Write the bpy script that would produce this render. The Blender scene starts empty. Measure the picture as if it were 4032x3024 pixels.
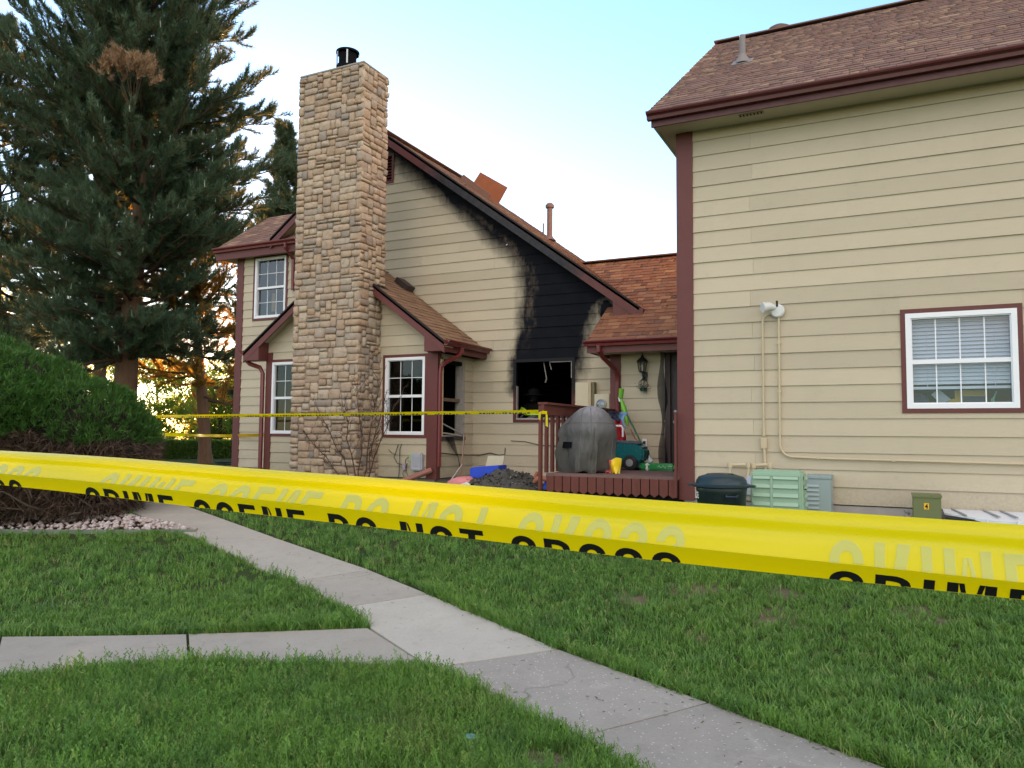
import bpy, bmesh, math, random
import numpy as np
from mathutils import Vector, Matrix, noise

random.seed(7)
RNG = np.random.default_rng(7)
scene = bpy.context.scene
COL = scene.collection

# ---------------------------------------------------------------- camera
YAW, PITCH, ROLL = 0.45467, 0.064998, 0.008315
_f = Vector((-math.sin(YAW)*math.cos(PITCH), math.cos(YAW)*math.cos(PITCH), math.sin(PITCH)))
_r = Vector((math.cos(YAW), math.sin(YAW), 0)); _u = _r.cross(_f)
CR = math.cos(ROLL)*_r + math.sin(ROLL)*_u
CU = math.cos(ROLL)*_u - math.sin(ROLL)*_r
CF = _f
cam_data = bpy.data.cameras.new('camera')
cam = bpy.data.objects.new('camera', cam_data); COL.objects.link(cam)
cam_data.sensor_width = 36; cam_data.lens = 27.03
cam_data.clip_start = 0.02; cam_data.clip_end = 2000
M = Matrix((( CR.x, CU.x, -CF.x, 0), (CR.y, CU.y, -CF.y, 0), (CR.z, CU.z, -CF.z, 0), (0, 0, 0, 1)))
cam.matrix_world = M
scene.camera = cam

# ---------------------------------------------------------------- sky, sun, exposure
SUN_AZ = math.radians(-46.8)      # from +Y towards -X (behind the burned house, to its left)
SUN_EL = math.radians(6.0)
world = bpy.data.worlds.new('World'); scene.world = world; world.use_nodes = True
wn = world.node_tree; wn.nodes.clear()
sky = wn.nodes.new('ShaderNodeTexSky'); sky.sky_type = 'NISHITA'; sky.sun_disc = False
sky.sun_elevation = SUN_EL; sky.sun_rotation = SUN_AZ
sky.altitude = 1600; sky.air_density = 1.0; sky.dust_density = 0.7; sky.ozone_density = 2.5
bg = wn.nodes.new('ShaderNodeBackground'); bg.inputs['Strength'].default_value = 0.15
wo = wn.nodes.new('ShaderNodeOutputWorld')
# broken evening cumulus over the half of the sky behind the photographer (it is mirrored in the neighbour's window)
def wnode(kind, **kw):
    x = wn.nodes.new(kind)
    for k, v in kw.items(): setattr(x, k, v)
    return x
wtc = wnode('ShaderNodeTexCoord')
wsep = wnode('ShaderNodeSeparateXYZ'); wn.links.new(wtc.outputs['Generated'], wsep.inputs[0])
wnz = wnode('ShaderNodeTexNoise'); wn.links.new(wtc.outputs['Generated'], wnz.inputs['Vector'])
wnz.inputs['Scale'].default_value = 2.4; wnz.inputs['Detail'].default_value = 9; wnz.inputs['Roughness'].default_value = 0.58
def wrange(sock, a, b, c=0.0, d=1.0):
    x = wnode('ShaderNodeMapRange', interpolation_type='SMOOTHSTEP'); wn.links.new(sock, x.inputs[0])
    for i, v in enumerate((a, b, c, d)): x.inputs[i+1].default_value = v
    return x.outputs[0]
def wmul(a, b):
    x = wnode('ShaderNodeMath', operation='MULTIPLY'); wn.links.new(a, x.inputs[0]); wn.links.new(b, x.inputs[1]); return x.outputs[0]
wdot = wnode('ShaderNodeVectorMath', operation='DOT_PRODUCT'); wn.links.new(wtc.outputs['Generated'], wdot.inputs[0])
wdot.inputs[1].default_value = (math.sin(SUN_AZ), math.cos(SUN_AZ), 0)
wmask = wmul(wmul(wrange(wnz.outputs['Fac'], 0.40, 0.60), wrange(wdot.outputs['Value'], 0.25, -0.35)), wrange(wsep.outputs['Z'], -0.02, 0.12))
wmix = wnode('ShaderNodeMix', data_type='RGBA'); wn.links.new(wmask, wmix.inputs[0]); wn.links.new(sky.outputs[0], wmix.inputs[6])
wmix.inputs[7].default_value = (3.6, 3.35, 3.15, 1)
wn.links.new(wmix.outputs[2], bg.inputs[0]); wn.links.new(bg.outputs[0], wo.inputs[0])
sd = bpy.data.lights.new('sun', 'SUN'); sun = bpy.data.objects.new('sun', sd); COL.objects.link(sun)
sd.energy = 5.0; sd.angle = math.radians(0.5); sd.color = (1.0, 0.62, 0.28)
sdir = Vector((math.sin(SUN_AZ)*math.cos(SUN_EL), math.cos(SUN_AZ)*math.cos(SUN_EL), math.sin(SUN_EL)))
sun.rotation_euler = sdir.to_track_quat('Z', 'Y').to_euler()
scene.view_settings.view_transform = 'Standard'
scene.view_settings.look = 'None'
scene.view_settings.exposure = 2.4
scene.view_settings.gamma = 1.0
scene.view_settings.use_white_balance = True      # the phone's automatic white balance for open shade
scene.view_settings.white_balance_temperature = 7200
scene.view_settings.white_balance_tint = 12
scene.view_settings.use_curve_mapping = False
scene.cycles.max_bounces = 8
scene.cycles.transparent_max_bounces = 12
scene.cycles.use_denoising = True
scene.render.film_transparent = False

# ---------------------------------------------------------------- helpers
def smooth01(t):
    t = min(max(t, 0.0), 1.0); return t*t*(3-2*t)

def gz(x, y):
    """height of the ground: the lawn rises from the walk to the houses"""
    return -1.5 + 0.5*smooth01((y-3.2)/6.5)

def gz_np(x, y):
    t = np.clip((y-3.2)/6.5, 0, 1); return -1.5 + 0.5*t*t*(3-2*t)

def project(p):
    """picture coordinates (0..1, y down) and distance of a point, used only to rank alike pieces by how large they show"""
    p = Vector(p); z = p.dot(CF)
    if z <= 0.05: return None
    k = 27.03/36
    return 0.5 + k*p.dot(CR)/z, 0.5 - k*p.dot(CU)/z*4/3, z

class MB:
    def __init__(s): s.v = []; s.f = []
    def add(s, vs, fs):
        b = len(s.v); s.v += [tuple(v) for v in vs]; s.f += [tuple(i+b for i in f) for f in fs]
        return s
    def hexa(s, c):                       # 8 corners: bottom 4 (ccw), top 4
        return s.add(c, [(3,2,1,0), (4,5,6,7), (0,1,5,4), (1,2,6,5), (2,3,7,6), (3,0,4,7)])
    def box(s, x0, x1, y0, y1, z0, z1):
        return s.hexa([(x0,y0,z0),(x1,y0,z0),(x1,y1,z0),(x0,y1,z0),(x0,y0,z1),(x1,y0,z1),(x1,y1,z1),(x0,y1,z1)])
    def lbox(s, fr, s0, s1, t0, t1, z0, z1):
        O, e, n = fr
        P = lambda a, b, z: tuple(O + e*a + n*b + Vector((0, 0, z)))
        return s.hexa([P(s0,t1,z0), P(s1,t1,z0), P(s1,t0,z0), P(s0,t0,z0), P(s0,t1,z1), P(s1,t1,z1), P(s1,t0,z1), P(s0,t0,z1)])
    def prism(s, poly, vec):              # polygon (3d points) extruded by vec
        n = len(poly); vec = Vector(vec)
        a = [tuple(Vector(p)) for p in poly]; b = [tuple(Vector(p)+vec) for p in poly]
        fs = [tuple(range(n)), tuple(range(2*n-1, n-1, -1))]
        fs += [(i, n+i, n+(i+1) % n, (i+1) % n) for i in range(n)]
        return s.add(a+b, fs)
    def bar(s, a, b, w, h, up=(0, 0, 1)):  # rectangular bar from a to b
        a = Vector(a); b = Vector(b); d = (b-a).normalized(); up = Vector(up)
        sd = d.cross(up).normalized(); u2 = sd.cross(d).normalized()
        c = []
        for zz in (-h/2, h/2):
            for p, q in ((a, -w/2), (b, -w/2), (b, w/2), (a, w/2)):
                c.append(tuple(p + sd*q + u2*zz))
        return s.hexa(c)
    def tube(s, pts, r, n=8, cap=True):
        pts = [Vector(p) for p in pts]; m = len(pts)
        rs = r if isinstance(r, (list, tuple)) else [r]*m
        ref = Vector((0.31, 0.2, 0.93)).normalized(); vs = []; fs = []
        prev = None
        for i, p in enumerate(pts):
            d = (pts[min(i+1, m-1)] - pts[max(i-1, 0)])
            if d.length < 1e-9: d = Vector((0, 0, 1))
            d.normalize()
            if prev is None:
                a = d.cross(ref)
                if a.length < 1e-3: a = d.cross(Vector((1, 0, 0)))
            else:
                a = prev - d*prev.dot(d)
                if a.length < 1e-4: a = d.cross(ref)
            a.normalize(); prev = a; b = d.cross(a)
            for k in range(n):
                t = 2*math.pi*k/n; vs.append(tuple(p + (a*math.cos(t) + b*math.sin(t))*rs[i]))
        for i in range(m-1):
            for k in range(n):
                fs.append((i*n+k, i*n+(k+1) % n, (i+1)*n+(k+1) % n, (i+1)*n+k))
        if cap:
            fs.append(tuple(range(n-1, -1, -1))); fs.append(tuple((m-1)*n+k for k in range(n)))
        return s.add(vs, fs)
    def lathe(s, prof, c, n=24, cap=True, sx=1, sy=1):
        vs = []; fs = []; m = len(prof)
        for r, z in prof:
            for k in range(n):
                t = 2*math.pi*k/n; vs.append((c[0]+sx*r*math.cos(t), c[1]+sy*r*math.sin(t), c[2]+z))
        for i in range(m-1):
            for k in range(n): fs.append((i*n+k, i*n+(k+1) % n, (i+1)*n+(k+1) % n, (i+1)*n+k))
        if cap: fs.append(tuple(range(n-1, -1, -1))); fs.append(tuple((m-1)*n+k for k in range(n)))
        return s.add(vs, fs)
    def build(s, name, m, parent=None, smooth=False, kind=None, bevel=0, fix=True):
        off = wloc(parent)
        me = bpy.data.meshes.new(name)
        v = np.array(s.v, dtype=np.float64).reshape(-1, 3) - np.array(off)
        me.from_pydata(v.tolist(), [], s.f); me.update()
        if fix and len(s.f) < 60000:
            bm = bmesh.new(); bm.from_mesh(me); bmesh.ops.recalc_face_normals(bm, faces=bm.faces)
            if bevel:
                bmesh.ops.remove_doubles(bm, verts=bm.verts, dist=1e-5)
                bmesh.ops.bevel(bm, geom=[e for e in bm.edges if e.is_manifold and e.calc_face_angle(0) > 0.5], offset=bevel, segments=2, affect='EDGES', clamp_overlap=True)
            bm.to_mesh(me); bm.free()
        if smooth:
            for p in me.polygons: p.use_smooth = True
            try: me.set_sharp_from_angle(angle=math.radians(42))
            except Exception: pass
        me.materials.append(m)
        o = bpy.data.objects.new(name, me); COL.objects.link(o)
        if parent: o.parent = parent
        if kind: o['kind'] = kind
        return o

def wloc(o):
    v = Vector((0, 0, 0))
    while o is not None: v = v + o.location; o = o.parent
    return v

def tri_object(name, verts, faces, m, parent=None, kind=None, tone=None, smooth=False):
    """fast mesh from numpy arrays (all faces with the same number of corners)"""
    off = np.array(wloc(parent)); verts = np.asarray(verts, dtype=np.float32).reshape(-1, 3) - off.astype(np.float32)
    faces = np.asarray(faces, dtype=np.int32); k = faces.shape[1]
    me = bpy.data.meshes.new(name)
    me.vertices.add(len(verts)); me.vertices.foreach_set('co', verts.ravel())
    me.loops.add(faces.size); me.loops.foreach_set('vertex_index', faces.ravel())
    me.polygons.add(len(faces)); me.polygons.foreach_set('loop_start', np.arange(0, faces.size, k, dtype=np.int32))
    me.polygons.foreach_set('loop_total', np.full(len(faces), k, dtype=np.int32))
    if smooth: me.polygons.foreach_set('use_smooth', np.ones(len(faces), dtype=bool))
    me.update(calc_edges=True); me.validate()
    if tone is not None:
        a = me.attributes.new('tone', 'FLOAT', 'FACE'); a.data.foreach_set('value', np.asarray(tone, dtype=np.float32))
    me.materials.append(m)
    o = bpy.data.objects.new(name, me); COL.objects.link(o)
    if parent: o.parent = parent
    if kind: o['kind'] = kind
    return o

def thing(name, loc, label, cat, group=None):
    o = bpy.data.objects.new(name, None); COL.objects.link(o); o.location = loc
    o.empty_display_size = 0.2
    tag(o, label, cat, group); return o

def tag(o, label, cat, group=None):
    o['label'] = label; o['category'] = cat
    if group: o['group'] = group
    return o

def piece(name, mesh, mat4, parent):
    o = bpy.data.objects.new(name, mesh); COL.objects.link(o); o.parent = parent
    o.matrix_local = Matrix.Translation(-wloc(parent)) @ mat4
    return o

# ---------------------------------------------------------------- materials
class NT:
    def __init__(s, name):
        s.m = bpy.data.materials.new(name); s.m.use_nodes = True; s.t = s.m.node_tree; s.t.nodes.clear()
        s.out = s.n('ShaderNodeOutputMaterial')
    def n(s, kind, **kw):
        x = s.t.nodes.new(kind)
        for k, v in kw.items(): setattr(x, k, v)
        return x
    def l(s, a, b): s.t.links.new(a, b)
    def val(s, sock, v):
        if hasattr(v, 'is_output') or isinstance(v, bpy.types.NodeSocket): s.l(v, sock)
        else: sock.default_value = v
    def math(s, op, a, b=0.0, clamp=False):
        x = s.n('ShaderNodeMath', operation=op, use_clamp=clamp); s.val(x.inputs[0], a); s.val(x.inputs[1], b); return x.outputs[0]
    def pos(s):
        return s.n('ShaderNodeNewGeometry').outputs['Position']
    def noise(s, scale=5, detail=4, rough=0.55, vec=None, stretch=(1, 1, 1), dist=0):
        if vec is None: vec = s.pos()
        if stretch != (1, 1, 1):
            mp = s.n('ShaderNodeMapping'); mp.inputs['Scale'].default_value = stretch; s.l(vec, mp.inputs[0]); vec = mp.outputs[0]
        x = s.n('ShaderNodeTexNoise'); s.l(vec, x.inputs['Vector'])
        x.inputs['Scale'].default_value = scale; x.inputs['Detail'].default_value = detail
        x.inputs['Roughness'].default_value = rough; x.inputs['Distortion'].default_value = dist
        return x.outputs['Fac']
    def mix(s, f, a, b, mode='MIX'):
        x = s.n('ShaderNodeMix', data_type='RGBA', blend_type=mode)
        s.val(x.inputs[0], f)
        for k, v in ((6, a), (7, b)):
            if isinstance(v, tuple): v = (*v, 1.0) if len(v) == 3 else v
            s.val(x.inputs[k], v)
        return x.outputs[2]
    def ramp(s, f, stops, interp='LINEAR'):
        x = s.n('ShaderNodeValToRGB'); x.color_ramp.interpolation = interp
        el = x.color_ramp.elements
        while len(el) < len(stops): el.new(0.5)
        for e, (p, c) in zip(el, stops):
            e.position = p; e.color = (*c, 1.0) if isinstance(c, tuple) else (c, c, c, 1.0)
        s.val(x.inputs[0], f); return x.outputs[0]
    def maprange(s, v, a, b, c=0.0, d=1.0, smooth=False):
        x = s.n('ShaderNodeMapRange'); x.interpolation_type = 'SMOOTHSTEP' if smooth else 'LINEAR'
        s.val(x.inputs[0], v); s.val(x.inputs[1], a); s.val(x.inputs[2], b); s.val(x.inputs[3], c); s.val(x.inputs[4], d)
        return x.outputs[0]
    def rnd(s):
        """a random number per piece: of the object, shifted by the face attribute 'tone' on joined pieces"""
        a = s.n('ShaderNodeObjectInfo').outputs['Random']
        t = s.n('ShaderNodeAttribute'); t.attribute_name = 'tone'
        return s.math('FRACT', s.math('ADD', a, t.outputs['Fac']))
    def bsdf(s, color, rough=0.7, spec=0.4, metal=0.0, bump=None, bump_strength=0.3, bump_dist=0.01, **kw):
        b = s.n('ShaderNodeBsdfPrincipled')
        if isinstance(color, tuple): color = (*color, 1.0)
        s.val(b.inputs['Base Color'], color); s.val(b.inputs['Roughness'], rough)
        b.inputs['Specular IOR Level'].default_value = spec; b.inputs['Metallic'].default_value = metal
        for k, v in kw.items(): s.val(b.inputs[k], v)
        if bump is not None:
            bp = s.n('ShaderNodeBump'); bp.inputs['Strength'].default_value = bump_strength; bp.inputs['Distance'].default_value = bump_dist
            s.l(bump, bp.inputs['Height']); s.l(bp.outputs[0], b.inputs['Normal'])
        return b.outputs[0]
    def done(s, sh): s.l(sh, s.out.inputs[0]); return s.m

def simple(name, c, rough=0.6, spec=0.4, metal=0.0, var=0.12, scale=6, bump=0.0, stretch=(1, 1, 1), bscale=60, rv=0.0):
    """painted or plastic surface with mottled wear"""
    t = NT(name)
    f = t.noise(scale, 5, 0.6, stretch=stretch)
    col = t.mix(f, tuple(x*(1-var) for x in c), tuple(min(1, x*(1+var)) for x in c))
    if rv:
        h = t.n('ShaderNodeHueSaturation'); t.l(col, h.inputs['Color'])
        t.val(h.inputs['Value'], t.maprange(t.rnd(), 0, 1, 1-rv, 1+rv)); col = h.outputs[0]
    bmp = t.noise(bscale, 3, 0.6, stretch=stretch) if bump else None
    r = t.maprange(t.noise(scale*2.3, 3), 0.3, 0.7, max(0.05, rough-0.08), min(1, rough+0.08))
    return t.done(t.bsdf(col, r, spec, metal, bmp, bump, 0.01))

def soot_mask(t):
    """soot left by the fire above the burnt window and along the rake: bounds in metres on the gable wall"""
    sx = t.n('ShaderNodeSeparateXYZ'); t.l(t.pos(), sx.inputs[0]); x, z = sx.outputs['X'], sx.outputs['Z']
    n1 = t.noise(1.6, 5, 0.65); n2 = t.noise(9, 4, 0.7, stretch=(1, 1, 0.35))
    xw = t.math('ADD', x, t.math('MULTIPLY', t.math('SUBTRACT', n1, 0.5), 0.42))
    xw = t.math('ADD', xw, t.math('MULTIPLY', t.math('SUBTRACT', n2, 0.5), 0.26))
    zn = t.maprange(z, 0.3, 6.3)
    def curve(pts):     # x of the edge as a function of z
        r = t.ramp(zn, [((zz-0.3)/6.0, (xx+10)/8.0) for zz, xx in pts])
        return t.math('SUBTRACT', t.math('MULTIPLY', r, 8.0), 10.0)
    L = curve([(0.55, -6.2), (0.85, -6.52), (1.4, -6.55), (1.95, -6.42), (2.7, -6.38), (3.2, -6.50), (3.7, -6.88), (4.1, -7.35), (4.6, -7.98), (5.2, -8.80), (5.75, -9.45), (6.1, -9.9)])
    R = curve([(0.4, -5.35), (0.75, -5.16), (1.1, -5.02), (1.6, -4.88), (2.05, -4.77), (2.35, -4.66), (2.6, -4.30), (2.9, -3.5)])
    w = t.maprange(z, 1.2, 4.8, 0.20, 0.65)
    ml = t.maprange(t.math('SUBTRACT', xw, L), -0.16, w, smooth=True)
    mr = t.maprange(t.math('SUBTRACT', R, xw), -0.16, 0.40, smooth=True)
    m = t.math('MULTIPLY', ml, mr)
    dr = t.math('SUBTRACT', t.math('SUBTRACT', 6.33, t.math('MULTIPLY', t.math('ADD', xw, 9.598), 0.7357)), z)
    bw_ = t.maprange(x, -9.3, -7.0, 0.10, 0.75)
    mb_ = t.maprange(t.math('DIVIDE', dr, bw_), 0.35, 1.25, 1.0, 0.0, smooth=True)
    mb_ = t.math('MULTIPLY', mb_, t.math('MULTIPLY', t.maprange(xw, -9.35, -8.5, smooth=True), t.maprange(xw, -4.6, -5.2, smooth=True)))
    m = t.math('MAXIMUM', m, mb_)
    # smoke round the wall vent right of the plume
    dx = t.math('SUBTRACT', xw, -4.62); dz = t.math('SUBTRACT', z, 2.27)
    d = t.math('SQRT', t.math('ADD', t.math('MULTIPLY', dx, dx), t.math('MULTIPLY', t.math('MULTIPLY', dz, dz), 0.35)))
    m = t.math('MAXIMUM', m, t.maprange(d, 0.08, 0.24, 0.92, 0.0, smooth=True))
    low = t.maprange(z, 0.25, 0.75, 0.0, 1.0, smooth=True)
    m = t.math('MULTIPLY', m, low)
    return m, L, xw, z

def siding_mat(name, sooty):
    t = NT(name)
    g = t.noise(3.0, 6, 0.65, stretch=(2.0, 2.0, 26))
    g2 = t.noise(1.1, 4, 0.6)
    g3 = t.noise(22, 4, 0.7, stretch=(1.2, 1.2, 9))
    base = t.mix(t.math('MULTIPLY', g2, 0.9), (0.465, 0.385, 0.272), (0.535, 0.447, 0.323))
    base = t.mix(t.maprange(g, 0.35, 0.75, 0.0, 0.30), base, (0.54, 0.475, 0.365))
    base = t.mix(t.maprange(t.noise(2.2, 5, 0.7, stretch=(1, 1, .3)), 0.52, 0.72, 0.0, 0.22), base, (0.40, 0.335, 0.25))
    dirt = t.maprange(t.noise(7, 6, 0.75), 0.58, 0.78, 0.0, 0.42)
    base = t.mix(dirt, base, (0.36, 0.30, 0.22))
    zs_ = t.n('ShaderNodeSeparateXYZ'); t.l(t.pos(), zs_.inputs[0])
    spl = t.math('MULTIPLY', t.maprange(t.math('ADD', zs_.outputs['Z'], t.math('MULTIPLY', t.noise(6, 5, .7), .5)), -0.62, -0.20, 1, 0), t.maprange(t.noise(30, 4, .75), .42, .66, .1, .6))
    base = t.mix(spl, base, (0.27, 0.225, 0.17))
    h = t.n('ShaderNodeHueSaturation'); t.l(base, h.inputs['Color'])
    t.val(h.inputs['Value'], t.maprange(t.rnd(), 0, 1, 0.90, 1.07)); base = h.outputs[0]
    col = base; rough = 0.62; spec = 0.35
    if sooty:
        m, L, xw, z = soot_mask(t)
        # smoke haze around the plume, paler
        haze = t.maprange(t.math('SUBTRACT', xw, L), -0.55, 0.1, 0.0, 0.42, smooth=True)
        haze = t.math('MULTIPLY', haze, t.maprange(m, 0.0, 0.2, 0.55, 1.0))
        zt = t.maprange(z, 2.6, 4.6, 0.0, 1.0, smooth=True)
        haze = t.math('MULTIPLY', haze, zt)
        col = t.mix(haze, col, (0.16, 0.13, 0.10))
        black = t.mix(t.noise(4, 5, 0.7), (0.004, 0.0045, 0.007), (0.014, 0.015, 0.020))
        # brown scorched streak where paint peeled, just inside the left edge
        s = t.math('SUBTRACT', t.math('SUBTRACT', xw, L), 0.34)
        s = t.maprange(t.math('ABSOLUTE', s), 0.02, 0.13, 1.0, 0.0, smooth=True)
        s = t.math('MULTIPLY', s, t.maprange(t.noise(5, 5, 0.75, stretch=(1, 1, 0.5)), 0.42, 0.6, 0.0, 0.85))
        s = t.math('MULTIPLY', s, t.maprange(z, 1.5, 2.2)); s = t.math('MULTIPLY', s, t.maprange(z, 4.7, 4.1))
        black = t.mix(s, black, (0.115, 0.085, 0.066))
        m2 = t.math('POWER', t.maprange(m, 0.04, 0.85, 0.0, 1.0), 0.75)
        col = t.mix(m2, col, black); rough = t.maprange(m2, 0, 1, 0.62, 0.9); spec = t.maprange(m2, 0, 1, 0.35, 0.12)
    return t.done(t.bsdf(col, rough, 0.35, 0.0, t.math('ADD', g, t.math('MULTIPLY', g3, 0.5)), 0.22, 0.006, **{'Specular IOR Level': spec}))

def shingle_mat(name, cols, dark):
    t = NT(name)
    c = t.ramp(t.rnd(), [(i/(len(cols)-1), cc) for i, cc in enumerate(cols)])
    gr = t.noise(160, 2, 0.8)
    c = t.mix(t.maprange(gr, 0.35, 0.65, 0.0, 0.55), c, dark)
    c = t.mix(t.maprange(t.noise(0.8, 4, 0.6), 0.4, 0.75, 0, 0.3), c, dark)
    return t.done(t.bsdf(c, 0.9, 0.2, 0.0, gr, 0.5, 0.004))

def stone_mat():
    t = NT('fieldstone')
    c = t.ramp(t.rnd(), [(0, (0.34, 0.225, 0.155)), (0.18, (0.49, 0.35, 0.235)), (0.36, (0.42, 0.27, 0.17)), (0.52, (0.53, 0.40, 0.28)),
                         (0.68, (0.36, 0.28, 0.22)), (0.80, (0.46, 0.30, 0.185)), (0.90, (0.27, 0.225, 0.195)), (1.0, (0.50, 0.385, 0.265))])
    n = t.noise(9, 6, 0.7); n2 = t.noise(30, 4, 0.7)
    hs_ = t.n('ShaderNodeHueSaturation'); hs_.inputs['Saturation'].default_value = .86; t.l(c, hs_.inputs['Color']); c = hs_.outputs[0]
    c = t.mix(t.maprange(n, 0.44, 0.66, 0.0, 0.6), c, (0.30, 0.17, 0.085))
    c = t.mix(t.maprange(n2, 0.56, 0.70, 0.0, 0.7), c, (0.13, 0.085, 0.055))
    c = t.mix(t.maprange(t.noise(14, 4, 0.6), 0.6, 0.75, 0.0, 0.5), c, (0.55, 0.45, 0.31))
    return t.done(t.bsdf(c, 0.88, 0.25, 0.0, t.math('ADD', n, t.math('MULTIPLY', n2, 0.5)), 0.6, 0.02))

def glass_mat(name, tint=(1, 1, 1), refl=1.0):
    t = NT(name)
    tr = t.n('ShaderNodeBsdfTransparent'); tr.inputs[0].default_value = (*tint, 1)
    gl = t.n('ShaderNodeBsdfGlossy'); gl.inputs['Roughness'].default_value = 0.02
    fr = t.n('ShaderNodeFresnel'); fr.inputs[0].default_value = 1.55
    x = t.n('ShaderNodeMixShader'); bf = t.n('ShaderNodeNewGeometry').outputs['Backfacing']
    t.l(t.math('MULTIPLY', t.math('ADD', t.math('MULTIPLY', fr.outputs[0], refl), 0.02, True), t.math('SUBTRACT', 1.0, bf)), x.inputs[0])
    t.l(tr.outputs[0], x.inputs[1]); t.l(gl.outputs[0], x.inputs[2])
    return t.done(x.outputs[0])

def leaf_mat(name, cols, trans, tw=0.45, rough=0.6, patch=None, patch_col=None):
    t = NT(name)
    c = t.ramp(t.rnd(), [(i/(len(cols)-1), cc) for i, cc in enumerate(cols)])
    c = t.mix(t.maprange(t.noise(0.7, 3), 0.35, 0.7, 0, 0.5), c, tuple(x*0.6 for x in cols[0]))
    if patch:
        c = t.mix(t.maprange(t.noise(patch, 4), 0.5, 0.66, 0, 0.8), c, patch_col)
    d = t.bsdf(c, rough, 0.3)
    tr = t.n('ShaderNodeBsdfTranslucent'); tc = t.mix(0.35, trans, c); t.l(tc, tr.inputs[0])
    x = t.n('ShaderNodeMixShader'); x.inputs[0].default_value = tw
    t.l(d, x.inputs[1]); t.l(tr.outputs[0], x.inputs[2]); return t.done(x.outputs[0])

SIDING = siding_mat('beige_siding', False)
SIDING_SOOT = siding_mat('beige_siding_scorched', True)
def red_mat(name, sooty=False):
    t = NT(name)
    n = t.noise(5, 5, 0.65); n2 = t.noise(40, 3, 0.7, stretch=(1, 1, 0.2))
    c = t.mix(n, (0.105, 0.026, 0.022), (0.150, 0.040, 0.034))
    c = t.mix(t.maprange(n2, 0.66, 0.8, 0.0, 0.35), c, (0.26, 0.14, 0.11))
    if sooty:
        sx = t.n('ShaderNodeSeparateXYZ'); t.l(t.pos(), sx.inputs[0]); X = sx.outputs['X']
        nn = t.math('MULTIPLY', t.math('SUBTRACT', t.noise(2.5, 5, 0.7), 0.5), 1.0)
        xx = t.math('ADD', X, nn)
        m = t.math('MULTIPLY', t.maprange(xx, -8.9, -7.9, smooth=True), t.maprange(xx, -4.6, -5.3, smooth=True))
        c = t.mix(t.math('MULTIPLY', m, 0.97), c, t.mix(t.maprange(t.noise(12, 4, 0.7), .35, .75), (0.002, 0.002, 0.003), (0.024, 0.024, 0.030)))
    return t.done(t.bsdf(c, 0.55, 0.4, 0.0, n2, 0.15, 0.004))
RED = red_mat('brick_red_paint'); RED_SOOT = red_mat('brick_red_paint_scorched', True)
GUTTER_RED = simple('gutter_red_metal', (0.155, 0.022, 0.022), 0.35, 0.5, 0.0, 0.10, 4)
def soffit_soot():
    t = NT('beige_soffit_scorched')
    sx = t.n('ShaderNodeSeparateXYZ'); t.l(t.pos(), sx.inputs[0])
    xx = t.math('ADD', sx.outputs['X'], t.math('MULTIPLY', t.math('SUBTRACT', t.noise(2.2, 5, 0.7), 0.5), 1.0))
    m = t.math('MULTIPLY', t.maprange(xx, -9.3, -8.2, smooth=True), t.maprange(xx, -4.4, -4.9, smooth=True))
    c = t.mix(m, (0.50, 0.41, 0.27), (0.012, 0.012, 0.014))
    return t.done(t.bsdf(c, 0.7, 0.3))
SOFFIT = simple('beige_soffit', (0.48, 0.42, 0.31), 0.7, 0.3, var=0.05)
SOFFIT_SOOT = soffit_soot()
SH_BROWN = shingle_mat('brown_shingle', [(0.235, 0.135, 0.105), (0.29, 0.165, 0.120), (0.25, 0.140, 0.110), (0.205, 0.120, 0.098), (0.30, 0.178, 0.130), (0.43, 0.285, 0.185)], (0.13, 0.078, 0.066))
SH_RUST = shingle_mat('rust_shingle', [(0.26, 0.105, 0.060), (0.33, 0.135, 0.068), (0.19, 0.086, 0.058), (0.37, 0.165, 0.082), (0.24, 0.098, 0.058), (0.44, 0.225, 0.115), (0.16, 0.078, 0.056)], (0.12, 0.055, 0.04))
SH_TAN = shingle_mat('tan_brown_shingle', [(0.27, 0.155, 0.092), (0.33, 0.20, 0.118), (0.225, 0.13, 0.082), (0.38, 0.235, 0.14)], (0.13, 0.075, 0.05))
ROOFDECK = simple('roof_felt', (0.035, 0.030, 0.028), 0.95, 0.2)
STONE = stone_mat()
MORTAR = simple('grey_mortar', (0.34, 0.30, 0.255), 0.95, 0.15, var=0.25, scale=12, bump=0.5)
WHITE = simple('white_vinyl', (0.78, 0.78, 0.80), 0.4, 0.5, var=0.04)
OLDWHITE = simple('sooty_white_vinyl', (0.34, 0.30, 0.27), 0.6, 0.3, var=0.45, scale=7)
CREAMWOOD = simple('bare_cream_jamb', (0.62, 0.48, 0.30), 0.7, 0.3, var=0.2, scale=7)
GLASS = glass_mat('window_glass', (0.80, 0.84, 0.86), 1.5)
GLASS_DARK = glass_mat('smoked_window_glass', (0.55, 0.52, 0.48), 0.55)
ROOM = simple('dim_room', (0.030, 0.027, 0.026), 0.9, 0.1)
CHAR = simple('charred_black', (0.006, 0.006, 0.008), 0.95, 0.1, var=0.5, scale=9)
BLACK = simple('black_metal', (0.012, 0.012, 0.014), 0.45, 0.5)
GREYMETAL = simple('grey_metal', (0.32, 0.32, 0.33), 0.45, 0.5, 0.3)
TAN = simple('tan_painted_metal', (0.52, 0.42, 0.27), 0.5, 0.4, var=0.06)
CONCRETE_F = simple('foundation_concrete', (0.36, 0.32, 0.30), 0.95, 0.2, var=0.25, scale=5, bump=0.3)
WOOD_RED = simple('red_brown_deck_stain', (0.135, 0.040, 0.030), 0.7, 0.3, var=0.30, scale=7, stretch=(1, 1, 0.3), bump=0.2)
DECKTOP = simple('worn_deck_boards', (0.17, 0.10, 0.085), 0.85, 0.2, var=0.3, scale=6, bump=0.2)
PLY = simple('orange_plywood', (0.30, 0.098, 0.045), 0.8, 0.2, var=0.25, scale=5)

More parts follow.
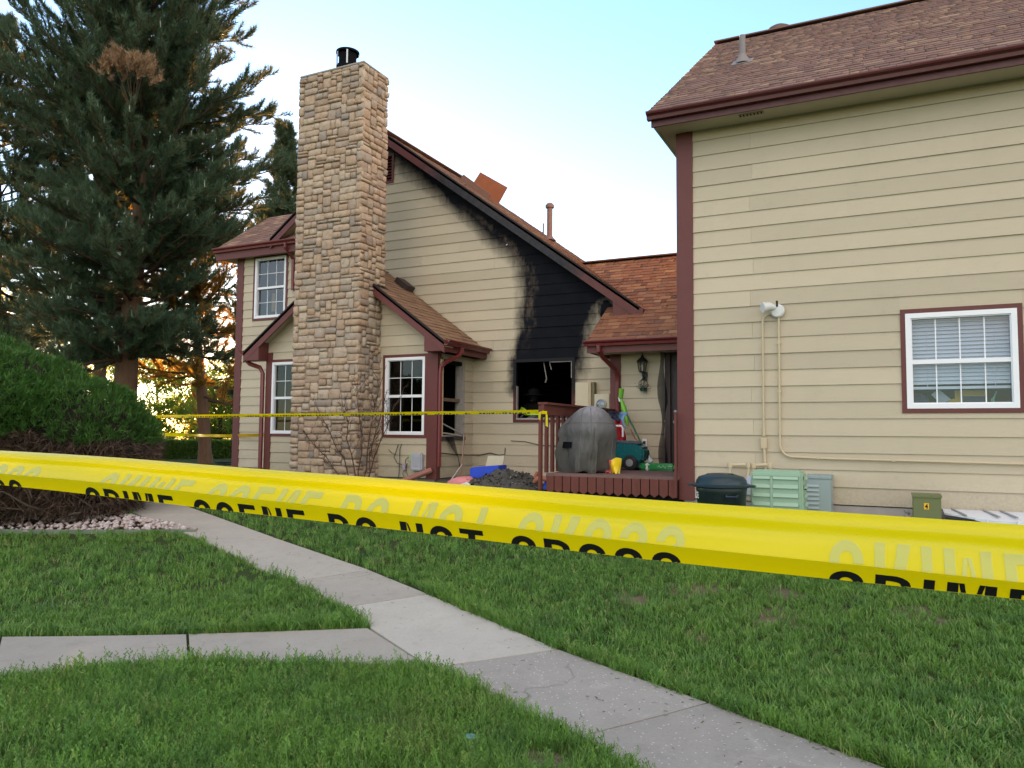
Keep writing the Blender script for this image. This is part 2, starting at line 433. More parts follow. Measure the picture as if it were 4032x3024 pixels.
# ================================================================ building helpers
def clip_poly(poly, clip):
    """Sutherland-Hodgman: polygon clipped by a convex ccw polygon, both (s, z)"""
    out = list(poly)
    for i in range(len(clip)):
        a, b = clip[i], clip[(i+1) % len(clip)]
        inside = lambda p: (b[0]-a[0])*(p[1]-a[1]) - (b[1]-a[1])*(p[0]-a[0]) >= -1e-9
        src, out = out, []
        for j in range(len(src)):
            p, q = src[j], src[(j+1) % len(src)]
            ip, iq = inside(p), inside(q)
            if ip: out.append(p)
            if ip != iq:
                d1 = (b[0]-a[0])*(p[1]-a[1]) - (b[1]-a[1])*(p[0]-a[0]); d2 = (b[0]-a[0])*(q[1]-a[1]) - (b[1]-a[1])*(q[0]-a[0])
                t = d1/(d1-d2); out.append((p[0]+(q[0]-p[0])*t, p[1]+(q[1]-p[1])*t))
        if not out: return []
    r = []
    for p in out:
        if not r or abs(p[0]-r[-1][0])+abs(p[1]-r[-1][1]) > 1e-5: r.append(p)
    return r if len(r) > 2 else []

EXPO = 0.2032
def siding(wall, fr, poly, z0, m, openings=(), joints=None, exposure=EXPO):
    """lapped boards, each one an object under its wall"""
    O, e, n = fr
    lo = min(p[1] for p in poly); hi = max(p[1] for p in poly); a0 = min(p[0] for p in poly); a1 = max(p[0] for p in poly)
    k0 = int(math.floor((lo-z0)/exposure)); k1 = int(math.ceil((hi-z0)/exposure))
    for k in range(k0, k1):
        zb = z0 + k*exposure; zt = zb + exposure + 0.022
        cuts = sorted(j for j in (joints(k) if joints else ()) if a0 < j < a1)
        cuts = [a0-0.01] + cuts + [a1+0.01]
        for ca, cb in zip(cuts[:-1], cuts[1:]):
            rects = [(ca+0.0009, cb-0.0009, zb, zt)]
            for (o0, o1, oz0, oz1) in openings:
                nr = []
                for (ra, rb, rz0, rz1) in rects:
                    if o1 <= ra or o0 >= rb or oz1 <= rz0 or oz0 >= rz1: nr.append((ra, rb, rz0, rz1)); continue
                    if ra < o0: nr.append((ra, o0, rz0, rz1))
                    if rb > o1: nr.append((o1, rb, rz0, rz1))
                    s0, s1 = max(ra, o0), min(rb, o1)
                    if rz1 > oz1 + 0.024: nr.append((s0, s1, oz1, rz1))
                    if rz0 < oz0 - 0.002: nr.append((s0, s1, rz0, oz0))
                rects = nr
            for (ra, rb, rz0, rz1) in rects:
                if rb-ra < 0.01: continue
                pg = clip_poly([(ra, rz0), (rb, rz0), (rb, rz1), (ra, rz1)], poly)
                if not pg: continue
                wob = random.uniform(-0.003, 0.002); tilt = random.uniform(-.0012, .0012); zj = random.uniform(-.0025, .0025)
                th = lambda z: 0.0205 + wob - 0.0175*(z-zb)/(exposure+0.022)
                f = [tuple(O + e*s + n*(th(z)+tilt*(1 if s > (ra+rb)/2 else -1)) + Vector((0, 0, z + (zj if abs(z-zb) < 1e-6 else 0)))) for s, z in pg]
                b = [tuple(O + e*s - n*0.012 + Vector((0, 0, z))) for s, z in pg]
                q = len(pg); mb = MB()
                mb.add(f+b, [tuple(range(q)), tuple(range(2*q-1, q-1, -1))] + [(i, q+i, q+(i+1) % q, (i+1) % q) for i in range(q)])
                mb.build('plank', m, wall)

def backing(name, parent, fr, poly, openings, m, t0=-0.16, t1=-0.013):
    """the sheathing behind the boards, with the openings left out"""
    O, e, n = fr
    lo = min(p[1] for p in poly); hi = max(p[1] for p in poly); a0 = min(p[0] for p in poly); a1 = max(p[0] for p in poly)
    rects = [(a0, a1, lo, hi)]
    for (o0, o1, z0, z1) in openings:
        nr = []
        for (ra, rb, ra0, ra1) in rects:
            if o1 <= ra or o0 >= rb or z1 <= ra0 or z0 >= ra1: nr.append((ra, rb, ra0, ra1)); continue
            if ra < o0: nr.append((ra, o0, ra0, ra1))
            if rb > o1: nr.append((o1, rb, ra0, ra1))
            s0, s1 = max(ra, o0), min(rb, o1)
            if ra1 > z1: nr.append((s0, s1, z1, ra1))
            if ra0 < z0: nr.append((s0, s1, ra0, z0))
        rects = nr
    mb = MB()
    for r in rects:
        pg = clip_poly([(r[0], r[2]), (r[1], r[2]), (r[1], r[3]), (r[0], r[3])], poly)
        if pg: mb.prism([O + e*s + n*t1 + Vector((0, 0, z)) for s, z in pg], n*(t0-t1))
    return mb.build(name, m, parent)

def room(parent, fr, s0, s1, z0, z1, depth, m, name='room_interior', t0=-0.17):
    O, e, n = fr
    P = lambda s, t, z: tuple(O + e*s + n*t + Vector((0, 0, z)))
    a, b = t0, t0-depth
    vs = [P(s0,a,z0), P(s1,a,z0), P(s1,a,z1), P(s0,a,z1), P(s0,b,z0), P(s1,b,z0), P(s1,b,z1), P(s0,b,z1)]
    mb = MB(); mb.add(vs, [(4,5,6,7), (0,1,5,4), (1,2,6,5), (2,3,7,6), (3,0,4,7)])
    return mb.build(name, m, parent, fix=False)

def window(parent, fr, s0, s1, z0, z1, cols, rows, trim=0.055, fw=0.05, glass=GLASS, frame_m=WHITE, trim_m=RED, meet=None, trim_parts='tblr', muntin_m=WHITE, roomd=1.2, room_m=ROOM, grid_lower=True, label=None):
    """double-hung window; (s0..z1) is the outside of the white frame, trim goes round it"""
    mb = MB()
    for a in (((s0, s1, z1-fw, z1)), ((s0, s1, z0, z0+fw)), ((s0, s0+fw, z0+fw, z1-fw)), ((s1-fw, s1, z0+fw, z1-fw))):
        mb.lbox(fr, a[0], a[1], -0.07, 0.030, a[2], a[3])
    # stepped inner bead
    i = fw+0.012
    for a in (((s0+fw, s1-fw, z1-i, z1-fw)), ((s0+fw, s1-fw, z0+fw, z0+i)), ((s0+fw, s0+i, z0+i, z1-i)), ((s1-i, s1-fw, z0+i, z1-i))):
        mb.lbox(fr, a[0], a[1], -0.06, 0.012, a[2], a[3])
    w = mb.build('window', frame_m, parent)
    if label: w['label'] = label
    t = MB()
    if 't' in trim_parts: t.lbox(fr, s0-trim, s1+trim, -0.012, 0.026, z1, z1+trim)
    if 'b' in trim_parts: t.lbox(fr, s0-trim, s1+trim, -0.012, 0.026, z0-trim, z0)
    if 'l' in trim_parts: t.lbox(fr, s0-trim, s0, -0.012, 0.0255, z0, z1)
    if 'r' in trim_parts: t.lbox(fr, s1, s1+trim, -0.012, 0.0255, z0, z1)
    if t.v: t.build('trim', trim_m, w)
    zm = meet if meet is not None else (z0+z1)/2
    MB().lbox(fr, s0+i, s1-i, -0.055, 0.006, zm-0.028, zm+0.022).build('meeting_rail', frame_m, w)
    g0, g1 = s0+i, s1-i
    for (pa, pb, tt, rr) in ((zm+0.022, z1-i, -0.030, rows), (z0+i, zm-0.028, -0.045, rows if grid_lower else 1)):
        MB().lbox(fr, g0, g1, tt-0.004, tt, pa, pb).build('pane', glass, w)
        for c in range(1, cols):
            x = g0+(g1-g0)*c/cols
            MB().lbox(fr, x-0.006, x+0.006, tt-0.009, tt+0.003, pa, pb).build('muntin', muntin_m, w)
        for r in range(1, rr):
            z = pa+(pb-pa)*r/rr
            MB().lbox(fr, g0, g1, tt-0.008, tt+0.0025, z-0.0055, z+0.0055).build('muntin', muntin_m, w)
    if roomd: room(w, fr, s0-0.25, s1+0.25, z0-0.35, z1+0.2, roomd, room_m)
    return w

def gutter(parent, fr, s0, s1, z, name='gutter', m=None):
    """ogee gutter along e, its top outer lip at height z and 0.12 out from the fascia"""
    O, e, n = fr
    prof = [(0.0, z-0.095), (0.066, z-0.095), (0.074, z-0.055), (0.092, z-0.04), (0.115, z-0.035), (0.125, z-0.015), (0.125, z), (0.112, z), (0.112, z-0.014), (0.086, z-0.028), (0.06, z-0.075), (0.012, z-0.075), (0.010, z), (0.0, z)]
    pts = [O + e*s0 + n*t + Vector((0, 0, zz)) for t, zz in prof]
    return MB().prism(pts, e*(s1-s0)).build(name, m or GUTTER_RED, parent)

_shm = {}
def shingle_unit(m, v):
    key = (m.name, v)
    if key not in _shm:
        me = bpy.data.meshes.new('shingle'); r = random.Random(v); a = lambda k: r.uniform(-k, k)
        vs = [(a(.02), a(.03), 0), (1+a(.02), a(.03), 0), (1, 1, 0), (0, 1, 0), (a(.02), a(.03), 1), (1+a(.02), a(.03), 0.9+a(.1)), (1, 1, 0.2), (0, 1, 0.2)]
        vs[4] = (vs[0][0], vs[0][1], 1.0); vs[5] = (vs[1][0], vs[1][1], vs[5][2])
        me.from_pydata(vs, [], [(3,2,1,0), (4,5,6,7), (0,1,5,4), (1,2,6,5), (2,3,7,6), (3,0,4,7)]); me.materials.append(m); _shm[key] = me
    return _shm[key]

def shingles(roof, O, e, up, rows, span, m, exposure=0.142, wmin=0.09, wmax=0.26, single=300, thick=(0.010, 0.019), skip=None):
    """courses of laminated shingles: the largest in the picture as single pieces, the rest as one joined part"""
    n = e.cross(up).normalized()
    if n.z < 0: n = -n
    items = []
    for r in range(rows):
        a, b = span(r); s = a - random.uniform(0, wmax)
        while s < b:
            w = random.uniform(wmin, wmax); s0, s1 = max(s, a)+.002, min(s+w, b)-.002; s += w
            if s1-s0 < 0.025: continue
            base = O + e*s0 + up*(r*exposure + random.uniform(-0.004, 0.004)) + n*0.002
            if skip and skip(base + e*((s1-s0)/2) + up*exposure/2): continue
            p = project(base + e*((s1-s0)/2) + up*exposure/2)
            rank = p[2]/math.sqrt((s1-s0)*5) if p and -0.02 < p[0] < 1.02 and -0.02 < p[1] < 1.02 else 1e6
            items.append((rank, base, s1-s0, random.uniform(*thick), random.randrange(6), random.random()))
    items.sort(key=lambda q: q[0])
    V = []; F = []; T = []
    for i, (rank, base, w, th, v, tone) in enumerate(items):
        X, Y, Z = e*w, up*(exposure+0.03), n*th
        mt = Matrix(((X.x, Y.x, Z.x, base.x), (X.y, Y.y, Z.y, base.y), (X.z, Y.z, Z.z, base.z), (0, 0, 0, 1)))
        me = shingle_unit(m, v)
        if i < single and rank < 1e6: piece('shingle', me, mt, roof)
        else:
            b = len(V); V += [tuple(mt @ q.co) for q in me.vertices]; F += [tuple(k+b for k in p.vertices) for p in me.polygons]; T += [tone]*6
    if V: tri_object('shingle_courses', V, F, m, roof, 'stuff', T)

def stone_variants(m, count=12):
    out = []
    for v in range(count):
        r = random.Random(100+v); us = [-0.5, -0.36, 0.36, 0.5]; vs = []
        for j in range(4):
            for i in range(4):
                x, y = us[i], us[j]; edge = i in (0, 3) or j in (0, 3); corner = i in (0, 3) and j in (0, 3)
                if corner: k = r.uniform(0.78, 0.93); x *= k; y *= k
                z = r.uniform(0.25, 0.4) if corner else (r.uniform(0.38, 0.6) if edge else r.uniform(0.82, 1.05))
                vs.append((x+r.uniform(-.035, .035)*(0.5 if edge else 1.6), y+r.uniform(-.035, .035)*(0.5 if edge else 1.6), z))
        fs = [(j*4+i, j*4+i+1, j*4+i+5, j*4+i+4) for j in range(3) for i in range(3)]
        ring = [0, 1, 2, 3, 7, 11, 15, 14, 13, 12, 8, 4]; b = len(vs)
        for q in ring: vs.append((vs[q][0]*0.98, vs[q][1]*0.98, -0.6))
        for q in range(12): fs.append((ring[(q+1) % 12], ring[q], b+q, b+(q+1) % 12))
        me = bpy.data.meshes.new('stone'); me.from_pydata(vs, [], fs)
        for p in me.polygons: p.use_smooth = True
        me.materials.append(m); out.append(me)
    return out

def stonework(parent, faces, m, single=300, cell=0.064):
    """irregular coursed stones set on the given faces [(frame, s0, s1, z0, z1, in view)]"""
    var = stone_variants(m); items = []
    for fr, s0, s1, z0, z1, seen in faces:
        O, e, n = fr
        nc = int(round((s1-s0)/cell)); nr = int(round((z1-z0)/cell)); cw = (s1-s0)/nc; ch = (z1-z0)/nr
        occ = [[False]*nc for _ in range(nr)]
        for j in range(nr):
            i = 0
            while i < nc:
                if occ[j][i]: i += 1; continue
                free = 0
                while i+free < nc and not occ[j][i+free]: free += 1
                h = random.choices([1, 2, 3], [0.16, 0.64, 0.20])[0]; h = min(h, nr-j)
                w = random.choices([2, 3, 4, 5, 6], [0.14, 0.28, 0.28, 0.2, 0.10])[0]
                if h == 1: w = random.choice([3, 4, 5])
                if h == 3: w = random.choice([2, 3, 4])
                if free-w == 1: w = w+1 if w < 6 else w-1
                w = min(w, free)
                for a in range(h):
                    for b in range(w): occ[j+a][i+b] = True
                items.append((fr, s0+i*cw, s0+(i+w)*cw, z0+j*ch, z0+(j+h)*ch, seen)); i += w
    ranked = []
    for it in items:
        fr, a, b, c, d, seen = it; O, e, n = fr
        p = project(O + e*((a+b)/2) + Vector((0, 0, (c+d)/2)))
        ok = seen and p and p[1] < 0.63
        ranked.append((-(b-a)*(d-c)/(p[2]**2)*(n.dot(-(O+e*(a+b)/2).normalized())) if ok else 1.0, it))
    ranked.sort(key=lambda q: q[0])
    V = []; F = []; T = []
    for i, (rank, (fr, a, b, c, d, seen)) in enumerate(ranked):
        O, e, n = fr; me = random.choice(var)
        g = 0.007; sx = (b-a)-2*g*random.uniform(0.5, 1.3); sy = (d-c)-2*g*random.uniform(0.5, 1.3); dep = random.uniform(0.026, 0.066)
        ang = random.gauss(0, 0.018); ca, sa = math.cos(ang), math.sin(ang)
        up = Vector((0, 0, 1)); ex = e*ca + up*sa; ey = up*ca - e*sa
        if random.random() < 0.5: ex = -ex; ey = -ey
        X, Y, Z = ex*sx, ey*sy, n*dep; L = O + e*((a+b)/2) + up*((c+d)/2)
        mt = Matrix(((X.x, Y.x, Z.x, L.x), (X.y, Y.y, Z.y, L.y), (X.z, Y.z, Z.z, L.z), (0, 0, 0, 1)))
        if i < single and rank < 0: piece('stone', me, mt, parent)
        else:
            k = len(V); V += [tuple(mt @ q.co) for q in me.vertices]; F += [tuple(x+k for x in p.vertices) for p in me.polygons]; T += [random.random()]*len(me.polygons)
    if V: tri_object('stone_infill', V, F, m, parent, 'stuff', T, smooth=True)

FX = lambda Y: (Vector((0, Y, 0)), Vector((1, 0, 0)), Vector((0, -1, 0)))      # wall facing the lawn, s = x
FYR = lambda X: (Vector((X, 0, 0)), Vector((0, 1, 0)), Vector((1, 0, 0)))      # wall facing right, s = y
FYL = lambda X: (Vector((X, 0, 0)), Vector((0, 1, 0)), Vector((-1, 0, 0)))     # wall facing left, s = y

# ================================================================ burned house
house = thing('burned_house', (-9.0, 13.3, -1.0), 'beige house with stone chimney and soot-blackened burnt-out window', 'house')
GY, GPX, GPZ, GS = 13.3, -9.598, 6.459, 0.7357
roofz = lambda x: GPZ - GS*abs(x-GPX)
burn = (-6.46, -5.20, 0.22, 1.43)
ventop = (-9.92, -9.33, 5.31, 5.95)
fg = FX(GY)
gable_poly = [(-12.05, -0.81), (-4.15, -0.81), (-4.15, roofz(-4.15)-0.13), (GPX, GPZ-0.13), (-12.05, roofz(-12.05)-0.13)]
wall = backing('gable_wall', house, fg, gable_poly, [burn, ventop], SOFFIT_SOOT)
lj = {0: (-6.9, -5.3), 1: (-8.6,), 2: (-7.7, -4.9), 3: (-5.9,)}
siding(wall, fg, gable_poly, -0.81, SIDING_SOOT, [burn, ventop], lambda k: lj[k % 4])
# louvred gable vent beside the chimney
v = MB()
for a in ((ventop[0], ventop[1], 5.90, 5.95), (ventop[0], ventop[1], 5.31, 5.36), (ventop[0], ventop[0]+.05, 5.36, 5.90), (ventop[1]-.05, ventop[1], 5.36, 5.90)):
    v.lbox(fg, a[0], a[1], -0.05, 0.035, a[2], a[3])
vent = v.build('gable_vent', RED, house)
MB().lbox(fg, ventop[0]+.05, ventop[1]-.05, -0.10, -0.09, 5.36, 5.90).build('backing', CHAR, vent)
for i in range(8):
    z = 5.39 + i*0.063
    MB().bar((ventop[0]+.05, GY+0.02, z+0.015), (ventop[1]-.05, GY+0.02, z+0.015), 0.07, 0.010, (0, -0.65, 0.75)).build('slat', RED, vent)
# left two-storey wall
left_poly = [(-13.70, -0.81), (-12.05, -0.81), (-12.05, 4.16), (-13.70, 4.16)]
wl = (-13.17, -12.24, 2.62, 4.03)
lw = backing('left_wall', house, fg, left_poly, [wl], SOFFIT)
siding(lw, fg, left_poly, -0.81, SIDING, [(wl[0]-.055, wl[1]+.055, wl[2]-.055, wl[3]+.05)])
MB().lbox(fg, -13.72, -13.53, -0.01, 0.032, -0.83, 4.16).build('corner_board', RED, house)
MB().box(-13.73, -13.70, 13.27, 13.47, -0.83, 4.16).build('corner_board', RED, house)
w = window(house, fg, *wl, 3, 2, trim=0.055, label='upper storey white grid window left of the chimney')
MB().lbox(fg, -13.08, -12.98, -0.45, -0.43, 2.85, 3.28).build('warm_light_strip', simple('painted_warm_light', (0.62, 0.33, 0.08), 0.8, var=0.1), w)  # amber strip stands in for warm light in the lower sash
# other walls of the shell
MB().box(-13.70, -13.60, 13.47, 17.5, -0.9, 4.16).build('side_wall', SIDING, house)
MB().box(-13.70, -2.45, 17.4, 17.5, -0.9, 3.4).build('back_wall', SIDING, house)
MB().prism([(x, 17.5, z) for x, z in ((-13.6, 3.35), (-4.3, 2.4), (GPX, GPZ-0.12), (-12.6, 4.0))], (0, -0.1, 0)).build('back_gable', SIDING, house)
MB().box(-13.55, -2.5, 12.80, 13.28, -1.15, -0.83).box(-13.55, -13.3, 13.28, 17.3, -1.15, -0.83).build('foundation', CONCRETE_F, house)

# main roof
def slab(name, parent, pts, th, m):       # 4 corners of the top surface, thickness down
    return MB().prism([Vector(p) for p in pts], (0, 0, -th)).build(name, m, parent)
RX0, RX1, RY0, RY1 = -12.6, -3.85, 12.97, 17.6
roof = slab('roof', house, [(GPX, RY0, GPZ-.02), (GPX, RY1, GPZ-.02), (RX1, RY1, roofz(RX1)-.02), (RX1, RY0, roofz(RX1)-.02)], 0.05, ROOFDECK)
e_, up_ = Vector((0, 1, 0)), Vector((-1, 0, GS)).normalized()
L_ = math.hypot(GPX-RX1, roofz(RX1)-GPZ)
shingles(roof, Vector((RX1, 0, roofz(RX1)-.02)), e_, up_, int(L_/0.142), lambda r: (RY0, RY1), SH_BROWN, single=60)
roofL = slab('left_roof_slope', house, [(GPX, RY0, GPZ-.02), (RX0, RY0, roofz(RX0)-.02), (RX0, RY1, roofz(RX0)-.02), (GPX, RY1, GPZ-.02)], 0.05, ROOFDECK)
L2_ = math.hypot(GPX-RX0, roofz(RX0)-GPZ)
shingles(roofL, Vector((RX0, 0, roofz(RX0)-.02)), e_, Vector((1, 0, GS)).normalized(), int(L2_/0.142), lambda r: (RY0, RY1), SH_BROWN, single=0)
MB().bar((GPX, RY0, GPZ+.0), (GPX, RY1, GPZ+.0), 0.26, 0.02).build('ridge_cap', SH_BROWN, house)
# rake boards, drip edge and rake soffits
def rake(parent, xa, za, xb, zb, y0, depth, mf, me, edge=0.022, th=0.03):
    a, b = Vector((xa, y0, za)), Vector((xb, y0, zb))
    dn = Vector((0, 0, -1))
    MB().prism([a+dn*edge, b+dn*edge, b+dn*(edge+depth), a+dn*(edge+depth)], (0, th, 0)).build('rake_board', mf, parent)
    MB().prism([a-Vector((0, .015, -0.012)), b-Vector((0, .015, -0.012)), b-Vector((0, .015, 0))+dn*edge, a-Vector((0, .015, 0))+dn*edge], (0, th+.02, 0)).build('drip_edge', me, parent)
EDGE_DARK = simple('dark_shingle_edge', (0.03, 0.022, 0.02), 0.8, 0.3)
rake(house, GPX, GPZ, RX1, roofz(RX1), 12.97, 0.205, RED_SOOT, EDGE_DARK)
rake(house, GPX, GPZ, -12.45, roofz(-12.45), 12.97, 0.205, RED, EDGE_DARK)
for sg, xe in ((1, RX1), (-1, -12.45)):
    a = Vector((GPX, 13.0, GPZ-.075)); b = Vector((xe, 13.0, roofz(xe)-.075))
    MB().prism([a, b, b+Vector((0, .31, 0)), a+Vector((0, .31, 0))], (0, 0, -0.02)).build('rake_soffit', SOFFIT_SOOT, house)
# boxed return at the foot of the right rake
MB().prism([(-4.36, 12.985, 2.04), (-3.86, 12.985, 2.04), (-3.86, 12.985, 2.22), (-4.36, 12.985, 2.59)], (0, 0.33, 0)).build('eave_return', RED, house)
MB().box(-3.87, -3.80, 12.95, 17.6, 2.03, 2.21).build('fascia', RED, house)

# roof openings cut by the fire crew: plywood sheets thrown up
def sheet(name, pts, m, label):
    o = MB().prism(pts, (0.004, 0.016, 0.006)).build(name, m); return tag(o, label, 'plywood')
sheet('plywood_sheet', [(-8.40, 15.40, 6.07), (-7.687, 15.40, 5.611), (-7.897, 15.36, 5.24), (-8.60, 15.36, 5.77)], PLY, 'orange sheet of roof decking tipped up on the burned roof')
sheet('plywood_sheet', [(-8.616, 15.0, 5.92), (-7.90, 15.0, 5.35), (-8.02, 14.97, 5.20), (-8.74, 14.97, 5.78)], simple('weathered_plywood', (0.17, 0.085, 0.06), 0.85), 'narrow grey-brown roof decking strip left of orange sheet')
pv = thing('vent_pipe', (-6.89, 16.0, 4.4), 'tall capped metal vent pipe on the burned house roof', 'vent pipe')
PIPE = simple('red_brown_pipe', (0.22, 0.115, 0.095), 0.5, 0.4)
MB().tube([(-6.89, 16.0, 4.3), (-6.89, 16.0, 5.22)], 0.065, 14).build('pipe', PIPE, pv)
MB().lathe([(0.10, 0), (0.105, 0.06), (0.06, 0.11)], (-6.89, 16.0, 5.20), 16).build('cap', PIPE, pv)
MB().lathe([(0.15, 0), (0.10, 0.05), (0.07, 0.10)], (-6.89, 16.0, 4.44), 16).build('flashing', PIPE, pv)
tag(MB().tube([(-7.05, 16.0, 4.4), (-7.05, 16.0, 4.86)], 0.018, 8).build('vent_pipe', PIPE), 'thin short pipe left of the tall vent pipe on the roof', 'vent pipe')

# burnt window
bw = MB()
for a in ((burn[0]-.0, burn[1]+.0, burn[3]-.055, burn[3]), (burn[0], burn[1], burn[2], burn[2]+.055), (burn[0], burn[0]+.055, burn[2]+.055, burn[3]-.055), (burn[1]-.055, burn[1], burn[2]+.055, burn[3]-.055)):
    bw.lbox(fg, a[0], a[1], -0.03, 0.030, a[2], a[3])
def burnt_trim():
    t = NT('scorched_trim')
    sx = t.n('ShaderNodeSeparateXYZ'); t.l(t.pos(), sx.inputs[0])
    zz = t.math('ADD', sx.outputs['Z'], t.math('MULTIPLY', t.math('SUBTRACT', t.noise(5, 4, 0.7), 0.5), 0.5))
    c = t.mix(t.maprange(zz, 0.55, 0.95, smooth=True), (0.10, 0.03, 0.028), (0.010, 0.010, 0.013))
    return t.done(t.bsdf(c, 0.7, 0.3))
bwin = bw.build('burnt_window', burnt_trim(), house); bwin['label'] = 'burnt-out window opening with no glass'
rem = MB()
rem.lbox(fg, burn[0]+.056, burn[0]+.068, -0.06, 0.012, burn[2]+.06, 0.92).lbox(fg, burn[1]-.075, burn[1]-.057, -0.06, 0.012, 1.05, 1.36)
rem.lbox(fg, burn[0]+.06, burn[1]-.06, -0.06, 0.010, burn[2]+.056, burn[2]+.085).lbox(fg, burn[0]+.75, burn[1]-.06, -0.06, 0.010, 1.356, 1.370)
rem.build('frame_remnant', OLDWHITE, bwin)
hang = MB().bar((-5.86, 13.36, 1.36), (-5.80, 13.36, 1.05), 0.018, 0.012).bar((-5.80, 13.36, 1.05), (-5.83, 13.37, 0.98), 0.03, 0.01)
hang.bar((-5.74, 13.36, 1.36), (-5.70, 13.36, 1.22), 0.035, 0.01).build('hanging_scrap', OLDWHITE, bwin)
db = MB()
for i in range(26):
    x = random.uniform(burn[0]+.1, burn[1]-.1); s = random.uniform(.02, .06)
    db.bar((x-s, GY+.08+random.uniform(-.06, .1), .30+random.uniform(0, .03)), (x+s, GY+.08+random.uniform(-.06, .1), .31+random.uniform(0, .06)), s*.7, s*.6)
db.build('sill_rubble', simple('ash_rubble', (0.10, 0.095, 0.09), 0.95, 0.1, var=0.7, scale=14), bwin)
room(bwin, fg, -7.3, -4.5, -0.55, 1.9, 3.2, CHAR, t0=-0.17)

tag(MB().bar((-6.60, GY-.05, 3.89), (-6.60, GY-.05, 3.70), .012, .012).bar((-6.60, GY-.05, 3.70), (-6.63, GY-.05, 3.68), .012, .012).build('trim_hook', WHITE), 'small white hook-shaped scrap on the scorched siding under the rake', 'scrap')
# bay with its own little gable
BX0, BX1, BY = -11.43, -7.36, 11.95; BC, BPZ, BS = -9.42, 3.385, 0.735
bz = lambda x: BPZ - BS*abs(x-BC)
fb = FX(BY)
bpoly = [(BX0, -0.81), (BX1, -0.81), (BX1, bz(BX1)-.10), (BC, BPZ-.10), (BX0, bz(BX0)-.10)]
wr = (-8.49, -7.61, -0.03, 1.41); wlb = (-11.29, -10.42, -0.03, 1.42)
bay = backing('bay_wall', house, fb, bpoly, [wr, wlb], SOFFIT)
o_ = [(q[0]-.055, q[1]+.055, q[2]-.055, q[3]+.05) for q in (wr, wlb)] + [(-10.12, -8.66, -0.9, 3.5)]
siding(bay, fb, bpoly, -0.81, SIDING, o_)
MB().lbox(fb, BX1-.19, BX1+.02, -0.01, 0.032, -0.83, 1.62).build('corner_board', RED, house)
MB().lbox(fb, BX0-.02, BX0+.14, -0.01, 0.032, -0.83, 1.62).build('corner_board', RED, house)
w = window(house, fb, *wr, 3, 2, glass=GLASS_DARK, roomd=0.02, room_m=CHAR, label='ground floor window right of the chimney, dark inside')
w2 = window(house, fb, *wlb, 3, 2, glass=GLASS_DARK, label='ground floor window mostly hidden by the chimney')
# right side wall of the bay with the smashed window
fs = FYR(BX1)
wb = (12.03, 12.88, -0.03, 1.34)
spoly = [(BY, -0.81), (GY, -0.81), (GY, 1.62), (BY, 1.62)]
bs = backing('bay_side_wall', house, fs, spoly, [wb], SOFFIT)
siding(bs, fs, [(BY+.02, -0.81), (GY-.01, -0.81), (GY-.01, 1.62), (BY+.02, 1.62)], -0.81, SIDING, [(wb[0]-.05, wb[1]+.05, wb[2]-.05, wb[3]+.07)])
MB().lbox(fs, BY-.034, BY+.10, -0.01, 0.03, -0.83, 1.62).build('corner_board', RED, house)
f = MB()
f.lbox(fs, 12.01, 12.09, -0.10, 0.05, -0.06, 1.36)
sm = f.build('smashed_window', CREAMWOOD, house); sm['label'] = 'smashed window with bare jambs on the side of the bay'
MB().lbox(fs, 12.82, 12.90, -0.10, 0.045, -0.02, 1.36).build('jamb', OLDWHITE, sm)
MB().lbox(fs, 12.09, 12.82, -0.09, -0.02, 0.60, 0.66).build('meeting_rail', simple('scorched_rail', (0.16, 0.10, 0.07), 0.8, var=0.4), sm)
MB().lbox(fs, 11.99, 12.92, -0.10, 0.06, -0.12, -0.055).build('sill', simple('sooty_sill', (0.05, 0.04, 0.04), 0.8, var=0.3), sm)
MB().lbox(fs, 12.09, 12.82, -0.09, 0.02, 1.30, 1.37).build('head', CHAR, sm)
MB().bar((-7.42, 12.1, 0.22), (-7.30, 12.84, -0.02), 0.03, 0.02).bar((-7.40, 12.1, 0.02), (-7.32, 12.80, -0.04), 0.035, 0.03).build('broken_sash', OLDWHITE, sm)
room(sm, fs, 12.02, 13.2, -0.5, 1.55, 0.9, CHAR, t0=-0.17)
MB().box(BX0, BX0+.1, BY+.16, GY, -0.81, 1.62).build('bay_side_wall', SIDING, house)
MB().box(BX0+.05, BX1-.05, BY+.04, 12.79, -1.15, -0.83).build('bay_foundation', CONCRETE_F, house)
BE0, BE1, BRY = -11.82, -7.04, 11.65
br = slab('bay_roof', house, [(BC, BRY, BPZ-.02), (BC, GY-.03, BPZ-.02), (BE1, GY-.03, bz(BE1)-.02), (BE1, BRY, bz(BE1)-.02)], 0.05, ROOFDECK)
Lb = math.hypot(BC-BE1, BPZ-bz(BE1))
inchim = lambda p: -10.2 < p.x < -8.58 and p.y < 12.09
shingles(br, Vector((BE1-.0, 0, bz(BE1)-.02)), e_, Vector((-1, 0, BS)).normalized(), int(Lb/0.142)+1, lambda r: (BRY, GY-.03), SH_TAN, skip=inchim)
bl = slab('bay_roof', house, [(BC, BRY, BPZ-.02), (BE0, BRY, bz(BE0)-.02), (BE0, GY-.03, bz(BE0)-.02), (BC, GY-.03, BPZ-.02)], 0.05, ROOFDECK)
shingles(bl, Vector((BE0, 0, bz(BE0)-.02)), e_, Vector((1, 0, BS)).normalized(), int(Lb/0.142)+1, lambda r: (BRY, GY-.03), SH_TAN, single=0, skip=inchim)
rake(house, -8.60, bz(-8.60), BE1, bz(BE1), BRY, 0.185, RED, EDGE_DARK)
rake(house, -10.18, bz(-10.18), BE0, bz(BE0), BRY, 0.185, RED, EDGE_DARK)
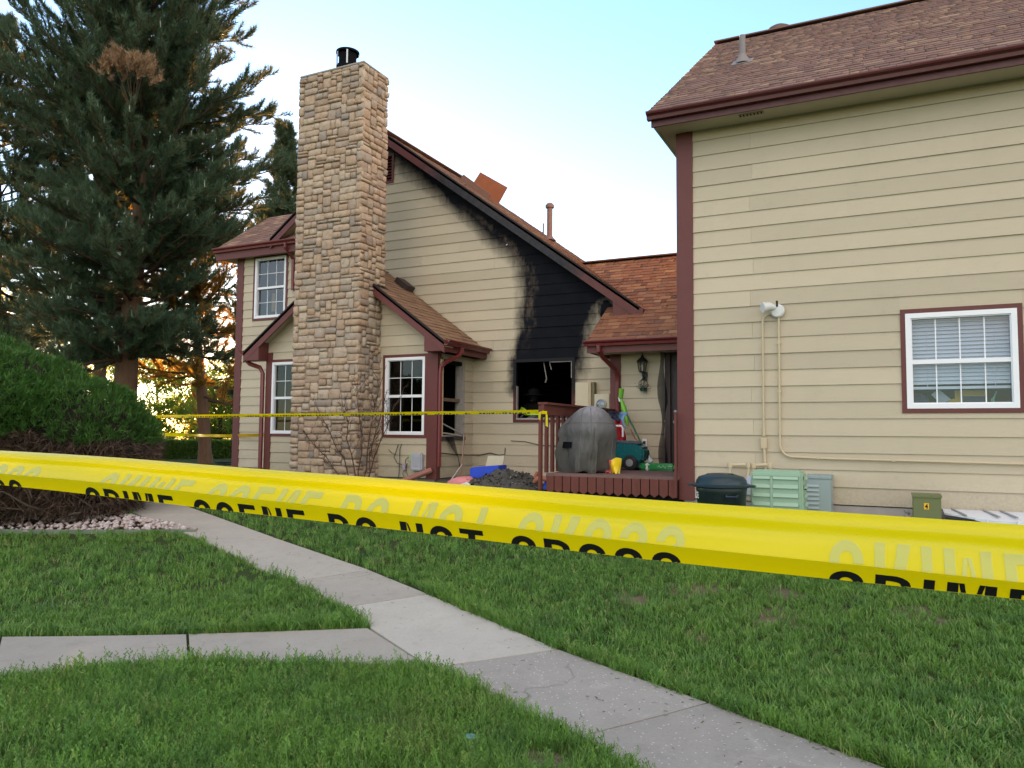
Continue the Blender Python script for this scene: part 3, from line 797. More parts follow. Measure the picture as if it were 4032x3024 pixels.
for xa, xe in ((-8.6, BE1), (-10.18, BE0)):
    a = Vector((xa, BRY+.03, bz(xa)-.075)); b = Vector((xe, BRY+.03, bz(xe)-.075))
    MB().prism([a, b, b+Vector((0, .28, 0)), a+Vector((0, .28, 0))], (0, 0, -0.02)).build('rake_soffit', SOFFIT, house)
for xa, xb, nm in ((-7.36, -7.06, 1), (BX0-.39, BX0-.02, -1)):
    zc = 1.47
    if nm > 0: pts = [(xa-.10, BRY+.004, zc), (xb, BRY+.004, zc), (xb, BRY+.004, bz(xb)-.05), (xa-.10, BRY+.004, bz(xa-.10)-.05)]
    else: pts = [(xa, BRY+.004, zc-.02), (xb+.04, BRY+.004, zc-.02), (xb+.04, BRY+.004, bz(xb+.04)-.05), (xa, BRY+.004, bz(xa)-.05)]
    MB().prism(pts, (0, 0.28, 0)).build('eave_return', RED, house)
MB().box(-7.355, -7.065, BRY+.3, GY-.03, 1.475, 1.495).build('soffit', CHAR, house)
MB().box(-7.075, -7.045, BRY+.01, GY-.03, 1.46, 1.62).build('fascia', RED, house)
gutter(house, FYR(-7.045), BRY, GY-.035, 1.66)
gutter(house, FYL(BE0+.005), BRY-.02, GY-.03, 1.66)
def downspout(parent, pts, r=0.04):
    return MB().tube(pts, r, 8).build('downspout', GUTTER_RED, parent, smooth=True)
downspout(house, [(-6.985, 12.18, 1.57), (-6.985, 12.18, 1.50), (-7.02, 12.15, 1.42), (-7.22, 12.02, 1.30), (-7.29, 11.97, 1.22), (-7.30, 11.96, 1.1), (-7.30, 11.96, -0.6)])
tag(MB().tube([(-7.40, 11.86, -0.66), (-7.80, 11.52, -0.86)], 0.052, 10).build('splash_pipe', simple('faded_red_pipe', (0.30, 0.12, 0.09), 0.6)), 'faded red downspout end lying below the bay corner', 'pipe')
downspout(house, [(-11.92, 11.80, 1.58), (-11.90, 11.80, 1.48), (-11.80, 11.82, 1.40), (-11.56, 11.86, 1.32), (-11.50, 11.88, 1.2), (-11.50, 11.88, -0.8)], 0.045)
# box vent on the bay roof
bv = Vector((-8.90, 13.08, bz(-8.90)))
u2 = Vector((1, 0, -BS)).normalized(); n2 = Vector((BS, 0, 1)).normalized()
mbv = MB()
c_ = [bv+u2*a+Vector((0, 1, 0))*b+n2*c for c in (0.0, 0.11) for a, b in ((-.17, -.14), (.17, -.14), (.17, .14), (-.17, .14))]
mbv.hexa([tuple(p) for p in c_]); mbv.build('roof_box_vent', simple('brown_vent', (0.05, 0.032, 0.028), 0.6), house)

# chimney
ch = MB().box(-10.13, -8.65, 11.28, 12.02, -1.15, 6.88).build('chimney', MORTAR, house)
CF_ = (Vector((0, 11.28, 0)), Vector((1, 0, 0)), Vector((0, -1, 0)))
CR_ = FYR(-8.65); CL_ = FYL(-10.13)
stonework(ch, [(CF_, -10.165, -8.615, -1.12, 6.88, True), (CR_, 11.25, 12.05, -1.12, 6.88, True), (CL_, 11.25, 12.05, -1.12, 6.88, False)], STONE)
MB().box(-10.16, -8.62, 11.25, 12.05, 6.88, 6.925).build('crown', MORTAR, ch, bevel=0.012)
cc = (-9.33, 11.66, 6.925)
MB().lathe([(0.215, 0), (0.215, 0.20), (0.195, 0.20), (0.195, 0.0)], cc, 28).build('flue_collar', CHAR, ch, smooth=True)
MB().lathe([(0.225, 0.45), (0.225, 0.49), (0.14, 0.51), (0.0, 0.515)], cc, 28, cap=False).lathe([(0.17, 0.2), (0.17, 0.45)], cc, 24).build('flue_cap', CHAR, ch, smooth=True)
st = MB()
for a in (-2.0, -0.95, 0.5, 2.2, 3.6):
    x, y = cc[0]+.216*math.cos(a), cc[1]+.216*math.sin(a); st.bar((x, y, cc[2]+.18), (x, y, cc[2]+.46), 0.03, 0.006, (math.cos(a), math.sin(a), 0))
st.build('cap_strut', simple('galvanised', (0.45, 0.45, 0.44), 0.4, 0.5, 0.6), ch)

# left wing roof
WE, WZ, WS = 13.0, 4.28, 0.70
wroof = slab('upper_left_roof', house, [(-14.2, WE, WZ), (-11.55, WE, WZ), (-11.55, 14.75, WZ+WS*1.75), (-14.2, 14.75, WZ+WS*1.75)], 0.05, ROOFDECK)
shingles(wroof, Vector((0, WE, WZ)), Vector((1, 0, 0)), Vector((0, 1, WS)).normalized(), 15, lambda r: (-14.2, -11.55), SH_BROWN)
slab('upper_left_roof_back', house, [(-14.2, 14.75, WZ+WS*1.75), (-11.55, 14.75, WZ+WS*1.75), (-11.55, 16.5, WZ), (-14.2, 16.5, WZ)], 0.05, SH_BROWN)
MB().box(-14.17, -11.7, 13.02, 13.05, 4.02, 4.22).build('fascia', RED, house)
MB().box(-14.17, -13.65, 13.05, 16.4, 4.07, 4.09).box(-13.65, -11.7, 13.05, 13.30, 4.07, 4.09).build('soffit', SOFFIT, house)
gutter(house, FX(13.02), -14.2, -11.7, 4.285)
MB().prism([(-14.18, 13.04, 4.1), (-14.18, 16.4, 4.1), (-14.18, 14.75, 5.4)], (0.03, 0, 0)).build('gable_end', RED, house)
downspout(house, [(-11.98, 12.95, 4.22), (-11.98, 12.95, 4.12), (-11.98, 13.1, 4.0), (-12.0, 13.24, 3.9), (-12.0, 13.24, 3.2)], 0.04)

# entry wing with the porch
WY = 12.75; fw_ = FX(WY)
door = (-3.36, -2.44, -0.54, 1.43)
wpoly = [(-4.30, -0.81), (-2.44, -0.81), (-2.44, 1.62), (-4.30, 1.62)]
ew = backing('entry_wall', house, fw_, wpoly, [door], SOFFIT)
siding(ew, fw_, wpoly, -0.79, SIDING, [door])
MB().lbox(fw_, -4.32, -4.13, -0.01, 0.032, -0.83, 1.60).build('corner_board', RED, house)
MB().box(-4.30, -4.2, WY+.02, GY, -0.81, 1.62).build('entry_side_wall', SIDING, house)
EZ, EY, ES = 1.56, 12.15, 0.665
er = slab('entry_roof', house, [(-4.56, EY, EZ), (-2.44, EY, EZ), (-2.44, 15.3, EZ+ES*3.15), (-6.0, 15.3, EZ+ES*3.15), (-4.56, 13.35, EZ+ES*1.2)], 0.05, ROOFDECK)
shingles(er, Vector((0, EY, EZ)), Vector((1, 0, 0)), Vector((0, 1, ES)).normalized(), 26, lambda r: (-4.56 if r < 10 else -4.56-(r-10)*0.09, -2.44), SH_RUST)
slab('entry_roof_back', house, [(-6.0, 15.3, EZ+ES*3.15), (-2.44, 15.3, EZ+ES*3.15), (-2.44, 17.5, 2.2), (-6.0, 17.5, 2.2)], 0.05, SH_RUST)
MB().bar((-5.9, 15.3, EZ+ES*3.15+.015), (-2.44, 15.3, EZ+ES*3.15+.015), 0.22, 0.025).build('ridge_cap', SH_RUST, house)
MB().box(-4.53, -2.44, 12.165, 12.195, 1.37, 1.52).build('fascia', RED, house)
MB().box(-4.53, -2.44, 12.195, WY, 1.395, 1.415).build('porch_soffit', SOFFIT, house)
MB().prism([(-4.55, 12.17, 1.38), (-4.55, 13.3, 1.38), (-4.55, 13.3, 2.18), (-4.55, 12.17, 1.46)], (0.03, 0, 0)).build('porch_gable_end', RED, house)
gutter(house, FX(12.165), -4.58, -2.44, 1.575)
downspout(house, [(-4.31, 12.10, 1.49), (-4.31, 12.10, 1.40), (-4.29, 12.25, 1.30), (-4.20, 12.60, 1.13), (-4.18, 12.69, 1.02), (-4.18, 12.69, 0.9), (-4.18, 12.69, -0.7)], 0.04)
DOOR = simple('dark_brown_door', (0.035, 0.022, 0.022), 0.5, 0.4, var=0.2)
d_ = MB().lbox(fw_, door[0]+.09, door[1], -0.10, -0.05, -0.52, 1.37).build('door', DOOR, house)
MB().lbox(fw_, door[0], door[0]+.09, -0.10, 0.02, -0.54, 1.43).lbox(fw_, door[0]+.09, door[1], -0.10, 0.02, 1.37, 1.43).build('frame', simple('dark_door_frame', (0.05, 0.03, 0.03), 0.6), d_)
for zz in ((0.55, 1.2), (-0.35, 0.2)):
    MB().lbox(fw_, door[0]+.5, door[1], -0.05, -0.042, *zz).build('door_panel', DOOR, d_)
MB().lathe([(0.012, -.0), (0.012, .02), (0.032, .03), (0.034, .05), (0.02, .065)], (0, 0, 0), 14).build('knob', GREYMETAL, d_, smooth=True)
k_ = bpy.data.objects['knob']; k_.data.transform(Matrix.Translation(Vector((-3.20, WY+.05, 0.22))-wloc(house)) @ Matrix.Rotation(math.pi/2, 4, 'X') @ Matrix.Translation(wloc(house)))
MB().lathe([(0.026, 0), (0.026, .014), (0.0, .016)], (0, 0, 0), 14, cap=False).build('deadbolt', GREYMETAL, d_)
k_ = bpy.data.objects['deadbolt']; k_.data.transform(Matrix.Translation(Vector((-3.20, WY+.05, 0.40))-wloc(house)) @ Matrix.Rotation(math.pi/2, 4, 'X') @ Matrix.Translation(wloc(house)))
t = NT('torn_dark_screen')
tr = t.n('ShaderNodeBsdfTransparent'); df = t.bsdf((0.014, 0.012, 0.017), 0.9, 0.1); x = t.n('ShaderNodeMixShader'); x.inputs[0].default_value = 0.72
t.l(tr.outputs[0], x.inputs[1]); t.l(df, x.inputs[2]); SCREEN = t.done(x.outputs[0])
sv = []; sf = []
for j in range(17):
    z = 1.40 - j*0.118
    for i in range(5):
        y = WY-.03 - i*0.034*(1.0 if j < 8 else 0.6) - 0.02*math.sin(j*0.5)
        sv.append((door[0]+.02-0.02*i-0.03*math.sin(j*.7+i), y, z))
for j in range(16):
    for i in range(4): sf.append((j*5+i, j*5+i+1, j*5+i+6, j*5+i+5))
MB().add(sv, sf).build('torn_screen', SCREEN, d_)

# ================================================================ neighbouring house on the right
nb = thing('neighbour_house', (0.5, 9.98, -1.0), 'undamaged tall beige house with white blind-covered window', 'house')
NY = 9.98; fn = FX(NY); NX0, NX1 = -2.43, 4.2
npoly = [(-2.26, -0.80), (NX1, -0.80), (NX1, 4.04), (-2.26, 4.04)]
wn_ = (0.205, 1.300, 0.330, 1.430)
nt = 0.052
nw = backing('front_wall', nb, fn, npoly, [wn_], SOFFIT)
siding(nw, fn, npoly, -0.80, SIDING, [(wn_[0]-nt, wn_[1]+nt, wn_[2]-nt, wn_[3]+nt)], lambda k: (-1.53 + 0.02*((k*7) % 3), 3.4) if k % 2 == 0 else (2.0,))
MB().lbox(fn, NX0, -2.245, -0.01, 0.034, -0.83, 4.04).build('corner_board', RED, nb)
MB().box(NX0-.03, NX0, NY-.03, NY+.14, -0.83, 4.04).build('corner_board', RED, nb)
MB().box(NX0-.001, NX0+.1, NY+.14, 17.8, -0.9, 4.04).build('side_wall', SIDING, nb)
MB().box(NX0, NX1, 17.7, 17.8, -0.9, 4.04).box(NX1-.1, NX1, NY+.2, 17.7, -0.9, 4.04).build('back_wall', SIDING, nb)
MB().box(-2.38, NX1, NY-.004, NY+.25, -1.2, -0.815).build('foundation', CONCRETE_F, nb)
MB().box(-2.38, -2.2, NY+.26, 17.6, -1.2, -0.91).build('foundation', CONCRETE_F, nb)
# window with blinds half drawn over boxes on the sill
w = window(nb, fn, *wn_, 4, 1, trim=nt, meet=0.87, roomd=0, fw=0.055, glass=glass_mat('pale_window_glass', (0.80, 0.84, 0.88), 0.5))
room(w, fn, -0.1, 1.6, 0.0, 1.6, 1.4, ROOM)
BLIND = simple('white_blind', (0.78, 0.78, 0.78), 0.5, 0.4, var=0.03)
z = 1.345; k = 0
while z > 0.60:
    MB().bar((0.265, NY+.105, z), (1.24, NY+.105, z), 0.050, 0.0025, (0, -0.90, 0.44)).build('blind_slat', BLIND, w)
    z -= 0.0445
MB().lbox(fn, 0.265, 1.24, -0.13, -0.08, 0.555, 0.585).build('blind_rail', BLIND, w)
for x in (0.42, 0.75, 1.09): MB().lbox(fn, x-.002, x+.002, -0.075, -0.073, 0.57, 1.37).build('blind_cord', BLIND, w)
MB().lbox(fn, 0.255, 1.25, -0.135, -0.075, 1.345, 1.375).build('blind_rail', BLIND, w)
YEL = simple('mustard_card', (0.46, 0.30, 0.05), 0.7); NAVY = simple('navy_card', (0.03, 0.045, 0.10), 0.7)
PAPER = simple('grey_paper', (0.42, 0.44, 0.46), 0.8); GRN = simple('mint_plastic', (0.12, 0.40, 0.24), 0.4)
def inside(name, mb, m, label, cat): return tag(mb.build(name, m), label, cat)
yb = MB().lbox(fn, 0.70, 1.02, -0.26, -0.22, 0.37, 0.545)
yb = inside('yellow_box', yb, YEL, 'mustard yellow box standing inside the neighbour window', 'box')
MB().lbox(fn, 0.78, 1.02, -0.219, -0.214, 0.405, 0.475).build('navy_panel', NAVY, yb)
MB().lathe([(0.09, 0), (0.09, 0.012)], (0, 0, 0), 20).build('yellow_disc', YEL, yb)
k_ = bpy.data.objects['yellow_disc']; k_.data.transform(Matrix.Translation((0.70, NY+.20, 0.36)) @ Matrix.Rotation(math.pi/2, 4, 'X'))
inside('paper_sheet', MB().prism([(0.46, NY+.19, 0.50), (0.54, NY+.19, 0.56), (0.66, NY+.19, 0.44), (0.56, NY+.19, 0.38)], (0, .008, 0)), PAPER, 'grey paper leaning inside the neighbour window', 'paper')
inside('plastic_bottle', MB().tube([(1.07, NY+.2, 0.36), (1.07, NY+.2, 0.44), (1.085, NY+.2, 0.46), (1.11, NY+.2, 0.53)], [.02, .02, .011, .009], 10), GRN, 'small mint green bottle inside the neighbour window', 'bottle')
inside('dark_bag', MB().lathe([(0.10, 0), (0.13, .06), (0.09, .14), (0.03, .18)], (0.33, NY+.24, 0.34), 10, sy=.4), NAVY, 'dark bag inside the neighbour window at its left pane', 'bag')
# roof
NE, NZ, NS = 9.53, 4.213, 0.674
NRX = -2.70; NRY = 13.89; NRZ = NZ + NS*(NRY-NE)
nroof = slab('roof', nb, [(NRX, NE-.06, NZ-.0404), (NX1+.4, NE-.06, NZ-.0404), (NX1+.4, NRY, NRZ), (NRX, NRY, NRZ)], 0.05, ROOFDECK)
upn = Vector((0, 1, NS)).normalized(); Ln = (NRY-NE+.06)/upn.y
shingles(nroof, Vector((0, NE-.06, NZ-.0404)), Vector((1, 0, 0)), upn, int(Ln/0.142), lambda r: (NRX, NX1+.4), SH_BROWN)
slab('back_roof', nb, [(NRX, NRY, NRZ), (NX1+.4, NRY, NRZ), (NX1+.4, 18.3, NZ), (NRX, 18.3, NZ)], 0.05, SH_BROWN)
MB().bar((NRX, NRY, NRZ+.01), (NX1+.4, NRY, NRZ+.01), 0.24, 0.022).build('ridge_cap', SH_BROWN, nb)
DARKRED = simple('dark_fascia_red', (0.085, 0.020, 0.020), 0.45, 0.4, var=0.1)
MB().box(NRX+.02, NX1+.38, NE, NE+.03, 3.985, 4.10).build('fascia', DARKRED, nb)
MB().prism([(NRX+.03, NE+.02, 4.0), (NRX+.03, 18.2, 4.0), (NRX+.03, 18.2, 4.06), (NRX+.03, NRY, NRZ-.10), (NRX+.03, NE+.02, 4.06)], (0.03, 0, 0)).build('gable_rake', SOFFIT, nb)
MB().box(NRX+.061, NX1+.38, NE+.031, NY-.0, 4.012, 4.03).box(NRX+.061, NX0-.031, NY, 18.1, 4.012, 4.03).build('soffit', SOFFIT, nb)
gutter(nb, FX(NE), NRX-.02, NX1+.38, 4.158, m=simple('dark_gutter_red', (0.10, 0.022, 0.022), 0.4, 0.4, var=0.1))
sv_ = MB().box(-1.60, -1.30, 9.655, 9.735, 4.004, 4.0115).build('soffit_vent', simple('grey_tan_vent', (0.30, 0.25, 0.17), 0.6), nb)
for i in range(7): MB().box(-1.59+i*.042, -1.575+i*.042, 9.665, 9.725, 4.0005, 4.0035).build('slot', CHAR, sv_)
onr = lambda x, y: Vector((x, y, NZ + NS*(y-NE)))
pv = thing('roof_pipe', onr(-1.85, 11.6), 'grey pipe with flared boot on the neighbour roof', 'vent pipe')
GP = simple('weathered_grey_pipe', (0.22, 0.19, 0.18), 0.6, 0.4)
p0 = onr(-1.85, 11.6)
MB().tube([p0-Vector((0, 0, .05)), p0+Vector((0, 0, .42))], 0.045, 14).build('pipe', GP, pv, smooth=True)
MB().lathe([(0.125, -.03), (0.10, .03), (0.058, .10), (0.05, .13)], p0, 18).build('boot', GP, pv, smooth=True)
c_ = [p0+Vector((1, 0, 0))*a+upn*b+Vector((0, -NS, 1)).normalized()*c for c in (0.012, 0.02) for a, b in ((-.15, -.17), (.15, -.17), (.15, .17), (-.15, .17))]
MB().hexa([tuple(q) for q in c_]).build('flashing', GP, pv)
tv = thing('turbine_vent', (-1.60, 14.0, NRZ), 'round brown roof vent peeking over the neighbour ridge', 'roof vent')
MB().lathe([(0.17, -.15), (0.17, .05), (0.21, .06), (0.20, .12), (0.12, .17), (0, .185)], (-1.60, 14.05, NRZ), 22, cap=False).build('dome', simple('brown_metal', (0.13, 0.07, 0.055), 0.5), tv, smooth=True)
# floodlight and conduit
fl = thing('flood_light', (-1.20, 9.95, 1.55), 'round white floodlight with one lamp on the neighbour siding', 'light fixture')
LAMPW = simple('dusty_white_paint', (0.62, 0.62, 0.60), 0.4, 0.5, var=0.1)
MB().lathe([(0.085, 0), (0.085, .04), (0.07, .055), (0, .058)], (0, 0, 0), 24, cap=False).build('base', LAMPW, fl, smooth=True)
bpy.data.objects['base'].data.transform(Matrix.Rotation(math.pi/2, 4, 'X') @ Matrix.Translation(wloc(fl)))
MB().tube([(-1.23, 9.89, 1.59), (-1.28, 9.85, 1.60), (-1.36, 9.80, 1.585)], [0.028, 0.05, 0.065], 14).build('lamp_head', LAMPW, fl, smooth=True)
MB().tube([(-1.20, 9.90, 1.60), (-1.20, 9.88, 1.67)], 0.013, 8).build('sensor', BLACK, fl)
def arc(cx, cz, r, a0, a1, y, n=6): return [(cx+r*math.cos(math.radians(a0+(a1-a0)*i/n)), y, cz+r*math.sin(math.radians(a0+(a1-a0)*i/n))) for i in range(n+1)]
cy = NY-.045
cd = thing('conduit', (-1.38, cy, -0.8), 'beige conduit loop dropping from the floodlight to a junction box', 'conduit')
MB().tube([(-1.26, cy, 1.52)] + arc(-1.28, 1.42, 0.10, 90, 180, cy) + [(-1.383, cy, 0.0)], 0.0125, 8).build('pipe', TAN, cd, smooth=True)
MB().box(-1.42, -1.345, cy-.02, cy+.03, -0.155, -0.02).build('junction_box', TAN, cd, bevel=0.006)
MB().tube([(-1.38, cy, -0.155), (-1.365, cy, -0.62)], 0.018, 10).build('lower_pipe', TAN, cd, smooth=True)
MB().tube([(-1.383, cy, 0.0), (-1.383, cy, 0.10)], 0.019, 10).build('coupling', TAN, cd)
cd2 = thing('conduit', (-1.19, cy, -0.3), 'long beige conduit running down then right along the siding', 'conduit')
MB().tube([(-1.188, cy, 1.50), (-1.194, cy, -0.06)] + arc(-1.044, -0.10, 0.15, 180, 265, cy, 8) + [(-0.6, cy, -0.262), (4.0, cy, -0.30)], 0.0135, 8).build('pipe', TAN, cd2, smooth=True)
for x, z in ((-1.19, 1.15), (-1.19, 0.55), (-0.75, -0.258), (0.05, -0.268)): MB().box(x-.02, x+.02, cy-.014, cy+.02, z-.012, z+.012).build('strap', TAN, cd2)
# gas meter
gm = thing('gas_meter', (-1.55, 9.75, -0.8), 'beige gas piping loops and meter behind the bin', 'gas meter')
gy = 9.80
MB().tube([(-1.775, gy, -0.85), (-1.775, gy, -0.375), (-1.765, gy, -0.36), (-1.56, gy, -0.35), (-1.548, gy, -0.37), (-1.548, gy, -0.42), (-1.56, gy, -0.47), (-1.56, gy, -0.52)], 0.021, 10).build('pipe', TAN, gm, smooth=True)
MB().tube([(-1.45, gy, -0.5), (-1.495, gy, -0.42), (-1.49, gy, -0.375), (-1.48, gy, -0.355), (-1.31, gy, -0.345), (-1.297, gy, -0.36), (-1.295, gy, -0.85)], 0.021, 10).build('pipe', TAN, gm, smooth=True)
for x, z in ((-1.77, -.365), (-1.552, -.36), (-1.487, -.362), (-1.30, -.352)): MB().lathe([(0.03, -.03), (0.033, 0), (0.03, .03)], (x, gy, z), 12).build('elbow', TAN, gm, smooth=True)
MB().box(-1.60, -1.40, 9.68, 9.84, -0.74, -0.50).build('meter_body', simple('grey_meter', (0.36, 0.36, 0.36), 0.5), gm, bevel=0.03)
MB().lathe([(0.055, 0), (0.055, .03)], (0, 0, 0), 20).build('dial', simple('dial_blue_white', (0.45, 0.47, 0.60), 0.4), gm)
bpy.data.objects['dial'].data.transform(Matrix.Translation(Vector((-1.50, 9.68, -0.53))-wloc(gm)) @ Matrix.Rotation(math.pi/2, 4, 'X') @ Matrix.Translation(wloc(gm)))

# ================================================================ deck
ZD = -0.538; DX0, DX1, DY0 = -4.28, -2.44, 9.86
deck = thing('wooden_deck', (-3.35, 11.2, -1.0), 'red-brown wooden entry deck with pointed skirt boards', 'deck')
y = DY0
while y < WY-.05:
    y1 = min(y+.138, WY-.03); MB().box(DX0, DX1-.0, y, y1-.006, ZD-.035, ZD).build('deck_board', DECKTOP, deck); y = y1
nsk = 15; sw = (DX1-DX0)/nsk
for i in range(nsk):
    a, b = DX0+i*sw+.006, DX0+(i+1)*sw-.006; yo = DY0-.004-random.uniform(0, .007); zt = ZD-.036; zb = -0.765-random.uniform(0, .008)
    MB().prism([(a, yo, zt), (b, yo, zt), (b, yo, zb), ((a+b)/2, yo, zb-.042), (a, yo, zb)], (0, .02, 0)).build('skirt_board', WOOD_RED, deck)
MB().box(DX0-.01, DX1, DY0+.03, DY0+.05, -0.86, ZD-.04).build('rim_joist', CHAR, deck)
MB().box(DX0+.02, DX0+.06, DY0+.05, WY, -0.80, ZD-.04).build('rim_joist', WOOD_RED, deck)
for (x, y) in ((DX0+.05, DY0+.1), (DX1-.1, DY0+.1)): MB().box(x-.045, x+.045, y-.045, y+.045, -1.05, ZD-.04).build('support_post', WOOD_RED, deck)
# left railing runs back to the wall
MB().bar((DX0-.02, DY0-.09, 0.345), (DX0-.02, WY-.05, 0.345), 0.045, 0.15).build('top_rail', WOOD_RED, deck)
MB().bar((DX0-.02, DY0-.095, 0.43), (DX0-.02, WY-.05, 0.43), 0.14, 0.030).build('cap_rail', WOOD_RED, deck)
y = DY0-.05; i = 0
while y < WY-.1:
    MB().box(DX0-.085, DX0-.047, y-.035, y+.035, -0.76 if i < 1 else -0.537, 0.40).build('baluster', WOOD_RED, deck); y += 0.21; i += 1
MB().box(DX1-.035, DX1-.008, DY0-.03, DY0+.01, -0.80, 0.30).build('rail_post', WOOD_RED, deck)

# ---------------------------------------------------------------- things on the deck
def cover_mesh():
    cx, cy = -3.90, 10.42; V = []; F = []; nz, na = 22, 64
    prof = [(0.0, 0.98), (0.08, 1.02), (0.2, 1.04), (0.34, 1.05), (0.46, 1.05), (0.56, 1.06), (0.66, 1.04), (0.74, 0.97), (0.82, 0.86), (0.90, 0.72), (0.96, 0.54), (0.985, 0.34), (1.0, 0.02)]
    H = 0.945
    for j in range(nz+1):
        h = j/nz
        h = h if h < 0.7 else 0.7+0.3*math.sin((h-.7)/.3*math.pi/2)
        k = np.interp(h, [p[0] for p in prof], [p[1] for p in prof])
        for i in range(na):
            a = 2*math.pi*i/na; ca, sa = math.cos(a), math.sin(a)
            pw = 0.50 if h < .7 else 0.50+.4*(h-.7)/.3; bx1 = math.copysign(abs(ca)**pw, ca)*0.345; by1 = math.copysign(abs(sa)**pw, sa)*0.285
            x = bx1*.909+by1*.416; y = -bx1*.416+by1*.909; pa = math.atan2(y, x)
            dn = noise.noise(Vector((ca*1.3, sa*1.3, h*0.7+3)))
            fold = 0.10*math.sin(a*5+3.5*dn+2.4*h)*max(0, 0.86-h) + 0.09*math.sin(a*9+6*dn+4*h)*max(0, .72-h) + .10*noise.noise(Vector((ca*2.6, sa*2.6, h*3.4+8))) + .05*noise.noise(Vector((ca*7, sa*7, h*8+2))) + .20*(1-abs(math.sin(a*3.5+1.1+1.6*dn+.8*h)))**3*max(0, .9-h) - .12*(1-abs(math.sin(a*4.5+.3+2*dn-1.2*h)))**4*max(0, .8-h)
            sag = 0.09*dn*(1-h*0.7) - 0.05*math.exp(-((h-.50)/.06)**2)*max(0, -sa)
            shelf = 0.025*math.exp(-((h-.62)/.10)**2)
            r = k*(1+fold+sag) + shelf
            # lid hump set towards the right, slumped shoulder to the left
            zz = ZD+0.004 + H*h*(1-0.10*max(0, -ca)*(h > .6)*min(1, abs(x)*2.2)) + 0.012*dn
            if j == 0: zz = ZD+0.004 + max(0, 0.03*math.sin(a*5+1)); r *= 0.97
            V.append((cx+x*r+0.05*h, cy+y*r, zz))
    for j in range(nz):
        for i in range(na): F.append((j*na+i, j*na+(i+1) % na, (j+1)*na+(i+1) % na, (j+1)*na+i))
    F.append(tuple(nz*na+i for i in range(na)))
    return V, F
t = NT('graded_grey_cover')
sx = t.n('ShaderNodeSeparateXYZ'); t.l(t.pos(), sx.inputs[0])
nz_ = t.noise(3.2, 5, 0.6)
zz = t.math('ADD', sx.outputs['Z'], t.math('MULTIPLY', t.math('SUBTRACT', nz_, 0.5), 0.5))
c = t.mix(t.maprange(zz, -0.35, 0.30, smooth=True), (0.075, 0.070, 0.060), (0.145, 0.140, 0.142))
c = t.mix(t.maprange(zz, 0.28, 0.42, smooth=True), c, (0.27, 0.25, 0.26))  # paler towards the top, darker towards the bottom
c = t.mix(t.maprange(t.noise(14, 5, 0.7), 0.5, 0.75, 0, 0.4), c, (0.07, 0.066, 0.06))
wr1 = t.noise(5, 3, 0.5, stretch=(1, 1, .55), dist=1.2); wr2 = t.noise(18, 3, 0.6, stretch=(1, 1, .5))
COVER = t.done(t.bsdf(c, 0.7, 0.35, 0.0, t.math('ADD', wr1, t.math('MULTIPLY', wr2, .15)), 0.35, 0.06))
gr = MB().add(*cover_mesh()).build('grill_cover', COVER, smooth=True)
tag(gr, 'grill under a grey fabric cover on the deck', 'covered grill')
cq_ = [Vector(gr.data.vertices[r_*64+a_].co)+Vector((-.01, -.014, 0)) for r_, a_ in ((8, 44), (8, 48), (10, 48), (10, 44))]
MB().prism(cq_, (.004, .006, 0)).build('strap_patch', CHAR, gr)
cvv = gr.data.vertices; sm_ = MB(); na_ = 64
for a_i in (56, 50, 40, 2):
    sm_.tube([tuple(cvv[j_*na_+a_i].co) for j_ in range(1, 21)], 0.0055, 5)
sm_.build('seam', simple('cover_seam', (0.12, 0.115, 0.11), 0.8), gr)
MB().tube([tuple(cvv[16*na_+q_ % na_].co) for q_ in range(0, 65)], 0.005, 5).build('seam', bpy.data.materials['cover_seam'], gr)

# carpet cleaner
TEAL = simple('teal_plastic', (0.008, 0.125, 0.135), 0.25, 0.5, var=0.08)
cl = thing('carpet_cleaner', (-3.55, 11.6, ZD), 'teal wheeled carpet cleaner tank behind the grill', 'cleaner')
b = MB().prism([(-3.86, 11.42, -0.43), (-3.38, 11.42, -0.41), (-3.34, 11.42, -0.32), (-3.35, 11.42, -0.20), (-3.43, 11.42, -0.145), (-3.84, 11.42, -0.125), (-3.90, 11.42, -0.22)], (0, 0.34, 0))
b.build('tank', TEAL, cl, bevel=0.03, smooth=True)
MB().prism([(-3.86, 11.44, -0.123), (-3.42, 11.44, -0.143), (-3.46, 11.44, -0.095), (-3.82, 11.44, -0.078)], (0, 0.28, 0)).build('lid', simple('grey_blue_lid', (0.10, 0.12, 0.15), 0.3), cl, bevel=0.012)
MB().box(-3.84, -3.34, 11.46, 11.72, -0.50, -0.42).build('base', simple('dark_teal', (0.01, 0.05, 0.055), 0.4), cl, bevel=0.01)
for wx, wy in ((-3.55, 11.38), (-3.55, 11.76)):
    wh = MB(); vs = [(0.10, -.028), (0.115, -.018), (0.115, .018), (0.10, .028)]
    wh.lathe(vs, (0, 0, 0), 22); o = wh.build('wheel', simple('black_rubber', (0.015, 0.015, 0.016), 0.7), cl, smooth=True)
    o.data.transform(Matrix.Translation(Vector((wx, wy, ZD+.116))-wloc(cl)) @ Matrix.Rotation(math.pi/2, 4, 'X') @ Matrix.Translation(wloc(cl)))
    hb = MB().lathe([(0.0, -.032), (0.055, -.030), (0.058, .030), (0.0, .032)], (0, 0, 0), 16, cap=False).build('hub', simple('silver_hub', (0.5, 0.5, 0.5), 0.35, 0.5, 0.6), o)
    hb.data.transform(Matrix.Translation(Vector((wx, wy, ZD+.116))-wloc(cl)) @ Matrix.Rotation(math.pi/2, 4, 'X') @ Matrix.Translation(wloc(cl)))
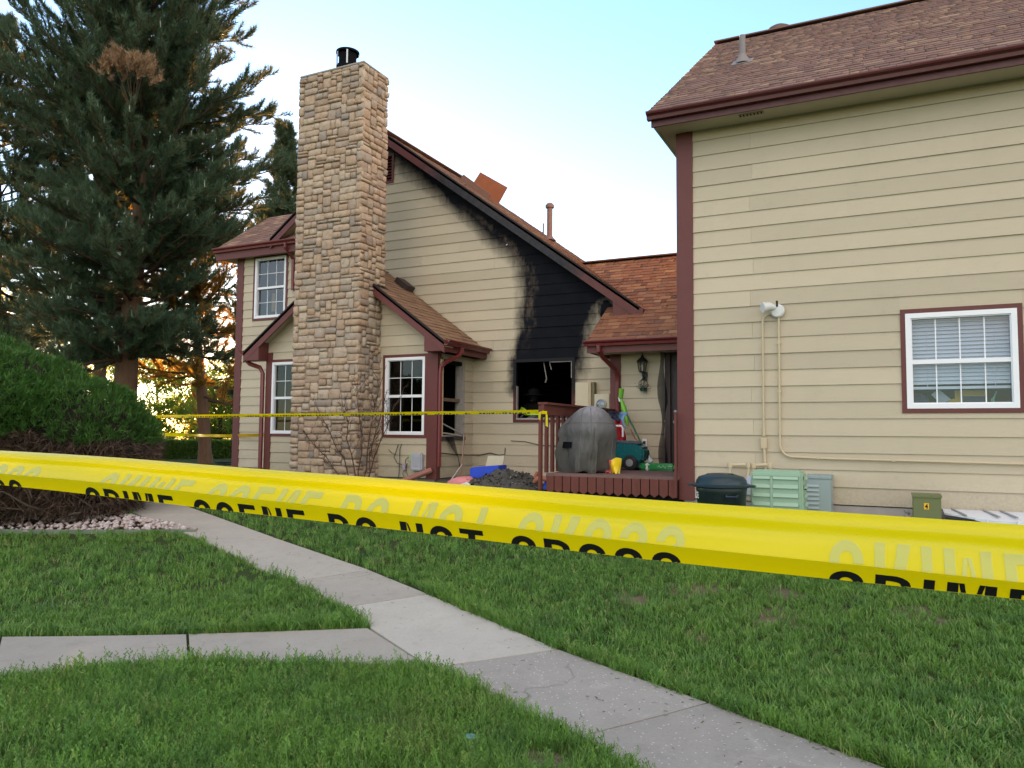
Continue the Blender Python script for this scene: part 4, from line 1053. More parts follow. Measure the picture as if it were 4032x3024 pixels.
MB().tube([(-3.86, 11.5, -0.03), (-3.86, 11.5, 0.10), (-3.84, 11.5, 0.14), (-3.72, 11.5, 0.14), (-3.70, 11.5, 0.10), (-3.70, 11.5, -0.03)], 0.016, 8).build('handle', WHITE, cl, smooth=True)

# mop with green handle
LIME = simple('lime_plastic', (0.14, 0.42, 0.03), 0.35, 0.5); DKG = simple('dark_green_handle', (0.01, 0.10, 0.035), 0.35, 0.5)
mp = thing('spray_mop', (-3.5, 12.1, ZD), 'green and white spray mop leaning on the porch corner', 'mop')
MB().tube([(-4.06, 12.45, 0.60), (-3.56, 12.22, -0.25)], 0.014, 8).build('pole', DKG, mp)
MB().tube([(-4.03, 12.44, 0.60), (-3.98, 12.42, 0.46), (-3.93, 12.40, 0.30), (-3.90, 12.38, 0.16)], [0.022, 0.045, 0.04, 0.02], 10).build('trigger_grip', LIME, mp, smooth=True)
MB().tube([(-4.02, 12.43, 0.78), (-4.04, 12.44, 0.62)], [0.045, 0.04], 8).build('grip_top', LIME, mp)
MB().tube([(-4.07, 12.45, 0.64), (-4.05, 12.44, 0.56)], 0.02, 8).build('cuff', WHITE, mp)
MB().tube([(-3.56, 12.22, -0.25), (-3.44, 12.16, -0.44)], [0.02, 0.045], 8).build('lower_pole', simple('pale_plastic', (0.55, 0.6, 0.62), 0.3), mp)
MB().box(-3.56, -3.30, 12.05, 12.20, ZD+.002, ZD+.035).build('head', WHITE, mp, bevel=0.008)
# green multipack
gp = thing('green_multipack', (-3.14, 11.5, ZD), 'green plastic-wrapped multipack lying on the deck by the door', 'package')
GPK = simple('glossy_green_wrap', (0.012, 0.22, 0.055), 0.2, 0.6, var=0.2, scale=14, bump=0.4, bscale=22)
MB().box(-3.42, -2.88, 11.42, 11.60, ZD+.003, ZD+.115).build('wrap', GPK, gp, bevel=0.03, smooth=True)
MB().box(-3.33, -3.26, 11.414, 11.606, ZD+.0, ZD+.119).build('white_band', simple('white_wrap', (0.62, 0.68, 0.64), 0.3), gp, bevel=0.02, smooth=True)
sc_ = MB().tube([(-3.12+.018*i, 11.413, ZD+.065+.018*math.sin(i*1.9)) for i in range(8)], 0.004, 5)
for i in range(5): sc_.box(-2.96+i*.011, -2.952+i*.011, 11.411, 11.414, ZD+.07, ZD+.085)
sc_.build('script_mark', simple('pale_green_print', (0.35, 0.62, 0.40), 0.4), gp)
# yellow and red bag
yb_ = thing('snack_bag', (-3.48, 10.38, ZD), 'crumpled yellow and red bag beside the covered grill', 'bag')
V = []; F = []
for j in range(7):
    for i in range(8):
        u, vv = i/7, j/6
        V.append((-3.58+u*.19, 10.32+0.05*math.sin(u*5+vv*3)+0.06*vv, ZD+.004+vv*(.17+.05*u)+.012*math.sin(u*11)))
for j in range(6):
    for i in range(7): F.append((j*8+i, j*8+i+1, j*8+i+9, j*8+i+8))
t = NT('yellow_red_print'); sx = t.n('ShaderNodeSeparateXYZ'); t.l(t.pos(), sx.inputs[0])
f_ = t.math('ADD', sx.outputs['X'], t.math('MULTIPLY', t.noise(12, 2), 0.08))
cc_ = t.ramp(t.maprange(f_, -3.56, -3.34), [(0, (0.40, 0.02, 0.02)), (0.30, (0.55, 0.22, 0.20)), (0.42, (0.60, 0.04, 0.02)), (0.5, (0.75, 0.50, 0.01)), (1, (0.78, 0.55, 0.01))], 'CONSTANT')
YRB = t.done(t.bsdf(cc_, 0.35, 0.5))
MB().add(V, F).build('front', YRB, yb_, smooth=True)
MB().add([(x+.01, y+.09-(z-ZD)*.35, z-.004) for x, y, z in V], F).build('back', YRB, yb_, smooth=True)
# clothing hung on the rail behind the grill
def drape(name, x0, x1, y, z0, z1, m, label, cat, amp=.03, seed=1):
    V = []; F = []; r = random.Random(seed)
    for j in range(10):
        for i in range(8):
            u, vv = i/7, j/9
            V.append((x0+(x1-x0)*u+.03*math.sin(vv*6+seed), y-amp*math.sin(u*9+vv*4+seed)-.05*vv, z1+(z0-z1)*vv*(0.75+.25*math.sin(u*4+seed))))
    for j in range(9):
        for i in range(7): F.append((j*8+i, j*8+i+1, j*8+i+9, j*8+i+8))
    o = MB().add(V, F).build(name, m, smooth=True); sd_ = o.modifiers.new('thick', 'SOLIDIFY'); sd_.thickness = 0.012
    return tag(o, label, cat)
drape('blue_jacket', -4.06, -3.74, 11.78, -0.02, 0.36, simple('sky_blue_cloth', (0.20, 0.36, 0.62), 0.7), 'pale blue cloth piled behind the grill cover', 'clothing', seed=2)
drape('red_jacket', -3.95, -3.73, 11.66, -0.40, 0.22, simple('red_cloth', (0.42, 0.012, 0.018), 0.6), 'red jacket hanging behind the grill cover', 'clothing', .045, 5)
drape('navy_cloth', -4.05, -3.80, 11.70, 0.16, 0.37, simple('navy_cloth', (0.012, 0.014, 0.03), 0.7), 'dark navy cloth beside the red jacket', 'clothing', .03, 3)
tag(MB().tube([(-3.9, 12.55, 0.1), (-3.84, 12.6, -0.05), (-3.72, 12.62, -0.2), (-3.6, 12.6, -0.30), (-3.55, 12.6, -0.5)], 0.008, 6).build('orange_cord', simple('orange_cord', (0.55, 0.14, 0.06), 0.5)), 'thin orange cord against the entry wall by the mop', 'cord')

# entry wall fittings
ln = thing('wall_lantern', (-3.72, WY-.02, 1.0), 'black glass wall lantern beside the entry door', 'lantern')
ly = WY-.12
MB().tube([(-3.70, WY-.02, 1.00), (-3.70, WY-.06, 0.97), (-3.71, ly, 1.00), (-3.72, ly, 1.06)], 0.014, 8).box(-3.74, -3.66, WY-.05, WY-.02, 0.93, 1.07).build('bracket', BLACK, ln)
MB().lathe([(0.045, 1.06), (0.06, 1.075)], (-3.72, ly, 0), 8).build('base', BLACK, ln)
MB().lathe([(0.055, 1.075), (0.082, 1.235)], (-3.72, ly, 0), 8, cap=False).build('glass', glass_mat('lantern_glass', (0.8, 0.8, 0.78), 1.5), ln)
cg = MB()
for k in range(8):
    a = 2*math.pi*k/8; cg.tube([(-3.72+.056*math.cos(a), ly+.056*math.sin(a), 1.075), (-3.72+.083*math.cos(a), ly+.083*math.sin(a), 1.235)], 0.006, 5)
cg.build('cage', BLACK, ln)
MB().lathe([(0.10, 1.235), (0.095, 1.255), (0.05, 1.30), (0.022, 1.325), (0.028, 1.34), (0.008, 1.36), (0.004, 1.40)], (-3.72, ly, 0), 12).build('roof_cap', BLACK, ln, smooth=True)
MB().lathe([(0.016, 1.09), (0.018, 1.16), (0.012, 1.19)], (-3.72, ly, 0), 10).build('bulb', simple('frosted_bulb', (0.7, 0.68, 0.6), 0.4), ln)
hb_ = thing('hanging_basket', (-3.71, WY-.10, 0.75), 'small wire basket of greenery hanging under the lantern', 'basket')
wv = MB()
for k in range(7):
    a = 2*math.pi*k/7; wv.tube([(-3.71+r*math.cos(a), WY-.10+r*math.sin(a), z) for r, z in ((0.01, 0.96), (0.07, 0.90), (0.085, 0.84), (0.05, 0.75))], 0.004, 5)
wv.build('wire', BLACK, hb_)
MB().lathe([(0.05, 0.74), (0.06, 0.80)], (-3.71, WY-.10, 0), 12).build('pot', simple('dark_green_pot', (0.02, 0.05, 0.03), 0.5), hb_)
lf = MB()
for k in range(70):
    p = Vector((-3.71+random.gauss(0, .05), WY-.11+random.gauss(0, .035), 0.83+random.gauss(0, .035))); d = Vector((random.gauss(0, 1), random.gauss(0, 1), random.gauss(.3, 1))).normalized()*.028; s = d.cross(Vector((.3, .5, .8))).normalized()*.01
    lf.add([p-s, p+s, p+d], [(0, 1, 2)])
lf.build('leaves', simple('muted_leaf', (0.06, 0.10, 0.05), 0.6, rv=.3), hb_, kind='stuff', fix=False)
ol = thing('wall_outlet', (-3.70, WY-.03, -0.12), 'white wall outlet with a dark plug and cord', 'outlet')
MB().box(-3.75, -3.665, WY-.035, WY-.02, -0.19, -0.06).build('plate', WHITE, ol, bevel=0.004)
MB().box(-3.725, -3.69, WY-.075, WY-.0355, -0.15, -0.10).build('plug', BLACK, ol)
MB().tube([(-3.71, WY-.07, -0.14), (-3.78, WY-.09, -0.19), (-3.9, WY-.10, -0.20), (-3.98, WY-.10, -0.14)], 0.007, 6).build('cord', BLACK, ol)

# electric meter and panel on the gable wall
pn = thing('electric_box', (-4.97, GY-.05, 0.3), 'tall tan electric panel box right of the burnt window', 'electrical panel')
MB().box(-5.13, -4.83, GY-.16, GY-.02, 0.36, 0.955).build('box', TAN, pn, bevel=0.006)
MB().box(-5.12, -4.87, GY-.172, GY-.161, 0.37, 0.945).build('cover', simple('cream_panel', (0.58, 0.48, 0.33), 0.35, 0.5, var=.05), pn)
MB().box(-4.829, -4.775, GY-.13, GY-.02, 0.36, 0.955).build('side_flange', simple('olive_metal', (0.17, 0.14, 0.07), 0.5), pn)
mt_ = thing('electric_meter', (-4.62, GY-.05, 0.3), 'tan electric meter box with a round glass dial', 'electric meter')
MB().box(-4.77, -4.49, GY-.14, GY-.02, 0.24, 0.735).build('box', simple('cream_meter_box', (0.60, 0.51, 0.37), 0.45, var=.05), mt_, bevel=0.006)
for nm, prof, m in (('ring', [(0.098, 0), (0.098, .03), (0.082, .035), (0.082, 0)], GREYMETAL), ('dial', [(0.0, .002), (0.081, .002)], simple('dial_grey', (0.30, 0.31, 0.33), 0.3, var=.5, scale=30)), ('dome', [(0.08, .03), (0.075, .06), (0.0, .07)], glass_mat('meter_glass', (.9, .9, .9), 1.5))):
    o = MB().lathe(prof, (0, 0, 0), 24, cap=False).build(nm, m, mt_, smooth=True)
    o.data.transform(Matrix.Translation(Vector((-4.635, GY-.14, 0.55))-wloc(mt_)) @ Matrix.Rotation(math.pi/2, 4, 'X') @ Matrix.Translation(wloc(mt_)))
# small round wall vent in the scorched patch
tag(MB().lathe([(0.07, 0), (0.07, .03), (0.045, .035), (0, .036)], (0, 0, 0), 18, cap=False).build('wall_vent', CHAR), 'small sooty round vent under the rake end', 'vent')
bpy.data.objects['wall_vent'].data.transform(Matrix.Translation((-4.62, GY-.03, 2.20)) @ Matrix.Rotation(math.pi/2, 4, 'X'))

# telephone box, wires
ub = thing('telephone_box', (-7.70, BY-.05, -0.5), 'grey plastic telephone box low on the bay wall', 'utility box')
MB().box(-7.84, -7.60, BY-.115, BY-.02, -0.68, -0.36).build('box', simple('lilac_grey_plastic', (0.40, 0.40, 0.44), 0.4), ub, bevel=0.02, smooth=True)
MB().box(-7.80, -7.64, BY-.122, BY-.1155, -0.60, -0.43).build('cover_panel', simple('lilac_grey_panel', (0.37, 0.37, 0.41), 0.4), ub, bevel=0.003)
wr_ = thing('loose_wires', (-8.1, BY-.05, -0.8), 'tangle of thin dark cables below the bay window', 'cables')
WIRE = simple('dark_cable', (0.03, 0.03, 0.028), 0.6)
for k, pts in enumerate([[(-8.16, BY-.03, -0.21), (-8.20, BY-.05, -0.35), (-8.24, BY-.05, -0.45), (-8.16, BY-.05, -0.56), (-8.02, BY-.05, -0.58)], [(-8.09, BY-.03, -0.2), (-8.12, BY-.04, -0.3), (-8.11, BY-.05, -0.55), (-8.13, BY-.05, -0.83)],
     [(-8.0, BY-.05, -0.60), (-7.97, BY-.06, -0.48), (-7.88, BY-.06, -0.42), (-7.86, BY-.06, -0.44)], [(-7.98, BY-.06, -0.64), (-7.93, BY-.07, -0.55), (-7.95, BY-.07, -0.70), (-7.90, BY-.06, -0.82)], [(-8.0, BY-.06, -0.66), (-8.03, BY-.07, -0.75), (-7.97, BY-.07, -0.83)], [(-8.38, BY-.03, -0.30), (-8.30, BY-.04, -0.37), (-8.2, BY-.04, -0.40)]]):
    MB().tube(pts, 0.007 if k < 3 else 0.005, 6).build('cable', WIRE, wr_)
MB().box(-8.05, -7.98, BY-.07, BY-.02, -0.68, -0.55).build('small_box', simple('pink_grey_box', (0.36, 0.30, 0.33), 0.5), wr_, bevel=.005)
MB().box(-7.90, -7.855, BY-.07, BY-.02, -0.50, -0.38).build('green_terminal', simple('pale_green_plastic', (0.35, 0.52, 0.25), 0.5), wr_)
tag(MB().tube([(-7.34, 12.0, -0.35), (-7.33, 12.4, -0.38), (-7.32, 13.0, -0.41), (-7.2, 13.26, -0.42), (-6.95, GY-.03, -0.37), (-6.75, GY-.03, -0.41), (-6.63, GY-.03, -0.39), (-6.62, GY-.03, -0.27)], 0.009, 6).build('cable', WIRE), 'black cable looping low across the bay corner to a hole', 'cable')
tag(MB().tube([(-6.5, GY-.03, -0.13), (-6.2, GY-.03, -0.14), (-5.9, GY-.03, -0.2), (-5.6, GY-.03, -0.22), (-5.3, GY-.03, -0.19), (-5.0, GY-.03, -0.15)], 0.007, 6).build('cable', WIRE), 'thin sagging cable on the siding left of the deck', 'cable')
tag(MB().tube([(-7.28, 12.86, 0.0), (-7.15, 12.6, -0.25), (-6.95, 12.2, -0.5), (-6.7, 11.7, -0.75), (-6.5, 11.5, -0.88)], 0.006, 6).build('cord', simple('rust_cord', (0.28, 0.10, 0.06), 0.6)), 'thin rusty cord drooping from the smashed window', 'cord')
# window screen hanging out of the smashed window
hs = thing('window_screen', (-7.2, 12.7, -0.4), 'torn window screen dangling from the smashed bay window', 'window screen')
MB().bar((-7.27, 12.80, -0.02), (-7.22, 12.66, -0.60), 0.018, 0.018).build('side_rail', OLDWHITE, hs)
MB().bar((-7.22, 12.66, -0.58), (-7.05, 11.75, -0.98), 0.018, 0.018).build('fallen_rail', simple('pale_aluminium', (0.55, 0.55, 0.56), 0.4), hs)
MB().add([(-7.30, 12.15, -0.06), (-7.29, 12.45, -0.06), (-7.25, 12.66, -0.62), (-7.25, 12.62, -0.68), (-7.27, 12.58, -0.45)], [(0, 1, 2, 3, 4)]).build('mesh', SCREEN, hs)

# ================================================================ things in front of the neighbour house
DKGREEN = simple('dark_green_bin_plastic', (0.005, 0.014, 0.013), 0.4, 0.4, var=0.15)
LIDBLUE = simple('blue_green_lid_plastic', (0.010, 0.028, 0.036), 0.45, 0.4, var=0.1)
bx, by = -1.63, 8.50; bg_ = gz(bx, by)
bn = thing('trash_can', (bx, by, bg_), 'round dark green trash can with domed lid by the house corner', 'trash can')
MB().lathe([(0.215, 0), (0.235, .02), (0.262, -0.60-bg_), (0.268, -0.57-bg_), (0.262, -0.55-bg_)], (bx, by, bg_), 36).build('can', DKGREEN, bn, smooth=True)
MB().lathe([(0.275, -.555), (0.300, -.545), (0.302, -.525), (0.285, -.517), (0.272, -.515), (0.262, -.475), (0.235, -.44), (0.205, -.43), (0.12, -.405), (0.0, -.398)], (bx, by, 0), 40, cap=False).build('lid', LIDBLUE, bn, smooth=True)
for a in (math.pi, 0.0):
    hx = bx+0.31*math.cos(a); MB().box(hx-.045, hx+.045, by-.07, by+.07, -.545, -.522).build('lid_lug', LIDBLUE, bn, bevel=.008)
MB().tube([(bx+.10, by-.262, -0.62), (bx+.10, by-.295, -0.635), (bx+.20, by-.262, -0.635), (bx+.21, by-.225, -0.62)], 0.011, 8).build('handle', simple('navy_handle', (0.012, 0.02, 0.05), 0.35), bn, smooth=True)
MB().bar((bx-.14, by-.06, -.409), (bx+.14, by-.06, -.409), 0.02, 0.008).build('lid_grip', LIDBLUE, bn)

FONT_ = {}
def text_mesh(body, size=1.0, offset=0.02, res=3):
    c = bpy.data.curves.new('lettering', 'FONT'); c.body = body; c.size = size; c.offset = offset; c.resolution_u = res
    o = bpy.data.objects.new('lettering', c); COL.objects.link(o); bpy.context.view_layer.update()
    me = bpy.data.meshes.new_from_object(o.evaluated_get(bpy.context.evaluated_depsgraph_get()))
    bpy.data.objects.remove(o); bpy.data.curves.remove(c); return me
def tri_text(body, offset=0.02, cuts_x=0, cuts_y=0, res=3):
    """letters as triangles, normalised to a unit box (x 0..1, y 0..1), cut into strips so that they can follow a curved surface"""
    me = text_mesh(body, 1.0, offset, res); bm = bmesh.new(); bm.from_mesh(me); bpy.data.meshes.remove(me)
    xs = [v.co.x for v in bm.verts]; ys = [v.co.y for v in bm.verts]; x0, x1, y0, y1 = min(xs), max(xs), min(ys), max(ys)
    for v in bm.verts: v.co = Vector(((v.co.x-x0)/(x1-x0), (v.co.y-y0)/(y1-y0), 0))
    for k in range(1, cuts_y+1):
        bmesh.ops.bisect_plane(bm, geom=bm.verts[:]+bm.edges[:]+bm.faces[:], plane_co=(0, k/(cuts_y+1), 0), plane_no=(0, 1, 0))
    for k in range(1, cuts_x+1):
        bmesh.ops.bisect_plane(bm, geom=bm.verts[:]+bm.edges[:]+bm.faces[:], plane_co=(k/(cuts_x+1), 0, 0), plane_no=(1, 0, 0))
    bmesh.ops.triangulate(bm, faces=bm.faces[:]); bm.verts.index_update()
    V = [tuple(v.co) for v in bm.verts]; F = [tuple(v.index for v in f.verts) for f in bm.faces]; bm.free(); return V, F
WHITEPRINT = simple('white_print', (0.75, 0.75, 0.75), 0.5)
V, F = tri_text('CE', 0.035, 3, 0)
can_pt = lambda ang, z: (bx+(0.235+(0.262-0.235)*((z-bg_)/(-0.60-bg_)))*1.004*math.cos(ang), by+(0.235+(0.262-0.235)*((z-bg_)/(-0.60-bg_)))*1.004*math.sin(ang), z)
MB().add([can_pt(math.radians(-170)+x*0.46, -0.672+y*.072) for x, y, _ in V], F).build('lettering', WHITEPRINT, bn, fix=False)

# light green louvred utility box
LG = simple('pale_green_plastic_box', (0.27, 0.41, 0.29), 0.42, 0.5, var=0.06)
gx0, gx1, gy0, gy1 = -1.37, -0.815, 8.72, 9.12; gzt = -0.375
ga = thing('utility_box', ((gx0+gx1)/2, gy0, gz(-1.1, 8.9)), 'pale green louvred utility box next to the dark trash can', 'utility box')
MB().prism([(gx0, gy0, -1.06), (gx1, gy0, -1.06), (gx1-.012, gy0, gzt), (gx0+.012, gy0, gzt)], (0, gy1-gy0, 0)).build('body', LG, ga, bevel=0.022, smooth=True)
MB().box(gx0+.05, gx1-.06, gy0+.05, gy1-.05, gzt-.005, gzt+.006).build('top_panel', LG, ga, bevel=.004)
LGD = simple('green_shadow_slot', (0.08, 0.20, 0.13), 0.6)
for k in range(6):
    z = gzt-.085-k*.095
    for a, b in ((gx0+.04, gx0+.215), (gx0+.245, gx1-.055)):
        MB().prism([(a, gy0-.003, z+.038), (a, gy0-.022, z), (a, gy0+.002, z-.004)], (b-a, 0, 0)).build('louver', LG, ga)
        
    MB().prism([(gx1+.000, gy0+.07, z+.034), (gx1+.018, gy0+.07, z), (gx1-.004, gy0+.07, z-.004)], (0, .26, 0)).build('louver', LG, ga)
MB().box(gx0+.218, gx0+.242, gy0-.014, gy0+.002, -1.0, gzt-.06).build('rib', LG, ga)
fm = MB()
fm.box(gx0+.022, gx1-.035, gy0-.010, gy0+.002, gzt-.052, gzt-.040).box(gx0+.022, gx0+.032, gy0-.010, gy0+.002, -1.04, gzt-.052).box(gx1-.045, gx1-.035, gy0-.010, gy0+.002, -1.04, gzt-.052)
fm.build('panel_edge', LG, ga)
MB().box(gx1-.004, gx1+.006, gy0+.14, gy0+.20, gzt-.20, gzt-.15).build('latch_recess', CHAR, ga)
# blue-grey electrical cabinet
BG = simple('blue_grey_enamel', (0.27, 0.34, 0.335), 0.45, 0.5, var=0.05)
cbx = thing('electrical_cabinet', (-.72, 9.6, -1.0), 'slim blue-grey electrical cabinet against the siding behind the green box', 'electrical cabinet')
MB().box(-.86, -.60, 9.50, 9.92, -1.02, -.485).build('body', BG, cbx, bevel=.006)
MB().box(-.868, -.592, 9.492, 9.93, -.485, -.445).build('lid', BG, cbx, bevel=.006)
for k in range(8): MB().prism([(-.85, 9.499, -.55-k*.05), (-.85, 9.486, -.575-k*.05), (-.85, 9.501, -.577-k*.05)], (.125, 0, 0)).build('louver', BG, cbx)
MB().lathe([(0.006, 0), (.006, .006)], (0, 0, 0), 8).build('screw', GREYMETAL, cbx)
bpy.data.objects['screw'].data.transform(Matrix.Translation(Vector((-.70, 9.492, -.465))-wloc(cbx)) @ Matrix.Rotation(math.pi/2, 4, 'X') @ Matrix.Translation(wloc(cbx)))
# olive pedestal with number
OL = simple('olive_green_enamel', (0.135, 0.155, 0.060), 0.5, 0.4, var=0.10, scale=9)
pd = thing('utility_pedestal', (.36, 9.55, -1.0), 'olive green pedestal box with a yellow number 4 sticker', 'utility pedestal')
MB().box(.225, .495, 9.45, 9.68, -1.05, -.632).build('body', OL, pd, bevel=.005)
MB().prism([(.217, 9.44, -.645), (.503, 9.44, -.645), (.503, 9.44, -.622), (.217, 9.44, -.622)], (0, .25, .012)).build('lid', OL, pd)
stk = MB().box(.330, .378, 9.4475, 9.4505, -.772, -.705).build('number_sticker', simple('amber_sticker', (0.78, 0.42, 0.02), 0.4, var=.04), pd)
V, F = tri_text('4', 0.045)
MB().add([(.340+x*.028, 9.4465, -.764+y*.050) for x, y, _ in V], F).build('numeral', CHAR, stk, fix=False)
# white window well cover
ww = thing('window_well_cover', (1.8, 9.6, -.85), 'white ribbed plastic window well cover against the foundation', 'window well cover')
WC = simple('translucent_white_sheet', (0.70, 0.72, 0.76), 0.35, 0.5, var=.04)
wv_ = [(x, y, z) for x, y, z in ((.53, 9.93, -.795), (.53, 9.62, -.815), (.80, 9.42, -.835), (1.0, 9.36, -.85), (3.2, 9.36, -.86), (3.2, 9.93, -.80))]
MB().prism(wv_, (0, 0, -.018)).build('sheet', WC, ww)
MB().prism([(.80, 9.418, -.838), (1.0, 9.357, -.853), (3.2, 9.357, -.863), (3.2, 9.357, -.91), (1.0, 9.357, -.90), (.80, 9.418, -.86)], (0, .004, 0)).build('lip', WC, ww)
for x in (.62, .92, 1.08, 1.55, 2.1): MB().bar((x, 9.90, -.788), (x+.10, 9.46, -.818), .022, .012).build('rib', GREYMETAL, ww)
for x in (.90, 1.17, 1.9): MB().bar((x, 9.345, -.835), (x, 9.343, -.91), .045, .01, (1, 0, 0)).build('clip', WHITE, ww)
MB().bar((.53, 9.5, -.86), (.85, 9.43, -.875), .02, .02).build('frame', BLACK, ww)
tag(MB().tube([(.20, 9.9, -.86), (.17, 9.86, -.85), (.16, 9.84, -.88), (.19, 9.83, -.92)], .016, 8).lathe([(0.028, -.01), (0.028, .01)], (.17, 9.85, -.835), 10).build('hose_bib', GREYMETAL), 'small grey metal hose tap behind the olive pedestal', 'tap')

# ================================================================ fire debris by the deck
def heap():
    n = 46; V = []; F = []
    for j in range(n):
        for i in range(n):
            u, v_ = i/(n-1)*2-1, j/(n-1)*2-1; x, y = -5.35+u*0.98, 10.75+v_*0.75
            r = math.hypot(u, v_); h = max(0, 1-r**1.7)**0.85
            h = 0.42*h + (0.09*noise.noise(Vector((x*5, y*5, 1))) + 0.045*noise.noise(Vector((x*13, y*13, 4))))*(h > 0.02)
            V.append((x, y, gz(x, y)-0.02+max(0, h)))
    for j in range(n-1):
        for i in range(n-1): F.append((j*n+i, j*n+i+1, (j+1)*n+i+1, (j+1)*n+i))
    return V, F
ASH = simple('wet_ash', (0.075, 0.068, 0.058), 0.9, 0.2, var=0.75, scale=16, bump=0.8, bscale=40)
hp = thing('debris_pile', (-5.35, 10.75, -1.0), 'heap of wet grey ash and insulation beside the deck', 'debris pile')
hV, hF = heap(); MB().add(hV, hF).build('mound', ASH, hp)
cv = []; cf = []; ct = []
for k in range(1500):
    x, y, z = random.choice(hV)
    if z < gz(x, y)+.03: continue
    s = random.uniform(.010, .032); c = Vector((x+random.uniform(-.02, .02), y+random.uniform(-.02, .02), z+s*.4)); b = len(cv)
    q = [Vector((random.gauss(0, 1), random.gauss(0, 1), random.gauss(0, .7))).normalized()*s for _ in range(5)]
    cv += [tuple(c+p) for p in q]; cf += [(b, b+1, b+2), (b, b+2, b+3), (b, b+3, b+1), (b+1, b+2, b+4), (b+2, b+3, b+4), (b+3, b+1, b+4)]; ct += [random.random()]*6
t = NT('ash_chunk'); c = t.ramp(t.rnd(), [(0, (0.03, 0.028, 0.025)), (0.6, (0.095, 0.088, 0.076)), (0.93, (0.17, 0.15, 0.13)), (1, (0.42, 0.38, 0.34))])
tri_object('chunks', cv, cf, t.done(t.bsdf(c, 0.9, 0.2)), hp, 'stuff', ct)
BLUE = simple('bright_blue_plastic', (0.012, 0.06, 0.52), 0.4, 0.5)
tag(MB().prism([(-6.16, 11.05, -0.98), (-5.66, 11.05, -0.98), (-5.62, 11.05, -0.50), (-6.02, 11.05, -0.535), (-6.16, 11.05, -0.56)], (0, .3, 0)).build('blue_tote', BLUE, bevel=.015), 'bright blue plastic tote half buried behind the ash heap', 'storage tote')
tag(MB().prism([(-4.55, 10.35, -0.80), (-4.33, 10.3, -0.80), (-4.33, 10.3, -0.60), (-4.50, 10.35, -0.575)], (0.02, .12, -.02)).build('blue_tarp', BLUE, bevel=.01), 'scrap of bright blue plastic between ash heap and deck', 'tarp')
PINK = simple('pink_insulation', (0.62, 0.22, 0.22), 0.95, 0.1, var=.2, scale=20, bump=0.8, bscale=30)
def lump(c, sx, sy, sz, seed, n=14):
    V = []; F = []
    for j in range(n//2+1):
        for i in range(n):
            th = math.pi*j/(n//2); ph = 2*math.pi*i/n; d = Vector((math.sin(th)*math.cos(ph), math.sin(th)*math.sin(ph), math.cos(th)))
            k = 1+.28*noise.noise(d*2.0+Vector((seed, 0, 0)))
            V.append((c[0]+d.x*sx*k, c[1]+d.y*sy*k, c[2]+d.z*sz*k))
    for j in range(n//2):
        for i in range(n): F.append((j*n+i, j*n+(i+1) % n, (j+1)*n+(i+1) % n, (j+1)*n+i))
    return V, F
tag(MB().add(*lump((-6.02, 10.62, -0.80), .26, .2, .13, 1)).build('pink_insulation', PINK, smooth=True), 'clump of pink insulation in front of the blue tote', 'insulation')
CLAY = simple('terracotta', (0.36, 0.13, 0.08), 0.8, 0.2, var=.2)
tag(MB().tube([(-4.66, 10.30, -.70), (-4.60, 10.28, -.655), (-4.52, 10.26, -.635), (-4.43, 10.25, -.65)], [.03, .045, .045, .03], 10).build('terracotta_shard', CLAY, smooth=True), 'curved terracotta pot shard lying on the ash heap', 'pot shard')
tag(MB().tube([(-4.70, 10.42, -.64), (-4.66, 10.42, -.56)], [.04, .03], 8).build('terracotta_shard', CLAY, smooth=True), 'upright terracotta shard behind the curved pot shard', 'pot shard')
tag(MB().prism([(-6.12, 11.5, -0.60), (-5.80, 11.5, -0.60), (-5.76, 11.52, -0.36), (-6.07, 11.52, -0.37)], (0, .015, 0)).build('board_scrap', simple('cream_board', (0.55, 0.47, 0.33), .8)), 'cream board scrap standing behind the blue tote', 'board')
tag(MB().tube([(-5.85, 10.20, -.80), (-5.72, 10.18, -.77), (-5.66, 10.18, -.78)], [.03, .05, .02], 8).build('plaster_lump', simple('white_plaster', (0.6, 0.56, 0.5), .9), smooth=True), 'white plaster lump at the foot of the ash heap', 'plaster')
# burnt boards left of the house
bb = thing('burnt_boards', (-14.2, 13.4, -1.0), 'low pile of burnt boards on the ground left of the bay', 'debris pile')
for k in range(9):
    a = random.uniform(-.5, .3); L = random.uniform(.6, 1.3); c = Vector((-14.2+random.uniform(-.6, .9), 13.4+random.uniform(-.5, .5), -.95+k*.025)); d = Vector((math.cos(a), math.sin(a), random.uniform(-.04, .06)))
    MB().bar(c-d*L/2, c+d*L/2, .16, .025).build('board', CHAR if k % 3 else simple('grey_board', (.16, .14, .13), .8), bb)

# ================================================================ ground, walks, rock bed
def t_ground():
    t = NT('lawn_soil')
    n = t.noise(1.4, 5, 0.6); n2 = t.noise(25, 4, 0.7)
    c = t.mix(t.maprange(n2, 0.3, 0.7), (0.030, 0.046, 0.014), (0.05, 0.072, 0.022))
    c = t.mix(t.maprange(n, 0.55, 0.75, 0, 0.6), c, (0.06, 0.05, 0.03))
    for (x, y, r) in BARE:
        d = t.n('ShaderNodeVectorMath', operation='DISTANCE'); t.l(t.pos(), d.inputs[0]); d.inputs[1].default_value = (x, y, gz(x, y))
        w_ = t.math('ADD', d.outputs['Value'], t.math('MULTIPLY', t.math('SUBTRACT', t.noise(6, 3), .5), .25))
        c = t.mix(t.maprange(w_, r*.4, r*1.5, 0.9, 0.0, smooth=True), c, t.mix(t.noise(35, 3, .7), (0.08, 0.062, 0.036), (.22, .185, .11)))
    return t.done(t.bsdf(c, 0.95, 0.1, 0.0, n2, 0.7, 0.03))
